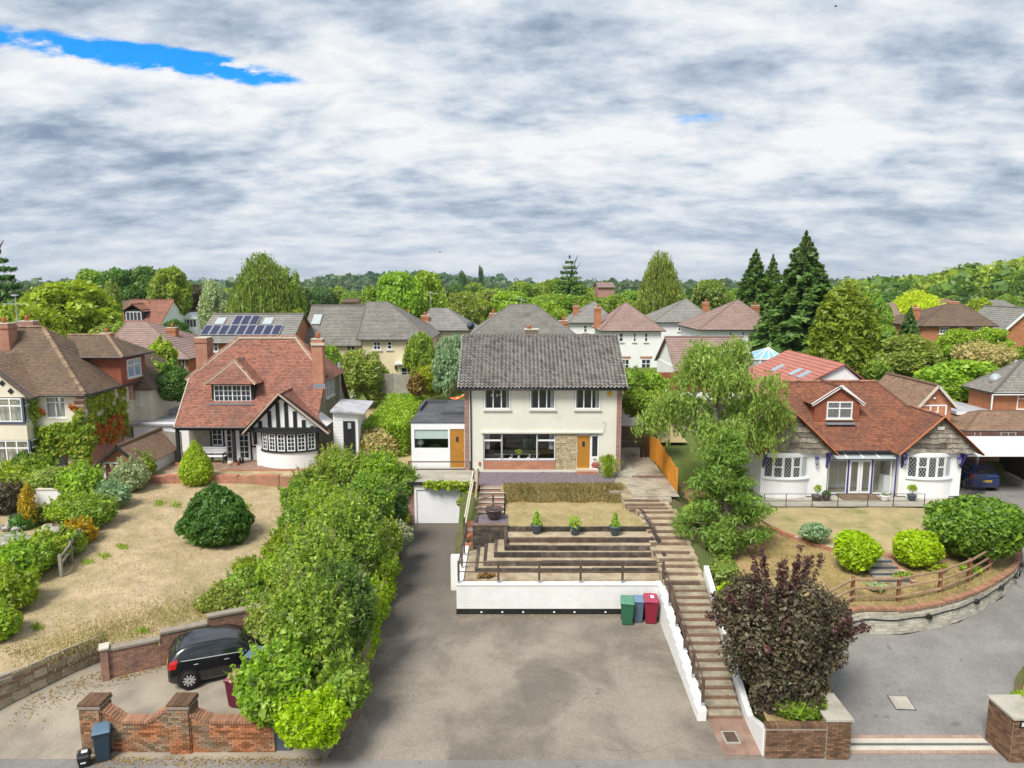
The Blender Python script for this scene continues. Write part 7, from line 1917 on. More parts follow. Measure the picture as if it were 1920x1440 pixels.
# house with solar panels
t,ro=bhouse('solar_house','brick house with solar panels and two roof lights on its grey roof',62,372,545,638,720,385,538,589,7.5,'orange_brick','grey_tiles',[(394,641,409,659,2),(372,660,380,700,1)],gable=True)
a_,b_=V(460,638,62),V(460,589,65.75);v_=(b_-a_);v_.x=0;v_.normalize();n_=Vector((0,-v_.z,v_.y))
def on_slope(px,py):
 # point of the solar roof plane seen at a pixel
 r=ray(px,py);o_=Vector((0,0,CAM_Z));d_=Vector(r);return o_+d_*((a_-o_).dot(n_)/d_.dot(n_))
pw=(on_slope(528,622)-on_slope(380,622)).x/9
arr=thing('solar_array','two rows of dark solar panels fixed on the grey roof of the brick house','solar panels',on_slope(455,629))
def panel(P):
 P=P+n_*.12;m=MB().obox(P,(pw/2-.02,0,0),v_*.78,n_*.03);o=m.build('panel','grey_frame',arr);MB().obox(P+n_*.032,(pw/2-.07,0,0),v_*.73,n_*.004).build('cells','solar',o)
for k in range(9):panel(on_slope(380,621)+Vector((pw*(k+.5),0,0)))
for k in range(3):panel(on_slope(380,621)+Vector((pw*(k+3.4),0,0))+v_*1.62)
for px in(414,503):velux(ro,on_slope(px,603.5),(1,0,0),v_,n_,.85,1.15,'frost')
# brown pink hipped house
bhouse('pink_roof_house','brick house with broad pinkish hipped roof behind the ivy house',58,190,352,672,740,238,275,603,10,'orange_brick','pink_tiles',[(327,671,333,692,1),(341,671,347,692,1)],[(323,615,4.5,.8),(200,625,2,.9)])
# far left white gables and red house
t,ro=bhouse('white_gabled_house','distant white house with red tiled roof and dormer among the trees',104,222,300,606,625,226,300,562,9,'white_render','red_plain_tiles',chims=[(276,566,4,.9)],gable=True,course=.3)
q=V(250,592,104.5);dm_=MB().box(q.x-1.4,q.x+1.4,104.6,107,q.z-1.0,q.z+.9).build('dormer','black_timber',ro);window(dm_,(q.x-1.15,104.6,q.z-.8),(1,0,0),2.3,1.4,(1,1,1,1),(1,),.1,.08,.08,'upvc','dark_glass',proud=.05)
gable_roof_y(dm_,q.x-1.4,q.x+1.4,104.6,107.5,q.z+.8,q.z+1.7,'red_plain_tiles',.3,.03,.3,.3)
t,ro=bhouse('white_wing_house','distant white gable end with dark brown roof beside the big bright tree',108,183,226,598,620,190,226,562,10,'white_render','brown_plain_tiles',gable=True,course=.3)
bhouse('red_house','distant red brick house with red tiled roof',116,327,372,583,606,330,368,571,7,'orange_brick','red_plain_tiles',[(335,586,344,593,2)],gable=True,course=.3)
cvw=thing('white_garden_room','distant white garden room in front of the red brick house','garden room',V(356,606,112));q0,q1=V(342,610,112),V(368,598,112)
MB().box(q0.x,q1.x,112,114.5,q0.z-1.5,q1.z).build('wall','upvc',cvw);MB().prism([(q0.x-.2,111.8,q1.z),(q1.x+.2,111.8,q1.z),((q0.x+q1.x)/2,111.8,q1.z+1.0)],(0,3,0)).build('roof','upvc',cvw)
for k in range(4):MB().box(q0.x+.2+k*.52,q0.x+.6+k*.52,111.96,112,q0.z-.2,q1.z-.15).build('window','dark_glass',cvw)
# right side
t,ro=bhouse('brick_house','red brick house with brown hipped roof near the yellow willow',84,1728,1862,611,645,1772,1808,571,10,'orange_brick','brown_plain_tiles',[(1761,613,1779,626,3),(1797,613,1806,626,2),(1825,613,1842,626,3)],[(1716,577,3,.9),(1788,566,6,1.2)],course=.25)
bhouse('dormer_house','distant house with pink roof and white dormer behind the brown hipped roof',100,1795,1850,600,620,1812,1840,575,8,'pink_brick','pink_tiles',[(1833,588,1842,594,2)],gable=True)
bhouse('tan_roof_house','distant house with sandy tiled roof behind the brown hipped roof',118,1752,1806,575,600,1765,1800,561,9,'cream_wall','shed_tiles',gable=True,course=.3)
bhouse('grey_roof_house','distant cream gabled house with grey roof below the wooded hill',120,1858,1912,578,600,1866,1900,563,9,'beige_wall','grey_tiles',gable=True)
t=thing('orange_gable_house','orange brick gable with white verge at the foot of the wooded hill','house',V(1915,614,86));q=V(1888,614,86);pk=V(1928,579,86)
MB().prism([(q.x,86,q.z-4),(2*pk.x-q.x,86,q.z-4),(2*pk.x-q.x,86,q.z),(pk.x,86,pk.z),(q.x,86,q.z)],(0,8,0)).build('gable_wall','orange_brick',t)
gable_roof_y(t,q.x,2*pk.x-q.x,86,94,q.z,pk.z+.1,'grey_tiles',.34,.03,.3,.3);MB().bar((q.x-.3,85.65,q.z-.25),(pk.x,85.65,pk.z),.08,.22).build('bargeboard','upvc',t)
bhouse('lilac_roof_house','distant low house with mauve roof beside the bright willow',96,1658,1690,606,630,1662,1676,568,12,'white_render','pink_tiles',course=.3)
for(D,xl,xr,ye,yr,rx0,rx1,wl,rf,lab)in((150,640,668,566,560,645,660,'pink_brick','brown_plain_tiles','tiny distant brick house beside the tall bright trees'),(170,1122,1152,538,530,1127,1148,'pink_brick','pink_tiles','tiny distant pink roofed house beside the pine'),(160,905,935,583,574,908,930,'pink_brick','shed_tiles','tiny distant brick gable above the grey roof'),(260,1680,1712,541,536,1684,1706,'cream_wall','shed_tiles','tiny distant cream house on the skyline near the wooded hill'),(290,1640,1668,542,537,1644,1664,'pink_brick','brown_plain_tiles','tiny distant brick house on the skyline beyond the cypress')):
 bhouse('distant_house',lab,D,xl,xr,ye,ye+8,rx0,rx1,yr,8,wl,rf,gable=True,course=.5)
# country house far away
pal=thing('country_house','distant sandstone mansion with columns on the far wooded hill','mansion',V(628,538,900))
q0,q1,q2=V(606,538,900),V(632,521,900),V(660,517,900)
MB().box(q0.x,q1.x,900,925,q0.z-3,q1.z).build('wing','cream_wall',pal);MB().box(q1.x,q2.x,895,930,q0.z-3,q2.z).build('main_block','beige_wall',pal)
MB().box(q0.x-1,q1.x,898,926,q1.z,q1.z+1).build('cornice','pale_stone',pal);MB().box(q1.x-.5,q2.x+.5,893,931,q2.z,q2.z+1.2).build('cornice','pale_stone',pal)
for k in range(9):x_=q0.x+1+k*2.0;MB().tube([(x_,897,q0.z-3),(x_,897,q1.z-1)],.5,8).build('column','pale_stone',pal)
for k in range(6):
 x_=q1.x+1.5+k*3.0
 for zz in(2.5,6.5):MB().box(x_,x_+1.3,894.8,895,q0.z+zz,q0.z+zz+2).build('window','dark_glass',pal)
q=V(592,534,930);MB().box(q.x-8,q.x+6,930,940,q.z-5,V(592,528,930).z).build('side_range','white_render',pal)
# fences behind
zf2=lambda x,y:3.3
fence('red_fence','tall red stained fence behind the main house',[(9.2,56.5),(20,56.5)],lambda x,y:V(1215,735,56.5).z,V(1215,698,56.5).z-V(1215,735,56.5).z,'red_fence',.16,2.0,rails=False)
fence('orange_back_fence','orange fence below the glass conservatory',[(20.1,56.5),(24,56.5)],lambda x,y:V(1430,725,56.5).z,1.4,'orange_fence',.16,2.0)
pF=[V(700,710,55),V(770,702,54)]
fence('weathered_fence','weathered grey fence in front of the cream house',[(-12.5,56.5),(-9.5,56.0),(-7.9,55.5)],lambda x,y:V(730,737,56).z,1.55,'grey_fence',.13)
fence('side_fence','fence seen edge on with an orange face beside the clipped hedge',[(-7.75,55.2),(-6.95,46.4)],lambda x,y:3.15,1.55,'orange_fence',.15)
fence('pale_panel_fence','pale concrete panel fence curving behind the bungalow garden',[(24.4,49.8),(25.9,53.5),(26.3,60)],lambda x,y:3.3,1.5,'grey_sheet',.5,2.2)
# garden sheds on the right
sh2=thing('blue_shed','small pale blue garden shed among the hedges','shed',V(1866,675,70));q0,q1=V(1852,676,70),V(1880,664,70)
MB().box(q0.x,q1.x,70,72.5,q0.z-.5,q1.z).build('wall','blue_glazing',sh2);MB().prism([(q0.x-.15,69.8,q1.z),(q1.x+.15,69.8,q1.z),((q0.x+q1.x)/2,69.8,q1.z+.55)],(0,3,0)).build('roof','grey_sheet',sh2)
sh3=thing('white_greenhouse','white panelled greenhouse at the edge of the gardens','greenhouse',V(1903,700,60));q0,q1=V(1885,704,60),V(1925,684,60)
MB().box(q0.x,q1.x,60,64,q0.z-.5,q1.z).build('wall','frost',sh3);MB().prism([(q0.x-.1,59.9,q1.z),(q1.x+.1,59.9,q1.z),(q1.x+.1,59.9,q1.z+.06),(q0.x-.1,59.9,q1.z+.06)],(0,4.2,.6)).build('roof','grey_sheet',sh3)
# hammock on its stand in the back garden
hm=thing('hammock','red and orange striped hammock on a frame in the back garden','hammock',(V(858,750,50).x,50,3.4))
A,B=V(842,745,50.2),V(876,735,50.2);m=MB();n=12;pr=None
for i in range(n+1):
 t_=i/n;c=A.lerp(B,t_);c.z-=.35*math.sin(math.pi*t_);w_=.1+.45*math.sin(math.pi*t_);cur=(c+Vector((0,-w_,.12*math.sin(math.pi*t_))),c+Vector((0,0,-.1*math.sin(math.pi*t_))),c+Vector((0,w_,.12*math.sin(math.pi*t_))))
 if pr:m.face([pr[0],cur[0],cur[1],pr[1]]);m.face([pr[1],cur[1],cur[2],pr[2]])
 pr=cur
m.build('sling','hammock',hm,smooth=True)
MB().tube([A+Vector((.25,0,-1.0)),A],.03,6).build('stand_arm','iron',hm);MB().tube([B+Vector((-.2,0,-1.0)),B],.03,6).build('stand_arm','iron',hm);MB().tube([A+Vector((.25,0,-1.0)),B+Vector((-.2,0,-1.0))],.03,6).build('stand_base','iron',hm)
pc=thing('parked_car','roof of a white car showing behind the clipped hedge','car',(V(757,728,53).x,53.4,3.3))
# ================================================================== foliage
def bush(name,label,cat,base,r,h,n,size,mat,nc=14,k=.42,seed=0,aspect=.55,depth=.16,flat=1.0,core=True,droop=0.0,zc=.5,lo=-.6,group=None,up=.25,stems=0,shoots=0):
 """shrub standing on base; r = (rx, ry)"""
 t=thing(name,label,cat,base,group)
 c=(0,0,h*zc);rr=(r[0],r[1],h*max(zc,1-zc))
 bl=clumps(c,rr,nc,k,seed,flat,lo)if nc else[(c,rr)]
 sets=[blobs_to_leaves(bl,n,size,aspect,depth,seed=seed+1,droop=droop,up=up)]
 if core:
  rr8=tuple(q*.84 for q in rr)
  sets.append(blobs_to_leaves([(c,rr8)],int(n*.3),size*1.6,aspect*1.2,.05,seed=seed+2,up=up))
  if nc:sets.append(blobs_to_leaves([(c,tuple(q*.7 for q in rr))],int(n*.16),size*2.3,.9,.04,seed=seed+3,outward=1.5))
 if shoots:  # upright young growth breaking the outline
  gg=random.Random(seed+9);sp_=[]
  for i in range(shoots):
   a=gg.uniform(0,6.28);e=gg.uniform(.25,1.5);d=Vector((math.cos(a)*math.cos(e),math.sin(a)*math.cos(e),math.sin(e)))
   b0=Vector(c)+Vector((d.x*rr[0],d.y*rr[1],d.z*rr[2]))*.9;ln=gg.uniform(.25,.6)*(h**.5)*.7;dd=(d*.7+Vector((0,0,.8))).normalized()
   for q in range(4):p_=b0+dd*ln*q/3;w_=.15*(1-q*.2);sp_.append((np.array(p_),np.array((w_,w_,w_*1.3))))
  sets.append(blobs_to_leaves(sp_,shoots*42,size*.95,aspect*.9,.5,cull=False,seed=seed+5,droop=-.3))
 fo=link('foliage',leaf_mesh('foliage',sets,mat),t)
 if shoots:  # bare twigs
  gg=random.Random(seed+19);tm=MB()
  for i in range(shoots//2):
   a=gg.uniform(0,6.28);e=gg.uniform(0,1.4);d=Vector((math.cos(a)*math.cos(e),math.sin(a)*math.cos(e),math.sin(e)));b0=Vector(c)+Vector((d.x*rr[0],d.y*rr[1],d.z*rr[2]))*.75
   e0=b0+(d+Vector((gg.uniform(-.3,.3),gg.uniform(-.3,.3),.5))).normalized()*gg.uniform(.4,.9)*(h**.5)*.7
   tm.tube([b0,b0.lerp(e0,.5)+Vector((gg.uniform(-.05,.05),0,.03)),e0],[.014,.010,.005],4)
  link('twigs',mesh_from('twigs',tm.v,tm.f,'grey_bark',True),t)
 if core and not nc:
  m=MB();m.lathe((0,0,0),[(.35*r[0],h*.03),(.72*r[0],h*.2),(.80*r[0],h*.42),(.66*r[0],h*.66),(.36*r[0],h*.82),(.05,h*.88)],14)
  for v in m.v:v.y*=r[1]/r[0]
  link('core',mesh_from('core',m.v,m.f,mat,True),t)
 if stems:
  g=random.Random(seed);m=MB()
  for i in range(stems):
   a=g.uniform(0,6.28);q=g.uniform(.1,.35)
   m.tube([(.1*math.cos(a),.1*math.sin(a),0),(r[0]*q*math.cos(a),r[1]*q*math.sin(a),h*.35),(r[0]*q*1.8*math.cos(a),r[1]*q*1.8*math.sin(a),h*.7)],[.05,.035,.015],6)
  m.build('stems','bark',None);o=bpy.data.objects[-1]if False else None
 return t
def trunk_mesh(h,r,limbs,spread,seed,mat,top=.8,lean=0.0):
 g=random.Random(seed);m=MB()
 P=[Vector((0,0,-.3))]
 for i in range(1,7):P.append(Vector((g.uniform(-.04,.04)*h+lean*h*i/6,g.uniform(-.04,.04)*h,h*top*i/6)))
 m.tube(P,[r*(1.25-1.1*i/6)for i in range(7)],8)
 for i in range(limbs):
  k=g.randrange(2,6);a=g.uniform(0,6.28);s=spread*g.uniform(.5,.95);b=P[k]
  e=b+Vector((math.cos(a)*s,math.sin(a)*s,h*g.uniform(.12,.3)))
  mid=b.lerp(e,.5)+Vector((0,0,h*.04));m.tube([b,mid,e],[r*.5*(1-k/8),r*.28,r*.08],6)
 return mesh_from('trunk',m.v,m.f,mat,True)
PROTO={}
def proto(key,crown,trunk):PROTO[key]=(crown,trunk)
# crowns are 10 m tall prototypes, placed at other heights and widths
for i in range(3):proto('broad%d'%i,leaf_mesh('crown',[blobs_to_leaves(clumps((0,0,5.7),(4.3,4.3,4.2),30,.34,40+i,.85,-.5),14000,.40,.6,.22,seed=50+i)],'leaf_mid'),trunk_mesh(10,.3,8,3.2,i,'bark'))
for i in range(2):proto('tall%d'%i,leaf_mesh('crown',[blobs_to_leaves(clumps((0,0,5.4),(2.7,2.7,4.5),30,.30,60+i,1.25,-.8),12000,.37,.5,.25,seed=70+i)],'leaf_mid'),trunk_mesh(10,.22,8,1.8,i+5,'bark'))
def strands(seed,n_str,n_leaf,rad,z0,z1,ln,size,aspect=.3,jit=.10):
 """hanging shoots: start points over a dome, leaves strung down from them"""
 g=np.random.default_rng(seed);pts=[]
 for _ in range(n_str):
  a=g.uniform(0,6.283);q=math.sqrt(g.random());rr=rad*q
  top=z0+(z1-z0)*math.sqrt(max(0,1-(q*.98)**2))*g.uniform(.75,1.0);L_=ln*g.uniform(.5,1.2)
  for s in g.random(n_leaf):
   pts.append((rr*math.cos(a)+g.normal(0,jit)+.25*s*math.cos(a),rr*math.sin(a)+g.normal(0,jit)+.25*s*math.sin(a),top-s*L_))
 P=np.array(pts);nr=g.normal(size=P.shape);nr[:,2]*=.3;nr/=np.linalg.norm(nr,axis=1)[:,None]
 return(P,nr,size*(1+g.normal(0,.3,len(P)).clip(-.6,.8)),aspect,1.2,g)
proto('weep0',leaf_mesh('crown',[strands(80,420,20,3.6,3.5,10,3.2,.40),strands(81,120,14,1.8,6.5,10.4,1.6,.34)],'leaf_willow'),trunk_mesh(10,.3,8,2.4,8,'bark'))
proto('weep1',leaf_mesh('crown',[strands(82,380,20,3.0,3.0,9.4,2.6,.36),strands(83,200,14,1.9,6.0,10.3,1.8,.32)],'leaf_olive'),trunk_mesh(10,.28,8,2.0,9,'pale_bark'))
def conifer(seed,n,r0=2.6,size=.42,layers=26,droop=.35,gap=.0,topy=10,z0=.6,power=1.0,aspect=.28):
 g=np.random.default_rng(seed);P,D=[],[]
 for l in range(layers):
  f=l/(layers-1);z=z0+(topy-z0)*f;R_=r0*(1-f)**power+.03
  nb=max(4,int(11*(1-f)+4));a0=g.uniform(0,6.28)
  for b in range(nb):
   a=a0+6.283*b/nb+g.normal(0,.12);rl=R_*g.uniform(.72,1.12);k=max(3,int(n/layers/nb*(1.6-f)))
   t=np.sqrt(g.random(k));side=g.normal(0,.10+.16*(1-t)*0,k)*rl*.9*t
   x=rl*t*math.cos(a)-side*math.sin(a);y=rl*t*math.sin(a)+side*math.cos(a);zz=z-droop*rl*t**1.5+.25*rl*np.maximum(0,t-.75)+g.normal(0,.08,k)
   P.append(np.stack([x,y,zz],1));D.append(np.tile([math.cos(a),math.sin(a),-.35],(k,1)))
 P=np.concatenate(P);D=np.concatenate(D);nr=g.normal(0,.45,P.shape)+np.array([0,0,1.0])+D*.35;nr/=np.linalg.norm(nr,axis=1)[:,None]
 return(P,nr,size*(1+g.normal(0,.25,len(P)).clip(-.5,.7))*(1.15-.75*np.clip((P[:,2]-z0)/(topy-z0),0,1)**2),aspect*1.6,.25,g)
proto('spruce0',leaf_mesh('crown',[conifer(90,16000,3.7,.50,30,power=.8)],'leaf_conifer'),trunk_mesh(10,.22,0,1,11,'bark',.95))
proto('spruce1',leaf_mesh('crown',[conifer(91,13000,3.4,.52,26,.22,power=.8)],'leaf_conifer'),trunk_mesh(10,.22,0,1,12,'bark',.95))
proto('pine0',leaf_mesh('crown',[conifer(92,2600,2.9,.6,11,.05,z0=3.2,power=.7)],'leaf_conifer'),trunk_mesh(10,.25,5,1.6,13,'bark',.95))
proto('cedar0',leaf_mesh('crown',[conifer(93,12000,5.2,.5,13,.02,z0=1.2,power=.75)],'leaf_conifer'),trunk_mesh(10,.4,6,3,14,'bark',.95))
proto('cypress0',leaf_mesh('crown',[blobs_to_leaves([((0,0,2.6),(2.6,2.6,2.6)),((0,0,4.6),(2.3,2.3,2.8)),((0,0,6.6),(1.6,1.6,2.6)),((0,0,8.4),(.8,.8,1.7))]+clumps((0,0,4.3),(2.6,2.6,4.2),34,.2,95,2.0),11000,.42,.4,.13,seed=96,droop=-.3)],'leaf_cypress'),trunk_mesh(10,.25,0,1,15,'bark',.8))
def tree(kind,name,label,pos,h,w=None,mat=None,rot=None,bark=None,group=None,cat='tree'):
 """w: crown width relative to the prototype"""
 cr,tr=PROTO[kind];t=thing(name,label,cat,pos,group)
 s=h/10;ws=s*(w or 1.0);rz=random.uniform(0,6.28)if rot is None else rot
 for nm,me,mm in(('trunk',tr,bark),('crown',cr,mat)):
  o=link(nm,me,t,(0,0,0),(0,0,rz),(ws,ws,s))
  if mm:o.material_slots[0].link='OBJECT';o.material_slots[0].material=MATS[mm]
 return t
def tpx(kind,name,label,x,ytop,D,wpx,mat,base=None,group=None,wk=None,bark=None):
 """tree whose top is at pixel (x, ytop) at distance D; wpx its crown width in pixels"""
 p=V(x,ytop,D);zb=z_back(p.x,D)if base is None else base;h=p.z-zb
 sc=F_PX/(D*CP+5);wm=wpx/sc;nat={'br':8.8,'ta':5.6,'we':7.2,'sp':4.6,'pi':4.4,'ce':10,'cy':5.2}[kind[:2]]*h/10
 return tree(kind,name,label,(p.x,D,zb),h,wm/nat,mat,group=group,bark=bark)
# --- trees one can name
tpx('cedar0','cedar_tree','dark cedar with layered branches beyond the ivy house',-12,455,84,150,'leaf_conifer')
tpx('broad0','broadleaf_tree','large bright green round tree behind the ivy house',122,520,72,175,'leaf_bright')
tpx('broad1','broadleaf_tree','pale green tree beside the television aerial',62,566,62,120,'leaf_yellowgreen')
tpx('broad2','broadleaf_tree','green tree crown behind the ivy house chimneys',10,560,64,90,'leaf_bright')
tpx('tall0','birch_tree','slender pale green tree in front of the dark oaks',207,525,98,36,'leaf_birch')
tpx('broad1','small_tree','light green feathery tree in front of the distant white gable',200,598,70,70,'leaf_birch')
for(x,y,D,w,lab,mt_)in((165,500,118,90,'oak with yellowish crown in the tall clump','leaf_mid'),(225,498,116,90,'dark rounded oak in the middle of the tall clump','leaf_dark'),(268,489,118,100,'tallest dark oak of the clump above the white gable','leaf_dark'),(315,495,112,80,'brighter oak of the tall clump beside the purple leaved tree','leaf_mid'),(372,530,118,46,'dark purple leaved tree beyond the red house','leaf_purple')):tpx('broad%d'%(x%3),'oak_tree',lab,x,y,D,w,mt_)
tpx('broad2','silver_tree','silvery grey leaved tree behind the solar panels',402,520,88,66,'leaf_grey')
tpx('weep1','birch_tree','tall olive green birch behind the solar panels',488,472,80,150,'leaf_olive')
tpx('tall1','birch_tree','narrow olive tree leaning against the tall birch',540,492,84,62,'leaf_birch')
tpx('broad0','small_tree','yellow green tree in the gap beside the solar house',556,575,78,40,'leaf_yellowgreen')
tpx('broad1','broadleaf_tree','dense bright green tree behind the cream house, beside the mid green tree',748,498,98,88,'leaf_bright')
tpx('broad2','broadleaf_tree','dense bright green tree behind the striped grey roof',792,502,100,84,'leaf_bright')
tpx('tall1','broadleaf_tree','mid green tree next to the dense bright pair',702,530,106,56,'leaf_mid')
tpx('broad0','broadleaf_tree','olive green rounded tree between two grey roofs',872,542,88,88,'leaf_olive')
tpx('pine0','pine_tree','dark open pine standing above the trees behind the main house',1068,482,150,62,'leaf_conifer')
tpx('weep1','birch_tree','tall weeping birch behind the white houses',1240,470,104,104,'leaf_olive')
tpx('broad1','broadleaf_tree','dark olive tree between birch and conifers',1336,515,104,84,'leaf_olive')
tpx('spruce1','conifer_tree','bushy conifer standing apart from the great spruce',1418,470,98,92,'leaf_dark')
tpx('spruce1','conifer_tree','second bushy conifer touching the great spruce',1450,480,100,70,'leaf_dark')
tpx('spruce0','spruce_tree','great dark spruce, tallest tree behind the bungalow',1512,438,72,132,'leaf_conifer')
tpx('cypress0','cypress_tree','broad yellowish cypress beside the great spruce',1590,522,64,122,'leaf_cypress')
tpx('broad2','broadleaf_tree','bright tree squeezed behind the broad cypress',1640,540,76,70,'leaf_mid')
tpx('weep0','willow_tree','bright yellow weeping willow beyond the gardens',1720,543,112,118,'leaf_willow')
tpx('spruce0','conifer_tree','small dark conifer in front of the brick house',1708,575,78,42,'leaf_conifer')
tpx('broad0','broadleaf_tree','olive tree with bare twigs in the garden behind the bungalow',1712,624,60,130,'leaf_olive',bark='grey_bark')
tpx('broad1','broadleaf_tree','soft green tree between cypress and brick house hedge',1652,600,70,90,'leaf_mid')
tpx('broad2','broadleaf_tree','lush bright tree behind the tiled brick outbuilding',1800,668,53,150,'leaf_bright')
tpx('broad0','broadleaf_tree','round bright tree between the distant roofs below the hill',1836,555,100,60,'leaf_bright')
tpx('broad1','broadleaf_tree','yellow green shrub tree before the orange gable',1880,590,90,46,'leaf_yellowgreen')
tpx('tall1','fruit_tree','pale drooping leaved tree beside the cottage lean-to',684,652,57,92,'leaf_birch')
tpx('broad0','fruit_tree','green tree with yellow tips in the back garden',786,618,58,64,'leaf_mid')
tpx('broad2','garden_tree','grey green tree with bare leaning trunk beside the pantile roof',846,622,52,74,'leaf_bluegrey',bark='grey_bark')
tpx('broad1','garden_tree','green shrubby tree against the cream house wall',622,640,60,40,'leaf_mid')
# --- belt of trees beyond the rooftops
g_=random.Random(77)
BELT='trees of the belt beyond the rooftops'
def belt(n,D0,D1,y0,y1,xs,mats,wr,label,grp,nm='belt_tree'):
 for i in range(n):
  D=g_.uniform(D0,D1);x=xs[0]+(xs[1]-xs[0])*(i+g_.random())/n
  mm_=g_.choice(mats);tone={'leaf_mid':'green','leaf_bright':'bright green','leaf_olive':'olive','leaf_dark':'dark green','leaf_far':'dull green'}[mm_]
  tpx(g_.choice(['broad0','broad1','broad2','tall0']),nm,tone+' '+label,x,g_.uniform(y0,y1),D,g_.uniform(*wr),mm_,group=grp)
belt(20,110,150,538,560,(830,1420),['leaf_mid','leaf_bright','leaf_olive','leaf_mid'],(60,95),'bushy tree in the belt between pine and birch',BELT)
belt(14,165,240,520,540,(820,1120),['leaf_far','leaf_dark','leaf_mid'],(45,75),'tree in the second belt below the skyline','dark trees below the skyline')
belt(16,150,230,528,545,(330,720),['leaf_dark','leaf_mid','leaf_far'],(40,70),'tree in the belt behind the solar house','trees behind the solar house')
belt(14,140,200,536,556,(-40,330),['leaf_dark','leaf_mid'],(50,80),'tree in the wood behind the ivy house','trees behind the ivy house')
belt(14,130,230,540,556,(1560,1960),['leaf_mid','leaf_dark','leaf_olive'],(45,75),'rounded tree in the fields below the wooded hill','trees below the wooded hill')
belt(10,84,120,560,590,(590,1040),['leaf_mid','leaf_bright','leaf_olive'],(40,70),'tree showing between the grey roofs','trees between the grey roofs')
belt(10,66,96,590,640,(1640,1960),['leaf_mid','leaf_dark','leaf_bright'],(50,90),'hedgerow tree among the gardens behind the bungalow','trees among the bungalow side gardens')
belt(9,66,90,585,640,(-40,330),['leaf_mid','leaf_bright','leaf_dark'],(50,80),'garden tree between the ivy house and the cottage','trees between ivy house and cottage')
tpx('tall0','poplar_tree','dark pointed tree on the skyline above the belt',901,497,330,12,'leaf_far_blue');tpx('tall0','poplar_tree','pair of tall poplars merging on the skyline',866,507,300,20,'leaf_far')
# --- far woods: too many to count
def far_wood(name,label,n,fpos,size,mat,seed,leaves=46,rr=(4,7)):
 g=np.random.default_rng(seed);S=[]
 for i in range(n):
  x,y,z=fpos(g);r=g.uniform(*rr);hh=r*g.uniform(1.3,1.9)
  P,nr,sz,a,d,gg=blobs_to_leaves([((x,y,z+hh*.55),(r,r,hh*.62))],leaves,size*r/5,.85,.12,seed=int(g.integers(1<<30)),up=.5)
  S.append((P,nr,sz,a,d,gg))
 o=link(name,leaf_mesh(name,S,mat),kind='stuff');return tag(o,label,'wood')
def f_hill(g):
 y=g.uniform(230,560);u=.42+.5*g.random()**.8;x=u*y;return(x,y,z_back(x,y)-1)
far_wood('wooded_hill','dense bright green wood covering the hill',900,f_hill,1.3,'leaf_mid',5,160)
def f_hill2(g):
 y=g.uniform(210,330);u=.5+.45*g.random();x=u*y;return(x,y,z_back(x,y)-1)
far_wood('hill_edge','dark trees along the foot of the wooded hill',150,f_hill2,1.6,'leaf_dark',6,130)
def f_far(g):
 y=g.choice([560,640,760,900,1100])*g.uniform(.95,1.05);u=g.uniform(-.85,.85);x=u*y;return(x,y,z_back(x,y)-1)
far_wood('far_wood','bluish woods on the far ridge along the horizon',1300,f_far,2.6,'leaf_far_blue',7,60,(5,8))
def f_ridge(g):
 y=g.uniform(700,860);u=g.uniform(-.27,-.01);x=u*y;return(x,y,z_back(x,y)+(5 if u>-.2 else 1)*g.random())
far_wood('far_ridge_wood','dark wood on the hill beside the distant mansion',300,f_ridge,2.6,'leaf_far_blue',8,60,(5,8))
def f_mid(g):
 y=g.uniform(260,480);u=g.uniform(-.8,.45);x=u*y;return(x,y,z_back(x,y)-1)
far_wood('hedgerow_wood','hedgerows and copses in the middle distance',420,f_mid,1.9,'leaf_far',9,100,(3.5,6))
# --- birch by the steps, yew below it
def near_tree(name,label,base,sets,mat,stems,bark,extra=None):
 t=thing(name,label,'tree',base)
 m=MB()
 for(pts,rad)in stems:m.tube([Vector(p)for p in pts],rad,8)
 link('trunk',mesh_from('trunk',m.v,m.f,bark,True),t)
 link('crown',leaf_mesh('crown',sets,mat),t)
 if extra:link('young_shoots',leaf_mesh('young_shoots',extra[0],extra[1]),t)
 return t
bb=Vector((11.4,38.6,1.9))
def sub(pairs):return[(np.array(c,float),np.array(r,float))for c,r in pairs]
g=random.Random(31);lim=[((0,0,0),(.1,0,3),(-.1,.1,6),(.1,0,8.6))];st=[([(0,0,-.3),(.1,0,2.5),(-.15,.1,5.5),(.05,0,8.6)],[.19,.15,.09,.02])]
bl=[]
for i in range(34):
 a=g.uniform(0,6.28);z=g.uniform(3.5,8.7);q=(1-((z-4.7)/4.6)**2);rr=max(.5,3.6*max(0,q))*g.uniform(.35,1.0)
 e=(rr*math.cos(a),rr*math.sin(a)*.8,z);bl.append((e,(.85,.8,.65)));st.append(([(0,0,z*.72),(e[0]*.5,e[1]*.5,z*.92),e],[.06,.035,.012]))
for(x,z)in((-1.3,8.3),(.9,8.2),(-.9,7.6),(.6,7.4),(-3.1,5.1),(-3.7,4.5),(-2.8,5.6),(3.0,5.2),(3.4,4.8),(2.5,5.8)):bl.append(((x,0,z),(.95,.9,.85)));st.append(([(0,0,z*.75),(x*.5,0,z*.93),(x,0,z)],[.05,.03,.012]))
P_=blobs_to_leaves(sub(bl),14000,.19,.40,.45,outward=.2,up=.0,droop=.8,cull=False,seed=101)
hang=[]
for(c,r)in bl:
 s_=strands(int(abs(c[0]*91+c[2]*37)*10)+1,26,16,.85,0,.35,1.35,.19,.38,.05);hang.append((s_[0]+np.array(c),*s_[1:]))
near_tree('birch_tree','airy pale green birch with drooping twigs beside the gravel steps',bb,[P_]+hang,'leaf_birch',st,'pale_bark')
yb_=Vector((10.0,32.3,1.45))
sets=[];st=[([(0,0,-.2),(.1,0,2),(0,0,4.6)],[.18,.14,.05])]
g=np.random.default_rng(41);bl=[]
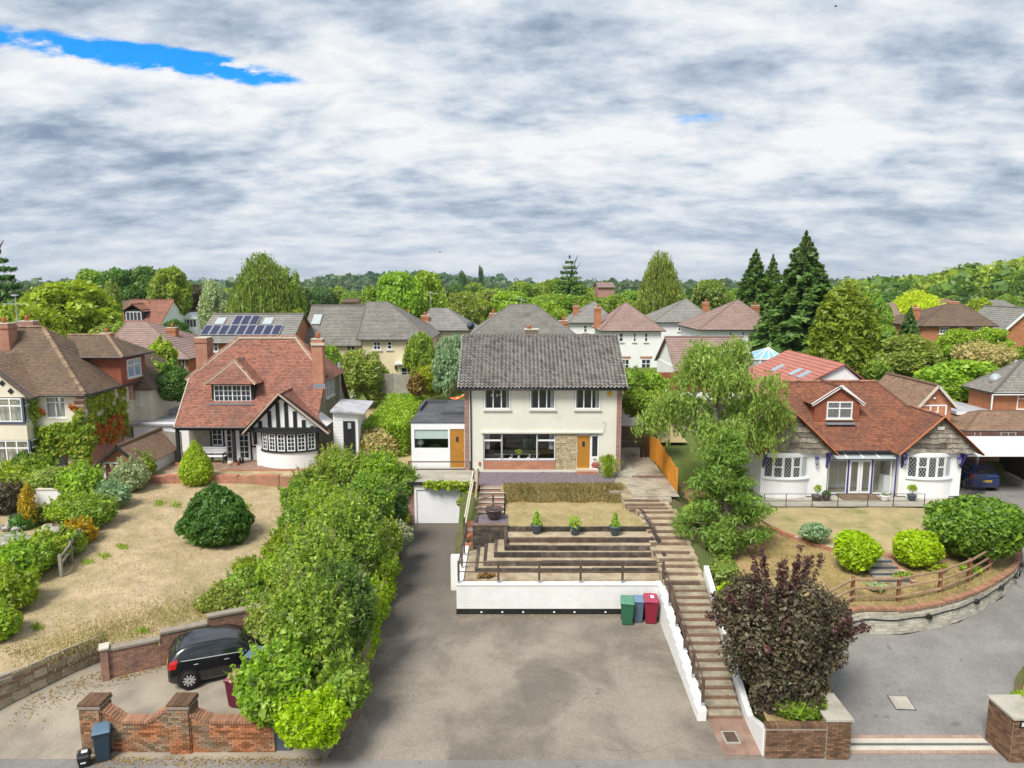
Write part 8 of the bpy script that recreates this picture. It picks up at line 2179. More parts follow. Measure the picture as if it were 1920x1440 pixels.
for i in range(80):
 z=g.uniform(.1,5.6);rr=2.25*(1-(z/6.2)**1.3)*g.uniform(.3,1.1);a=g.uniform(0,6.28);e=(rr*math.cos(a),rr*math.sin(a),z);bl.append((e,(.6,.6,.26)));st.append(([(0,0,z),(e[0]*.6,e[1]*.6,z+.1),e],[.04,.03,.012]))
near_tree('yew_tree','feathery bright green conifer with bare grey twigs at the side of the steps',yb_,[blobs_to_leaves(sub(bl),20000,.19,.26,.45,outward=.35,up=.45,droop=.45,cull=False,seed=43)],'leaf_yew',st,'grey_bark')
sm=V(1213,860,44.2)
st=[([(x,0,-.2),(x*1.2,0,1.6),(x*2.0,.1,3.0)],[.09,.07,.03])for x in(-.35,-.1,.12,.4)]
near_tree('multi_stem_tree','dark multi-stemmed small tree by the corner of the main house',(sm.x,44.2,HB),[blobs_to_leaves(clumps((-.1,0,3.3),(1.7,1.5,1.5),16,.4,44,1,-.9),5200,.22,.5,.25,seed=45,droop=.3)],'leaf_mid',st,'bark')
# low greenery between steps and bungalow
for(x,y,r,h,mat,lab,nm,n)in((9.55,31.0,.8,1.9,'leaf_yew','loose green shrub spilling over the timber steps below the yew','green_shrub',2600),(9.3,34.4,.85,1.6,'leaf_mid','leafy shrub at the foot of the orange fence','leafy_shrub',2600),(11.2,36.2,1.3,1.5,'leaf_mid','ivy covered bank behind the feathery conifer','ivy_bank',3600),(9.0,28.8,.6,1.3,'leaf_olive','small reddish green shrub beside the upper brick steps','low_shrub',1600),(8.6,26.9,.4,.9,'leaf_lime','bright lime tuft above the brick steps','lime_tuft',700)):
 bush(nm,lab,'shrub',(x,y,z_right(x,y)-.05),(r,r),h,n,.15,mat,10,.45,int(x*10))
# --- purple bush over the planter
pb_=Vector((8.95,22.2,.55))
t=thing('purple_shrub','large dark purple smoke bush overhanging the brick planter','shrub',pb_)
bl=clumps((0,0,2.1),(2.35,2.1,2.2),34,.32,51,1,-.85)+clumps((.0,-1.0,.8),(1.6,1.0,1.3),16,.4,57,1,-.9)
spk=[];g=random.Random(52)
for i in range(38):
 a=g.uniform(0,6.28);e=g.uniform(-.15,1.35);d=Vector((math.cos(a)*math.cos(e),math.sin(a)*math.cos(e),math.sin(e)));b0=Vector((0,0,2.1))+Vector((d.x*1.85,d.y*1.6,d.z*1.65));ln=g.uniform(.35,.8)
 if d.y>.6:continue
 for q in range(5):c=b0+d*ln*q/4+Vector((0,0,.1*q));spk.append(((c.x,c.y,c.z),(.13,.13,.15)))
link('foliage',leaf_mesh('foliage',[blobs_to_leaves(bl,38000,.115,.55,.28,seed=53)],'leaf_purple'),t)
link('shoots',leaf_mesh('shoots',[blobs_to_leaves(sub(spk),5200,.115,.5,.5,cull=False,seed=54)],'leaf_purple_tip'),t)
m=MB()
for i in range(9):a=i*.7;m.tube([(0,0,-.2),(.5*math.cos(a),.5*math.sin(a),1.2),(1.3*math.cos(a),1.2*math.sin(a),2.6)],[.07,.05,.015],6)
link('stems',mesh_from('stems',m.v,m.f,'bark',True),t)
bush('conifer_groundcover','low green and bronze conifer trailing over the planter bricks','shrub',(9.1,20.75,.42),(.95,.55),.75,1900,.16,'leaf_cypress',10,.45,55,aspect=.3)
# --- clipped bushes of the bungalow garden
bush('lime_bush','taller clipped lime green bush beside the garden steps, on the birch side','shrub',GF(1602,1072,z_right),(.98,.95),1.95,9000,.10,'leaf_lime',26,.3,61,depth=.12,up=.5,lo=-.95)
bush('lime_bush','lower clipped lime green bush between garden steps and laurel','shrub',GF(1717,1062,z_right),(1.12,.95),1.7,9000,.10,'leaf_lime',26,.3,62,depth=.12,up=.5,lo=-.95)
bush('laurel_bush','broad dark green laurel bush by the carport drive','shrub',GF(1826,1048,z_right),(2.25,1.9),3.0,17000,.16,'leaf_laurel',30,.36,63,depth=.12)
bush('grey_shrub','small grey green shrub on the straw bank of the bungalow','shrub',GF(1527,1022,z_right),(.75,.7),1.05,1400,.17,'leaf_bluegrey',8,.5,64,aspect=.35,core=False)
for i,(px,py)in enumerate(((1690,1085),(1760,1072),(1640,1108),(1820,1075))):bush('ground_plant','low green plant between the rail fence and the clipped bushes','plant',GF(px,py,z_right),(.5,.4),.35,420,.13,['leaf_mid','leaf_yellowgreen','leaf_grey','leaf_bright'][i],5,.5,66+i,group='low plants behind the rail fence',core=False)
bush('verge_shrub','green shrub behind the gate pier','shrub',(16.9,21.4,.0),(.7,.7),.7,1300,.12,'leaf_bright',8,.5,71)
# --- lavender-like plant by the front door and flower tub
q=G(1140,895,HB)
t=thing('rosemary_bush','upright green bush of long stems beside the front door','shrub',(q.x,q.y,HB-.05));g=np.random.default_rng(72);n=1500
aa=g.uniform(0,6.283,n);e_=np.abs(g.normal(0,.42,n));s_=g.uniform(.12,1.0,n)*1.35
P=np.stack([np.cos(aa)*np.sin(e_)*s_*.95,np.sin(aa)*np.sin(e_)*s_*.8,np.cos(e_)*s_],1);nr=g.normal(0,1,P.shape);nr[:,2]*=.2;nr/=np.linalg.norm(nr,axis=1)[:,None]
link('foliage',leaf_mesh('foliage',[(P,nr,.24*(1+g.normal(0,.3,n).clip(-.6,.8)),.16,-.9,g)],'leaf_bright'),t)
q=G(1117,882,HB+.1);t=thing('flower_tub','small tub of pink flowers beside the front door','flowers',(q.x,q.y,HB));MB().lathe(wloc(t),[(.12,0),(.17,.1),(.19,.28)],12).build('tub','white_pot',t,smooth=True);link('blooms',leaf_mesh('blooms',[blobs_to_leaves([((0,0,.42),(.26,.24,.2))],420,.08,.8,seed=73)],'pink_flowers'),t)
# --- vine on the garage
vt=thing('garage_vine','bright green vine hanging over the edge of the garage deck','vine',(-3.4,gy-.2,DECK-.1));bl=[]
for i in range(26):
 x=V(800+88*i/25,900,gy-.2).x;bl.append(((x+3.4,random.uniform(-.15,.05),-.02+random.uniform(-.12,.05)-(.55 if i>19 else 0)*random.random()),(.22,.2,.2)))
for i in range(8):bl.append(((V(868+random.uniform(-10,18),910,gy-.2).x+3.4,random.uniform(-.2,.05),-.2-.9*random.random()),(.22,.18,.22)))
link('foliage',leaf_mesh('foliage',[blobs_to_leaves(sub(bl),3000,.14,.75,.4,cull=False,seed=75)],'leaf_bright'),vt)
MB().tube([(V(800,900,gy-.2).x,gy-.2,DECK-.12),(-3.5,gy-.22,DECK-.14),(-2.6,gy-.2,DECK-.12),(-2.45,gy-.15,1.0)],.025,5).build('stem','bark',vt)
# --- topiary on the left lawn
q=GF(369,908,z_left);bush('lime_cone','yellow green clipped cone by the low brick wall','topiary',q,(1.15,1.05),2.55,8000,.11,'leaf_lime_topiary',0,seed=81,depth=.05,up=.4)
for o in[c for c in bpy.data.objects if c.name.startswith('lime_cone')]:
 for ch in o.children:
  if ch.name.startswith('foliage')or ch.name.startswith('core'):
   for v in ch.data.vertices:f=max(.18,1.12-.86*max(0,v.co.z)/2.55);v.co.x*=f;v.co.y*=f
q=GF(408,1012,z_left);tp=bush('dark_topiary','big dark green clipped dome standing on the dry lawn','topiary',q,(1.85,1.7),2.85,19000,.12,'leaf_topiary',60,.15,82,depth=.12,zc=.4,lo=-.95)
for ch in tp.children:
 for v in ch.data.vertices:f=max(.2,1.0-.42*max(0,v.co.z-.9)/1.95);v.co.x*=f;v.co.y*=f
# --- big mixed hedge beside the driveway
def zl2(x,y):return max(.1,z_left(x,y))
HEDGE=[  # px, py of the foot, radius, height, material, leaf, label
(518,1350,1.2,2.4,'leaf_bright',.17,'bright broad-leaved shrub hanging over the maroon bin'),
(585,1385,1.15,1.5,'leaf_lime',.16,'lime green shrub spilling over the end of the front brick wall'),
(640,1330,.95,1.7,'leaf_mid',.16,'green shrub at the street corner of the driveway'),
(585,1275,1.45,3.4,'leaf_mid',.17,'tall rounded shrub behind the maroon bin'),
(640,1230,1.35,3.4,'leaf_dark',.17,'tall dark green shrub in the middle of the driveway hedge'),
(690,1150,.85,1.4,'leaf_lime',.14,'low yellow green hedge strip along the driveway edge'),
(715,1080,.8,1.2,'leaf_bright',.14,'low clipped bright hedge beside the driveway lane'),
(515,1190,1.1,1.3,'leaf_birch',.15,'pale twiggy shrub above the parked black car'),
(430,1130,1.0,.7,'leaf_olive',.14,'low sprawling greenery at the edge of the dry lawn'),
(590,1130,1.6,3.1,'leaf_mid',.16,'large grey green shrub leaning over the hedge'),
(660,1080,1.5,3.3,'leaf_mid',.16,'broad leafy shrub halfway up the driveway'),
(545,1060,1.2,1.7,'leaf_yellowgreen',.15,'yellow leaved shrub facing the dry lawn'),
(610,1010,1.5,2.5,'leaf_bright',.16,'fresh green shrub behind the yellow leaved one'),
(690,1000,1.5,3.0,'leaf_mid',.16,'tall green shrub next to the garage lane'),
(735,985,.9,2.0,'leaf_dark',.15,'dark shrub against the garage wall'),
(755,1020,.5,1.0,'white_flowers',.12,'grey white flowering plant at the lane edge'),
(590,945,1.3,2.1,'leaf_mid',.16,'soft green shrub nearest the cottage bow window'),
(650,925,1.5,2.5,'leaf_mid',.16,'upright green shrub below the cream blossom'),
(715,930,1.4,2.5,'leaf_bright',.16,'leafy shrub beside the white garage door'),
(625,895,1.0,1.6,'leaf_birch',.15,'light grassy shrub beside the cottage wall'),
(610,1175,1.4,3.5,'leaf_mid',.16,'highest shrub of the driveway hedge'),
(565,1195,1.2,2.6,'leaf_mid',.16,'grey green shrub behind the pale twiggy one'),
(665,1205,.9,2.2,'leaf_bright',.15,'fresh shrub over the lane halfway along the parking area'),
(565,1020,1.1,2.0,'leaf_mid',.15,'rounded shrub between dry lawn and tall hedge'),
(640,1045,1.5,3.0,'leaf_bright',.16,'large fresh green shrub in the upper driveway hedge'),
(725,1045,.8,1.7,'leaf_mid',.15,'narrow shrub overhanging the lane below the garage'),
(490,1140,.9,.7,'leaf_mid',.14,'low green tangle running down to the pinkish wall'),
(405,1135,.9,.55,'leaf_olive',.13,'flat sprawling weeds spreading over the dry lawn beside the hedge'),
(470,1075,.8,.7,'leaf_yellowgreen',.13,'small yellow green plant beside the dark clipped dome'),
(455,1112,1.0,.9,'leaf_mid',.14,'low green scrub between dry lawn and hedge above the car'),
(525,1100,1.1,1.4,'leaf_bright',.15,'fresh low shrub below the yellow leaved one'),
(560,960,1.0,1.6,'leaf_mid',.15,'soft shrub at the corner of the low brick wall'),
(760,935,.7,1.9,'leaf_mid',.15,'slim shrub squeezed against the garage wall'),
]
for i,(px,py,r,h,mat,lf,lab)in enumerate(HEDGE):
 q=GF(px,py,zl2);bush('hedge_shrub',lab,'shrub',(q.x,q.y,q.z-.1),(r,r*.95),h,int(2200+2200*r*h),lf*.78,mat,34,.30,200+i,depth=.3,core=True,shoots=int(16+10*r*h))
q=G(705,862,2.9);bush('blossom_shrub','shrub covered in cream and pink blossom beside the clipped hedge','shrub',(q.x,q.y+.5,2.7),(1.55,1.2),2.3,3600,.22,'leaf_cream',16,.36,230,depth=.2)
# strip of low plants along the lane edge
bl=[]
for i in range(60):
 t_=i/59;x=-5.45-.5*sstep(.3,1,t_)+random.uniform(-.3,.05);y=23.5+14*t_;bl.append(((x,y,max(z_drive(x,y),.1)+.35+.25*t_),(.42,.5,.42)))
tag(link('edge_greenery',leaf_mesh('edge_greenery',[blobs_to_leaves(sub(bl),9000,.13,.6,.4,cull=False,seed=231)],'leaf_lime'),kind='stuff'),'yellow green trailing plants along the edge of the driveway lane','ground cover')
bl=[]
for i in range(46):y=random.uniform(36.5,41);bl.append(((random.uniform(-9.5,-6.2),y,2.6+random.uniform(-.5,.5)),(.6,.6,.5)))
# clipped hedge running back between the gardens
hd=thing('clipped_hedge','long bright green clipped hedge running back between cottage and extension','hedge',(-8.15,48,2.9))
g=np.random.default_rng(240);n=19000
fx_=g.random(n)
P=np.zeros((n,3));side=g.random(n);P[:,1]=g.uniform(44.2,55,n)-48;P[:,0]=g.uniform(-1.3,1.3,n);P[:,2]=2.15+.25*(P[:,1]+3.8)/10.8+.0*side
s1_=side<.3;P[s1_,0]=1.3*np.sign(g.normal(size=s1_.sum()));P[s1_,2]=g.uniform(.1,2.2,s1_.sum());s2_=side>.82;P[s2_,1]=-3.8;P[s2_,2]=g.uniform(.1,2.2,s2_.sum())
P+=g.normal(0,.10,P.shape);nr=g.normal(0,.6,P.shape);nr[:,2]+=.8;nr/=np.linalg.norm(nr,axis=1)[:,None]
link('foliage',leaf_mesh('foliage',[(P,nr,.17*(1+g.normal(0,.3,n).clip(-.6,.8)),.5,0.0,g)],'leaf_bright'),hd)
MB().box(-9.35,-6.95,44.3,54.9,2.9,5.05).build('core','leaf_bright',hd)
# --- ivy on the far left house
ivt=thing('ivy','green and reddening ivy climbing the corner and porch of the cream house','climber',(-26,FY-.2,iz));o_=Vector((-26,FY-.2,iz))
def ivy_blobs(pix,D,r,dy=0.0):return[((V(x,y,D).x-o_.x,D-o_.y+random.uniform(-.1,.15)+dy,V(x,y,D).z-o_.z),(r,r*.7,r))for x,y in pix]
pix=[(60+random.uniform(-6,8),y)for y in range(748,870,7)]+[(70+i*3.2,812+6*math.sin(i)+random.uniform(-5,8))for i in range(30)]+[(120+random.uniform(-20,50),random.uniform(800,850))for _ in range(40)]+[(152+random.uniform(-14,16),random.uniform(820,900))for _ in range(34)]+[(96+random.uniform(-26,6),random.uniform(830,862))for _ in range(14)]+[(140,795),(146,785),(150,775),(132,800)]
link('foliage',leaf_mesh('foliage',[blobs_to_leaves(sub(ivy_blobs(pix,FY-.2,.32)),9000,.17,.75,.4,cull=False,seed=251)],'leaf_ivy'),ivt)
bl=[]
for i in range(70):
 y=random.uniform(41.2,45.2);z=random.uniform(4.4,7.4);bl.append(((XR+.12-o_.x,y-o_.y,z-o_.z),(.18,.4,.36)))
link('side_foliage',leaf_mesh('side_foliage',[blobs_to_leaves(sub(bl),5200,.17,.75,.4,cull=False,seed=252)],'leaf_ivy'),ivt)
bl=[]
for i in range(22):y=random.uniform(41.5,44.8);z=random.uniform(4.2,5.8);bl.append(((XR+.22-o_.x,y-o_.y,z-o_.z),(.16,.36,.3)))
bl+=ivy_blobs([(128,762),(134,765),(140,762),(146,768),(73,771),(78,774)],FY-.15,.16)
link('autumn_leaves',leaf_mesh('autumn_leaves',[blobs_to_leaves(sub(bl),1700,.17,.75,.4,cull=False,seed=253)],'leaf_red_ivy'),ivt)
m=MB();m.tube([(XR-.3,FY-.15,iz),(XR-.4,FY-.12,4.6),(XR-.2,FY-.1,6.4)],.05,5);m.build('stem','bark',ivt)
# --- front garden of the ivy house and hedge row along the lawn
def zg(px,py):return GF(px,py,z_left)
LEFT=[
(70,900,1.1,1.5,'leaf_mid','round green shrub under the bay window of the ivy house','garden_shrub'),(25,915,1.2,1.4,'leaf_bright','loose bright shrub below the ivy house bay window','garden_shrub'),
(52,892,.8,1.6,'leaf_topiary','dark clipped dome beside the bay window','clipped_dome'),(95,918,1.35,1.35,'leaf_birch','soft pale green dome shrub before the ivy porch','dome_shrub'),
(15,960,.95,1.5,'leaf_purple','dark purple round shrub in the garden of the ivy house','purple_dome'),(155,935,1.25,1.8,'leaf_bright','glossy bright green shrub before the brick garage','glossy_shrub'),
(135,975,1.2,1.3,'leaf_bright','fresh green shrub below the white garden wall','garden_shrub'),(175,985,1.1,1.5,'leaf_mid','dense green shrub at the bend of the boundary hedge','boundary_shrub'),
(210,950,1.0,1.3,'leaf_bluegrey','grey green shrub in the boundary hedge','boundary_shrub'),(245,918,1.1,1.7,'leaf_grey','silvery shrub beside the maroon garage door','silver_shrub'),
(265,893,.9,1.3,'leaf_mid','green shrub where the boundary hedge meets the low brick wall','boundary_shrub'),(150,1015,.8,1.0,'leaf_gold','golden orange shrub in the boundary hedge','golden_shrub'),
(125,1040,.9,1.2,'leaf_mid','sprawling shrub over the pale fallen rail','boundary_shrub'),(85,1060,1.1,1.5,'leaf_bright','bright climber over the boundary fence','boundary_climber'),
(40,1085,1.3,1.7,'leaf_bright','large bright shrub in the lower boundary hedge','boundary_shrub'),(15,1140,1.2,1.6,'leaf_yellowgreen','yellow green shrub at the lower end of the boundary hedge','boundary_shrub'),(0,1195,.8,1.2,'leaf_bright','bright shrub where the boundary hedge ends above the stone block wall','corner_shrub'),
(45,990,.6,.8,'leaf_dark','dark low shrub beside the golden conifers','low_shrub'),(95,975,.8,.8,'leaf_olive','brownish shrub over the garden steps','bronze_shrub'),
]
for i,(px,py,r,h,mat,lab,nm)in enumerate(LEFT):
 q=zg(px,py);bush(nm,lab,'shrub',(q.x,q.y,q.z-.1),(r,r*.95),h,int(1800+2000*r*h),.13,mat,24,.32,300+i,depth=.26,shoots=int(8+8*r*h)if 'clipped' not in lab and 'dome' not in lab else 0)
for k,(px,py,h)in enumerate(((50,985,1.9),(58,990,2.3))):
 q=zg(px,py);t=thing('golden_conifer',['shorter golden columnar conifer below the ivy house','taller golden columnar conifer below the ivy house'][k],'conifer',q)
 link('foliage',leaf_mesh('foliage',[blobs_to_leaves(sub([((0,0,h*.3),(.32,.32,h*.3)),((0,0,h*.55),(.27,.27,h*.35)),((0,0,h*.8),(.14,.14,h*.2))]),1500,.13,.4,.15,droop=-.5,cull=False,seed=330+k)],'leaf_gold'),t)
rk=random.Random(8);me_r=MB().lathe((0,0,0),[(.5,0),(.62,.22),(.45,.5),(.15,.6)],6);me_r=mesh_from('rock',me_r.v,me_r.f,'rockery')
RK=thing('rockery','grey rockery with small plants below the ivy house','rockery',zg(60,1010))
for i in range(26):
 q=zg(rk.uniform(-10,105),rk.uniform(985,1045));s=rk.uniform(.25,.6);link('rock',me_r,RK,q-wloc(RK),(rk.uniform(-.3,.3),rk.uniform(-.3,.3),rk.uniform(0,6)),(s*1.5,s,s*.9))
link('rock_plants',leaf_mesh('rock_plants',[blobs_to_leaves(sub([(tuple(zg(rk.uniform(-10,110),rk.uniform(985,1050))-wloc(RK)),(.45,.4,.22))for _ in range(26)]),3400,.1,.6,.4,cull=False,seed=340)],'leaf_bluegrey'),RK,kind='stuff')
wl_=thing('white_garden_wall','short white garden wall between shrubs below the ivy house','wall',zg(92,945));q0,q1=zg(70,945),zg(120,945);MB().box(q0.x,q1.x,q0.y,q0.y+.2,q0.z-.3,q0.z+.75).build('wall_face','white_paint',wl_);MB().box(q0.x-.03,q1.x+.03,q0.y-.03,q0.y+.23,q0.z+.75,q0.z+.8).build('coping','pale_stone',wl_)
gs2=thing('stone_steps','brick garden steps beside the golden conifers','steps',zg(95,990))
for i in range(5):q=zg(105-9*i,1000-9*i);MB().box(q.x-.5,q.x+.5,q.y,q.y+.5,q.z-.2,q.z+.12).build('step','terrace_tiles',gs2)
br_=thing('broken_fence','pale broken rail fence along the boundary hedge','fence',zg(120,1065));a,b=zg(98,1082),zg(136,1030)
for o in(.55,.85):MB().bar(a+Vector((.4,0,o)),b+Vector((.4,0,o)),.06,.1).build('rail','grey_fence',br_)
for f in(0,.5,1):q=a.lerp(b,f);MB().box(q.x+.34,q.x+.46,q.y-.05,q.y+.05,q.z-.1,q.z+1.0).build('post','grey_fence',br_)
# shrubs between cottage and pink roofed house
for(px,py,D,r,h,mat,lab,nm)in((265,745,54,2.2,3.6,'leaf_bluegrey','blue grey cedar shrub behind the ivy house','blue_cedar'),(300,752,50,1.7,2.9,'leaf_mid','leafy green shrub against the pink roofed house','leafy_shrub'),(328,752,48.5,1.4,2.4,'leaf_dark','dark green shrub beside the cottage roof','dark_shrub'),(305,690,55,1.2,2.2,'leaf_bright','bright fern-like shrub under the pinkish roof','bright_shrub'),(808,742,53,1.6,2.4,'leaf_yellowgreen','yellow green bamboo shrub in the back garden','bamboo_shrub'),(782,742,52,.7,1.7,'leaf_litter','dry brown shrub next to the yellow bamboo','dry_shrub'),(1215,738,54,1.8,1.7,'leaf_bright','bright shrub in front of the red fence','bright_shrub'),(1185,738,52,1.2,1.9,'leaf_mid','green shrub at the gable of the main house','green_shrub'),(650,760,52,.8,1.0,'leaf_grey','pale grey shrub behind the cottage','grey_shrub'),(1645,708,56,1.0,1.5,'leaf_mid','small round shrub against the pale panel fence','round_shrub'),(1842,690,58,2.6,2.2,'leaf_cream','shrub with faded pinkish flower heads beyond the outbuilding','hydrangea_shrub')):
 q=V(px,py,D);bush(nm,lab,'shrub',(q.x,D,q.z-.1),(r,r*.9),h,int(1800+1200*r*h),.17,mat,22,.34,400+px,depth=.26,shoots=int(6+3*r*h))
# weeds and tufts on the dry lawns
def f_weeds(pix,f,jx,jy):
 def fn(g):
  c=pix[int(g.integers(len(pix)))];q=GF(c[0]+g.normal(0,jx),c[1]+g.normal(0,jy),f);return(q.x,q.y,q.z)
 return fn
tag(tufts('weeds',900,None,f_weeds([(301,945),(230,1026),(195,1043),(165,1055),(268,1184),(70,1178),(410,860),(330,948),(460,950)],z_left,6,3),.16,'grass_green',aspect=.25,seed=361),'small green weeds scattered on the dry sloping lawn','weeds')
tag(tufts('bank_grass',9000,None,f_weeds([(60,1225),(120,1205),(180,1185),(240,1165),(300,1150),(360,1140),(330,1165),(260,1185),(390,1130),(200,1195)],z_left,34,13),.11,'grass_straw',aspect=.16,seed=362),'dry tufts of grass along the bank above the stone block wall','grass')
tag(tufts('path_grass',5000,None,f_weeds([(1440,1000),(1480,1030),(1540,1050),(1560,1090),(1440,1040),(1640,1120),(1760,1100),(1700,1115),(1820,1085)],z_right,34,16),.14,'grass_straw',aspect=.15,seed=363),'straw tufts on the bank of the bungalow garden','grass')
def f_lawn(g):
 while True:
  x,y=g.uniform(-24,-6.5),g.uniform(23,40)
  if pip(LEFT_SOIL,x,y):return(x,y,z_left(x,y))
tag(tufts('lawn_grass',26000,None,f_lawn,.07,'grass_straw',aspect=.22,up=.5,seed=364),'short parched grass covering the sloping lawn of the cottage','grass')
def f_lawn2(g):
 while True:
  x,y=g.uniform(-.3,6.4),g.uniform(32,37.5)
  if pip(UL,x,y):return(x,y,LZ)
tag(tufts('terrace_grass',9000,None,f_lawn2,.06,'grass_straw',aspect=.22,up=.5,seed=365),'short parched grass of the lawn above the sleeper terrace','grass')
# ================================================================== walls by the left drive
def quad_wall(parent,pts,th,zb,zt,name,mat):
 m=MB()
 for(a,b)in zip(pts,pts[1:]):
  a,b=Vector(a),Vector(b);d=(b-a).normalized();n=Vector((-d.y,d.x))*th
  m.hexa([(a.x,a.y,zb(a)),(b.x,b.y,zb(b)),(b.x+n.x,b.y+n.y,zb(b)),(a.x+n.x,a.y+n.y,zb(a)),(a.x,a.y,zt(a)),(b.x,b.y,zt(b)),(b.x+n.x,b.y+n.y,zt(b)),(a.x+n.x,a.y+n.y,zt(a))])
 return m.build(name,mat,parent)
zb0=lambda p:z_ldrive(p.x,p.y)-.1
bwl=thing('stone_block_wall','old wall of large tan stone blocks with brick courses','wall',(-16,23.4,.1))
A,B=Vector((-19.6,18.6)),Vector((-15.0,24.75));d=(B-A).normalized();LN=(B-A).length
core=quad_wall(bwl,[tuple(A),tuple(B)],.3,zb0,lambda p:1.02,'wall_core','mortar_dark')
g=random.Random(14)
for j,(z0,h)in enumerate(((.02,.30),(.34,.07),(.43,.28),(.73,.07),(.82,.18))):
 s=0
 while s<LN-.1:
  w=g.uniform(.42,.62)if h>.1 else .225;w=min(w,LN-s);c=A+d*(s+w/2);n=Vector((d.y,-d.x));z=z_ldrive(c.x,c.y)+z0
  MB().obox((c.x+n.x*.0,c.y+n.y*.0,z+h/2),(d.x*(w/2-.008),d.y*(w/2-.008),0),(n.x*(.03+g.uniform(0,.015)),n.y*.04,0),(0,0,h/2-.006)).build('stone_block' if h>.1 else 'brick','block_stone' if h>.1 else 'brick_pink',core,base=True);s+=w
pkw=thing('pink_brick_wall','stepped pinkish brick retaining wall behind the black car','wall',(-12.5,24.4,.1))
A,B=Vector((-14.25,23.45)),Vector((-9.4,25.85));d=(B-A).normalized();n=Vector((d.y,-d.x));LN=(B-A).length
steps_=[(0,1.65,1.22),(1.65,3.25,1.46),(3.25,LN,1.72)]
for(s0,s1,zt)in steps_:
 a,b=A+d*s0,A+d*s1;c=quad_wall(pkw,[tuple(a),tuple(b)],.25,zb0,lambda p:zt-.06,'wall_core','mortar_dark')
 z0=z_ldrive(a.x,a.y)-.03
 brick_run(c,(a.x,a.y,z0),(d.x,d.y,0),s1-s0,zt-.06-z0,.225,.065,.010,'brick_pink',.02)
 m=MB();m.obox(((a.x+b.x)/2-n.x*.1,(a.y+b.y)/2-n.y*.1,zt-.02),(d.x*(s1-s0)/2,d.y*(s1-s0)/2,0),(n.x*.17,n.y*.17,0),(0,0,.04));m.build('coping','mortar_dark',c)
c=A-d*.12;MB().obox((c.x-n.x*.1,c.y-n.y*.1,.66),(d.x*.12,d.y*.12,0),(n.x*.2,n.y*.2,0),(0,0,.62)).build('end_pier','brick_pink',pkw);MB().obox((c.x-n.x*.1,c.y-n.y*.1,1.30),(d.x*.16,d.y*.16,0),(n.x*.24,n.y*.24,0),(0,0,.03)).build('pier_cap','pale_stone',pkw)
# front brick wall: three piers, two dipped panels
fw=thing('front_brick_wall','weathered orange brick street wall with capped piers and curved coping','wall',(-10,19.7,0))
fy=19.62;FWZ=-.46
piers=[V(152,1400,fy).x,V(322,1400,fy).x]
for px in piers:
 z1=1.52;m=MB().box(px,px+.62,fy-.06,fy+.56,-.05,z1).build('pier','mortar_dark',fw)
 brick_run(m,(px,fy-.06,0),(1,0,0),.62,z1,.195,.065,.012,'brick_orange',.03);brick_run(m,(px+.62,fy-.06,0),(0,1,0),.62,z1,.195,.065,.012,'brick_orange',.03)
 MB().box(px-.05,px+.67,fy-.11,fy+.61,z1,z1+.07).build('pier_band','mortar_dark',m)
 for k in range(3):MB().box(px-.03+.232*k,px+.19+.232*k,fy-.09,fy+.59,z1+.075,z1+.15).build('cap_brick','brick_brown',m)
def dip(x0,x1,hi,lo,ramp):
 def f(x):
  u=min(x-x0,x1-x);return lo+(hi-lo)*(1-sstep(.05,ramp,u))
 return f
for(x0,x1,hi)in((piers[0]+.62,piers[1],1.38),(piers[1]+.62,V(522,1400,fy).x,1.22)):
 f=dip(x0,x1,hi,1.0,.75);N_=28
 m=MB()
 for i in range(N_):
  a,b=x0+(x1-x0)*i/N_,x0+(x1-x0)*(i+1)/N_;m.hexa([(a,fy+.02,-.05),(b,fy+.02,-.05),(b,fy+.3,-.05),(a,fy+.3,-.05),(a,fy+.02,f(a)-.0),(b,fy+.02,f(b)),(b,fy+.3,f(b)),(a,fy+.3,f(a))])
 pn=m.build('wall_panel','mortar',fw)
 brick_run(pn,(x0,fy+.02,0),(1,0,0),x1-x0,1.45,.215,.065,.012,'brick_orange',.03,top=lambda u:f(x0+u)+.01,rough=.01)
 nb=int((x1-x0)/.085)
 for i in range(nb):
  u=x0+(i+.5)*(x1-x0)/nb;sl=(f(u+.03)-f(u-.03))/.06;ll=math.sqrt(1+sl*sl)
  dxx=Vector((1,0,sl)).normalized();MB().obox((u,fy+.15,f(u)+.05),dxx*(.036*ll),(0,.20,0),dxx.cross(Vector((0,1,0)))*.045).build('coping_brick','brick_coping',pn)
MB().box(V(522,1400,fy).x,V(552,1400,fy).x,fy+.05,fy+.35,-.05,.85).build('end_slab','slate_plinth',fw)
fw.location+=Vector((-.32,.6,-.46))
bk=thing('corner_brick_edge','low dark brick edging at the street corner of the driveway hedge','wall',(-5.6,20.6,0))
pts=[(-7.1,20.45),(-5.6,20.5),(-5.1,21.9),(-5.35,26.4),(-5.65,31.4),(-5.9,38.3)]
quad_wall(bk,pts,.16,lambda p:-.6,lambda p:max(.2,z_left(p.x,p.y)*.55+.1)if p.y<24 else min(z_left(p.x,p.y)+.05,z_drive(p.x,p.y)+.55),'edging_wall','brown_brick')
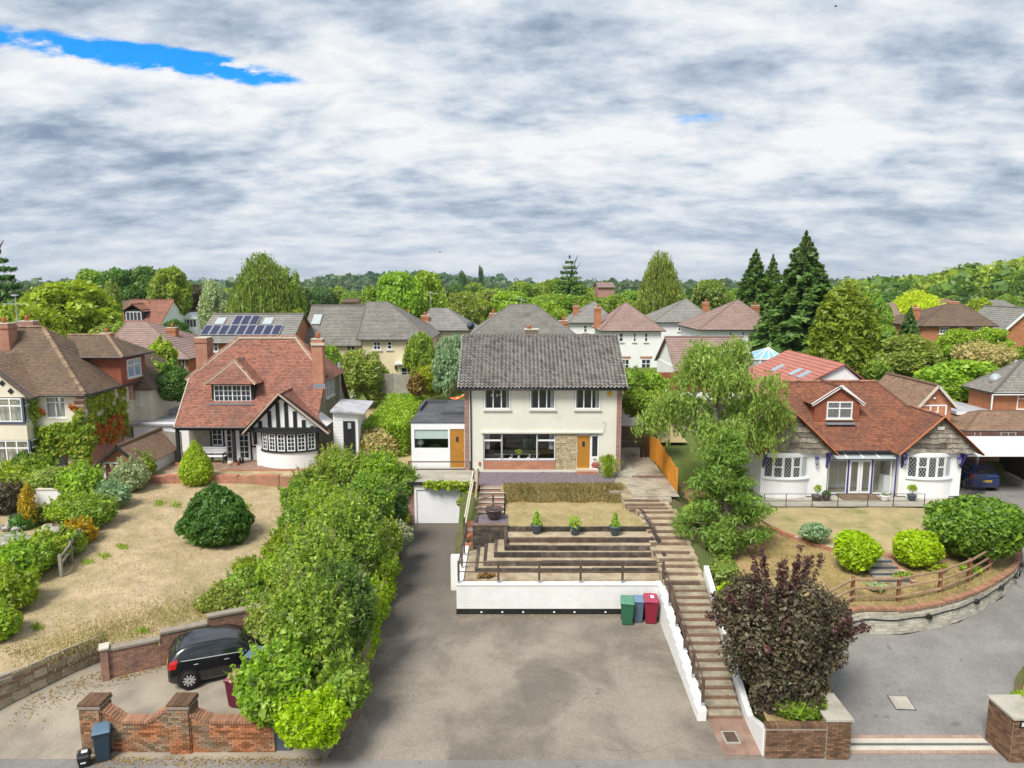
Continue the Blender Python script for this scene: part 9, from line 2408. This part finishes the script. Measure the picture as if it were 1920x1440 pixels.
# ================================================================== wheelie bins
def bin_(label,p,rz,body,lid,w=.58,d=.72,h=1.06,wheel_out=True,sticker=False,name='wheelie_bin',open_=0.0,grp=None):
 t=thing(name,label,'bin',(0,0,0),grp);bt=.74
 m=MB();hb=h-.10
 a=[(-w/2*bt,-d/2*.72,.03),(w/2*bt,-d/2*.72,.03),(w/2*bt,d/2*.62,.03),(-w/2*bt,d/2*.62,.03)];b=[(-w/2*.94,-d/2*.94,hb),(w/2*.94,-d/2*.94,hb),(w/2*.94,d/2*.86,hb),(-w/2*.94,d/2*.86,hb)]
 m.hexa(a+b);o=m.build('body',body,t,bevel=.02)
 m=MB();m.hexa([(-w/2,-d/2,hb-.05),(w/2,-d/2,hb-.05),(w/2,d/2*.92,hb-.05),(-w/2,d/2*.92,hb-.05),(-w/2,-d/2,hb+.01),(w/2,-d/2,hb+.01),(w/2,d/2*.92,hb+.01),(-w/2,d/2*.92,hb+.01)]);m.build('rim',body,t,bevel=.01)
 m=MB();m.hexa([(-w/2-.01,-d/2-.03,hb+.015),(w/2+.01,-d/2-.03,hb+.015),(w/2+.01,d/2,hb+.015),(-w/2-.01,d/2,hb+.015),(-w/2+.05,-d/2+.04,hb+.055),(w/2-.05,-d/2+.04,hb+.055),(w/2-.04,d/2-.06,hb+.125),(-w/2+.04,d/2-.06,hb+.125)]);ld=m.build('lid',lid,t,bevel=.015)
 if sticker:MB().hexa([(-.02,-.12,hb+.094),(.12,-.12,hb+.094),(.12,.1,hb+.116),(-.02,.1,hb+.116),(-.02,-.12,hb+.1),(.12,-.12,hb+.1),(.12,.1,hb+.122),(-.02,.1,hb+.122)]).build('sticker','label_white',ld)
 MB().tube([(-w/2*.8,d/2+.03,hb+.01),(w/2*.8,d/2+.03,hb+.01)],.018,6).build('handle',body,t)
 for s in(-1,1):MB().tube([(s*(w/2*.72),d/2*.72,.1),(s*(w/2*.72+.055),d/2*.72,.1)],.1,14).build('wheel','black_plastic',t)
 t.location=p;t.rotation_euler=(0,0,rz);return t
bin_('dark green wheelie bin before the white wall',(G(1177,1172,0).x,27.85,.004),R(-8),'bin_green','bin_lid_green')
bin_('narrow blue wheelie bin between the green and red bins',(G(1197,1168,0).x,28.0,.004),R(-6),'bin_blue','bin_lid_blue',.48,.55,1.04)
bin_('red wheelie bin with white sticker on the lid',(G(1221,1170,0).x,27.95,.004),R(-6),'bin_red','bin_lid_red',.58,.72,1.10,sticker=True)
q=G(196,1420,-.46);bin_('dark blue wheelie bin standing on the street before the brick pier',(q.x,q.y-.02,-.468),R(24),'bin_dark','bin_dark_lid',.5,.6,1.07)
q=G(425,1330,.05);bin_('maroon wheelie bin half hidden by leaves behind the street wall',(q.x+.2,q.y+.5,z_ldrive(0,q.y+.5)+.003),R(-12),'bin_maroon','bin_maroon_lid',.58,.72,1.08)
q=G(440,1300,.05);bin_('blue lidded wheelie bin next to the maroon one under the shrubs',(q.x+.5,q.y+.8,z_ldrive(0,q.y+.8)+.003),R(-12),'bin_dark','bin_dark_lid',.58,.72,1.05)
# food caddy
q=G(159,1434,-.46);cd=thing('food_caddy','small black food caddy with white label beside the dark blue bin','caddy',(0,0,0))
m=MB();m.hexa([(-.13,-.14,0),(.13,-.14,0),(.13,.14,0),(-.13,.14,0),(-.17,-.19,.34),(.17,-.19,.34),(.17,.18,.34),(-.17,.18,.34)]);m.build('body','black_plastic',cd,bevel=.015)
m=MB();m.hexa([(-.18,-.2,.345),(.18,-.2,.345),(.18,.19,.345),(-.18,.19,.345),(-.14,-.15,.39),(.14,-.15,.39),(.14,.14,.43),(-.14,.14,.43)]);ld=m.build('lid','black_plastic',cd,bevel=.01)
MB().hexa([(-.07,-.01,.411),(.09,-.01,.411),(.09,.1,.426),(-.07,.1,.426),(-.07,-.01,.416),(.09,-.01,.416),(.09,.1,.431),(-.07,.1,.431)]).build('label_panel','label_white',ld)
MB().box(-.08,.06,-.182,-.172,.16,.2).build('printed_strip','label_white',cd)
MB().tube([(-.185,0,.3),(-.19,.12,.42),(0,.2,.47),(.19,.12,.42),(.185,0,.3)],.012,6).build('handle','black_plastic',cd)
cd.location=(q.x,q.y,-.468);cd.rotation_euler=(0,0,R(24))
# ================================================================== cars
def cr1(P,t):
 n=len(P)-1;i=min(int(t),n-1);u=t-i
 p0,p1,p2,p3=P[max(0,i-1)],P[i],P[i+1],P[min(n,i+2)]
 return .5*(2*p1+(p2-p0)*u+(2*p0-5*p1+4*p2-p3)*u*u+(3*p1-p0-3*p2+p3)*u**3)
# stations along the car: x, half width sill / belly / belt / roof edge, heights sill / belly / belt / roof edge / roof middle
HATCH=[(0.00,.60,.70,.66,.50,.30,.52,.86,.90,.92),(.10,.72,.80,.76,.57,.24,.55,.96,1.08,1.10),(.34,.80,.84,.80,.60,.20,.58,.99,1.30,1.33),(.70,.82,.86,.82,.60,.18,.60,.97,1.42,1.45),(1.3,.82,.86,.82,.61,.18,.60,.95,1.45,1.48),(2.0,.82,.86,.82,.60,.18,.60,.93,1.42,1.46),(2.45,.82,.86,.81,.60,.18,.60,.92,1.28,1.34),(2.95,.82,.86,.80,.66,.18,.60,.90,.97,1.03),(3.4,.81,.85,.76,.60,.20,.58,.82,.86,.92),(3.75,.74,.80,.66,.45,.24,.52,.70,.74,.78),(3.95,.52,.60,.50,.30,.34,.48,.58,.60,.62)]
def car(name,label,p,rz,paintm,detail=True,L_=3.95):
 t=thing(name,label,'car',(0,0,0));S=HATCH;n=len(S)-1
 A=[np.array(s)for s in S]
 def surf(u,v):  # u along (0..n), v round half section from sill (0) to roof middle (4)
  s=cr1(A,u);ws=[s[1],s[2],s[3],s[4],0.0];hs=[s[5],s[6],s[7],s[8],s[9]]
  k=min(int(v),3);f=v-k;f2=f if k!=0 else math.sin(f*math.pi/2)**.9
  w=ws[k]+(ws[k+1]-ws[k])*f2;h=hs[k]+(hs[k+1]-hs[k])*f
  if k==3:w=ws[3]*(1-f);h=hs[3]+(hs[4]-hs[3])*math.sin(f*math.pi/2)
  if k==2:w+=.03*math.sin(f*math.pi)
  return Vector((s[0]*L_/3.95,w,h))
 def P(u,v,side):q=surf(u,v);return Vector((q.x,-q.y*side,q.z))
 vs=[0,.25,.5,.75,1,1.25,1.5,1.75,2,2.2,2.5,2.8,3,3.15,3.4,3.7,4];us=[n*i/66 for i in range(67)]
 m=MB();nv=len(vs)
 ring=[(v,1)for v in vs]+[(v,-1)for v in vs[:-1][::-1]]
 for u in us:
  for(v,sd)in ring:m.v.append(P(u,v,sd))
 rn=len(ring)
 for i in range(len(us)-1):
  for j in range(rn-1):m.f.append((i*rn+j,(i+1)*rn+j,(i+1)*rn+j+1,i*rn+j+1));m.uv.append([(0,0)]*4)
  m.f.append((i*rn+rn-1,(i+1)*rn+rn-1,(i+1)*rn,i*rn));m.uv.append([(0,0)]*4)
 m.f.append(tuple(range(rn)));m.uv.append([(0,0)]*rn);e=(len(us)-1)*rn;m.f.append(tuple(range(e,e+rn))[::-1]);m.uv.append([(0,0)]*rn)
 body=m.build('body',paintm,t,smooth=True)
 def patch(nm,mat,u0,u1,v0,v1,sides=(1,-1),off=.006,par=t,nu=8,nvv=5,taper=None,full=False):
  for sd in sides:
   q=MB();grid=[]
   for i in range(nu+1):
    row=[]
    for j in range(nvv+1):
     vv=v0+(v1-v0)*j/nvv;uu0,uu1=(u0,u1)if taper is None else(u0+taper[0]*j/nvv,u1+taper[1]*j/nvv)
     uu=uu0+(uu1-uu0)*i/nu;eps=.01
     c=P(uu,vv,sd);tu=P(min(n,uu+eps),vv,sd)-P(max(0,uu-eps),vv,sd);tv=P(uu,min(4,vv+eps),sd)-P(uu,max(0,vv-eps),sd)
     nn=tu.cross(tv);nn.normalize()
     if nn.dot(c-Vector((c.x,0,.7)))<0:nn=-nn
     row.append(c+nn*off)
    grid.append(row)
   for i in range(nu):
    for j in range(nvv):q.face([grid[i][j],grid[i+1][j],grid[i+1][j+1],grid[i][j+1]])
   bm_=q.build(nm,mat,par,smooth=False)
   mm=bm_.data;b2=bmesh.new();b2.from_mesh(mm);bmesh.ops.remove_doubles(b2,verts=b2.verts,dist=1e-5);bmesh.ops.recalc_face_normals(b2,faces=b2.faces);b2.to_mesh(mm);b2.free();mm.polygons.foreach_set('use_smooth',[True]*len(mm.polygons))
 patch('side_window','car_glass',3.0,4.05,2.14,2.86,taper=(.05,.0));patch('side_window','car_glass',4.18,6.0,2.14,2.86,taper=(0,-.25));patch('quarter_window','car_glass',2.35,2.9,2.2,2.75,taper=(.35,.05))
 patch('window_trim','chrome',2.3,6.3,2.06,2.11,off=.009,nvv=1)
 # windscreens reach across the middle
 for(nm,u0,u1)in(('rear_screen',1.0,2.15),('windscreen',6.0,6.95)):
  q=MB();grid=[]
  for i in range(9):
   uu=u0+(u1-u0)*i/8;row=[]
   for k in range(13):
    s=-1+2*k/12;v=4-abs(s)*.95;c=P(uu,v,1 if s>=0 else-1);row.append(c+Vector(((-1 if u0<3 else 1)*.008,0,.009)))
   grid.append(row)
  for i in range(8):
   for k in range(12):q.face([grid[i][k],grid[i+1][k],grid[i+1][k+1],grid[i][k+1]])
  o=q.build(nm,'car_glass',t)
 patch('tail_light','lamp_red',.62,1.75,1.5,2.3,off=.012,taper=(.25,.25));patch('reflector','lamp_red',.3,.8,.35,.5,off=.012,nvv=2);patch('head_light','lamp_clear',8.1,9.2,1.5,2.0,off=.012)
 patch('door_handle','chrome',3.25,3.5,1.62,1.70,off=.03,nvv=1);patch('door_handle','chrome',4.7,4.95,1.62,1.70,off=.03,nvv=1)
 patch('bumper_insert','black_plastic',0.05,.8,.05,.35,off=.012)
 x0=-.02;MB().box(x0-.012,x0+.02,-.26,.26,.60,.71).build('number_plate','plate_yellow',t)
 for k in range(7):
  if k==4:continue
  MB().box(x0-.016,x0-.011,-.225+k*.066,-.185+k*.066,.625,.685).build('plate_character','black_plastic',t)
 for sd in(1,-1):MB().obox((2.5*L_/3.95,-sd*.95,1.0),(.09,0,0),(0,.1,0),(0,0,.07)).build('wing_mirror',paintm,t,bevel=.03)
 for wx in(.66,3.15):
  for sd in(1,-1):
   y=-sd*.80;x=wx*L_/3.95
   a_=MB();
   arch=MB().tube([(x,y-sd*.062+sd*.2,.34),(x,y-sd*.068,.34)],.37,28);arch.build('wheel_arch','black_plastic',t)
   prof=[(.20,-.1),(.29,-.1),(.315,-.07),(.318,.07),(.29,.1),(.2,.1)];w_=MB();nn=28
   for(r,o)in prof:
    for k in range(nn):q=2*math.pi*k/nn;w_.v.append(Vector((x+r*math.cos(q),y-sd*.02+o*1.0,.318+r*math.sin(q))))
   for i in range(len(prof)-1):
    for k in range(nn):w_.f.append((i*nn+k,i*nn+(k+1)%nn,(i+1)*nn+(k+1)%nn,(i+1)*nn+k));w_.uv.append([(0,0)]*4)
   wh=w_.build('wheel','tyre',t,smooth=True)
   rim=MB();yo=y-sd*.115
   for k in range(10):q=2*math.pi*k/10;rim.bar((x+.03*math.cos(q),yo,.318+.03*math.sin(q)),(x+.205*math.cos(q),yo,.318+.205*math.sin(q)),.045,.02,up=(0,1,0))
   ri=MB();seg=28
   for(ra,rb)in((.2,.235),):
    for k in range(seg):q0,q1=2*math.pi*k/seg,2*math.pi*(k+1)/seg;rim.face([(x+ra*math.cos(q0),yo,.318+ra*math.sin(q0)),(x+rb*math.cos(q0),yo,.318+rb*math.sin(q0)),(x+rb*math.cos(q1),yo,.318+rb*math.sin(q1)),(x+ra*math.cos(q1),yo,.318+ra*math.sin(q1))])
   rim.build('rim','alloy',wh);MB().tube([(x,y-sd*.02,.318),(x,y-sd*.09,.318)],.2,20).build('brake_disc','black_plastic',wh)
 t.location=p;t.rotation_euler=(0,0,rz);return t
rwp=G(356,1291,.13);rz_=R(24);c0=Vector((rwp.x,rwp.y))-Vector((.66*math.cos(rz_)+.92*math.sin(rz_),.66*math.sin(rz_)-.92*math.cos(rz_)))
car('hatchback_car','black hatchback parked against the pinkish brick wall',(c0.x,c0.y,.10),rz_,'car_black')
car('estate_car','blue car with yellow number plate parked under the white carport',(28.2,40.9,z_rdrive(0,41.5)+.0),R(88),'car_blue',L_=4.3)
m=MB();c_=wloc(pc)
for(z0,z1,x0,x1,mat_,nm)in((0,.8,-.85,.85,'car_white','body'),(.8,1.35,-.68,.68,'car_glass','greenhouse'),(1.35,1.45,-.62,.62,'car_white','roof')):
 MB().hexa([(c_.x+x0,c_.y,c_.z+z0),(c_.x+x1,c_.y,c_.z+z0),(c_.x+x1,c_.y+3.8,c_.z+z0),(c_.x+x0,c_.y+3.8,c_.z+z0),(c_.x+x0*.95,c_.y+.2,c_.z+z1),(c_.x+x1*.95,c_.y+.2,c_.z+z1),(c_.x+x1*.95,c_.y+3.4,c_.z+z1),(c_.x+x0*.95,c_.y+3.4,c_.z+z1)]).build(nm,mat_,pc,bevel=.06)
# ================================================================== birds, litter, twigs
def bird(label,p,span,yaw):
 t=thing('bird',label,'bird',p);b=MB();b.lathe((0,0,0),[(.01,-.5),(.08,-.3),(.13,0),(.09,.25),(.02,.5)],8);s=span/2.2
 o=link('body',mesh_from('body',b.v,b.f,'black_plastic',True),t,rot=(R(90),0,0),scale=(s,s,s))
 for sd in(1,-1):
  w=MB();w.face([(0,-.18,.05),(sd*.5,-.12,.22),(sd*.5,.18,.22),(0,.2,.05)]);w.face([(sd*.5,-.12,.22),(sd*1.1,.12,.08),(sd*.5,.18,.22)])
  link('wing',mesh_from('wing',w.v,w.f,'black_plastic'),t,scale=(s,s,s))
 t.rotation_euler=(0,0,yaw)
bird('dark bird gliding high among the clouds',V(1567,12,90),.9,1.3)
bird('dark bird low over the trees above the cream house',V(825,473,130),1.0,1.9)
for k,x in enumerate((1613,1618,1624)):bird(['small bird leading the flying trio beside the spruce','middle bird of the flying trio beside the spruce','last bird of the flying trio beside the spruce'][k],V(x,506.5+.6*k,260),1.3,1.4)
def litter(name,label,n,fn,size,mat,seed):
 g=np.random.default_rng(seed);P=np.array([fn(g)for _ in range(n)]);nr=g.normal(0,.25,P.shape);nr[:,2]+=1;nr/=np.linalg.norm(nr,axis=1)[:,None]
 tag(link(name,leaf_mesh(name,[(P,nr,size*(1+g.normal(0,.4,n).clip(-.7,1)),.6,0.0,g)],mat),kind='stuff'),label,'litter')
def f_lit(g):
 k=g.random()
 if k<.5:x=g.uniform(-13,-5.8);y=20.1-abs(g.normal(0,.28));return(x,y,-.455)
 if k<.8:x=g.uniform(-16.5,-13.5);y=22.0+(x+17)*.9-abs(g.normal(0,.9));return(x,y,z_ldrive(x,y)+.01)
 x=g.uniform(-14,-9.5);y=23.4+(x+14.2)*.5-abs(g.normal(0,.15));return(x,y,z_ldrive(x,y)+.01)
litter('fallen_leaves','dry fallen leaves along the street wall and the old drive',2200,f_lit,.06,'leaf_litter',500)
def f_lit2(g):
 k=g.random()
 if k<.6:x=g.uniform(-2.3,6.1);y=28.42-abs(g.normal(0,.15))
 else:y=g.uniform(21,36);x=-4.95-.06*(y-21)+abs(g.normal(0,.25))
 return(x,y,z_drive(x,y)+.008)
litter('drive_debris','bits of leaf and grit along the edges of the driveway',900,f_lit2,.05,'leaf_litter',501)
q=G(772,1102,.15);tw=MB();tw.tube([(q.x-.35,q.y+.05,.22),(q.x-.1,q.y-.02,.24),(q.x+.1,q.y+.06,.22),(q.x+.35,q.y-.04,.2)],.018,5);tag(tw.build('twig','bark',None),'dead twig lying on the driveway lane','twig')
q=G(912,1083,GZ);bush('dead_plant','withered brown plant on the gravel behind the railing','plant',(q.x,q.y,GZ),(.42,.22),.22,260,.12,'leaf_litter',4,.5,510,core=False)
# ------------------------------------------------------------------ summer haze over the distance
m,t,b=newmat('haze');t.nodes.clear()
o=t.nodes.new('ShaderNodeOutputMaterial');v=N(t,'ShaderNodeVolumePrincipled');v.inputs['Color'].default_value=(.80,.88,1.0,1);v.inputs['Density'].default_value=.00013;v.inputs['Anisotropy'].default_value=.2
L(t,v.outputs[0],o.inputs['Volume'])
hz_=MB().box(-4300,4300,-70,4450,-3,62);h=hz_.build('haze','haze',None,kind='stuff');tag(h,'thin pale summer haze over the far woods','haze')
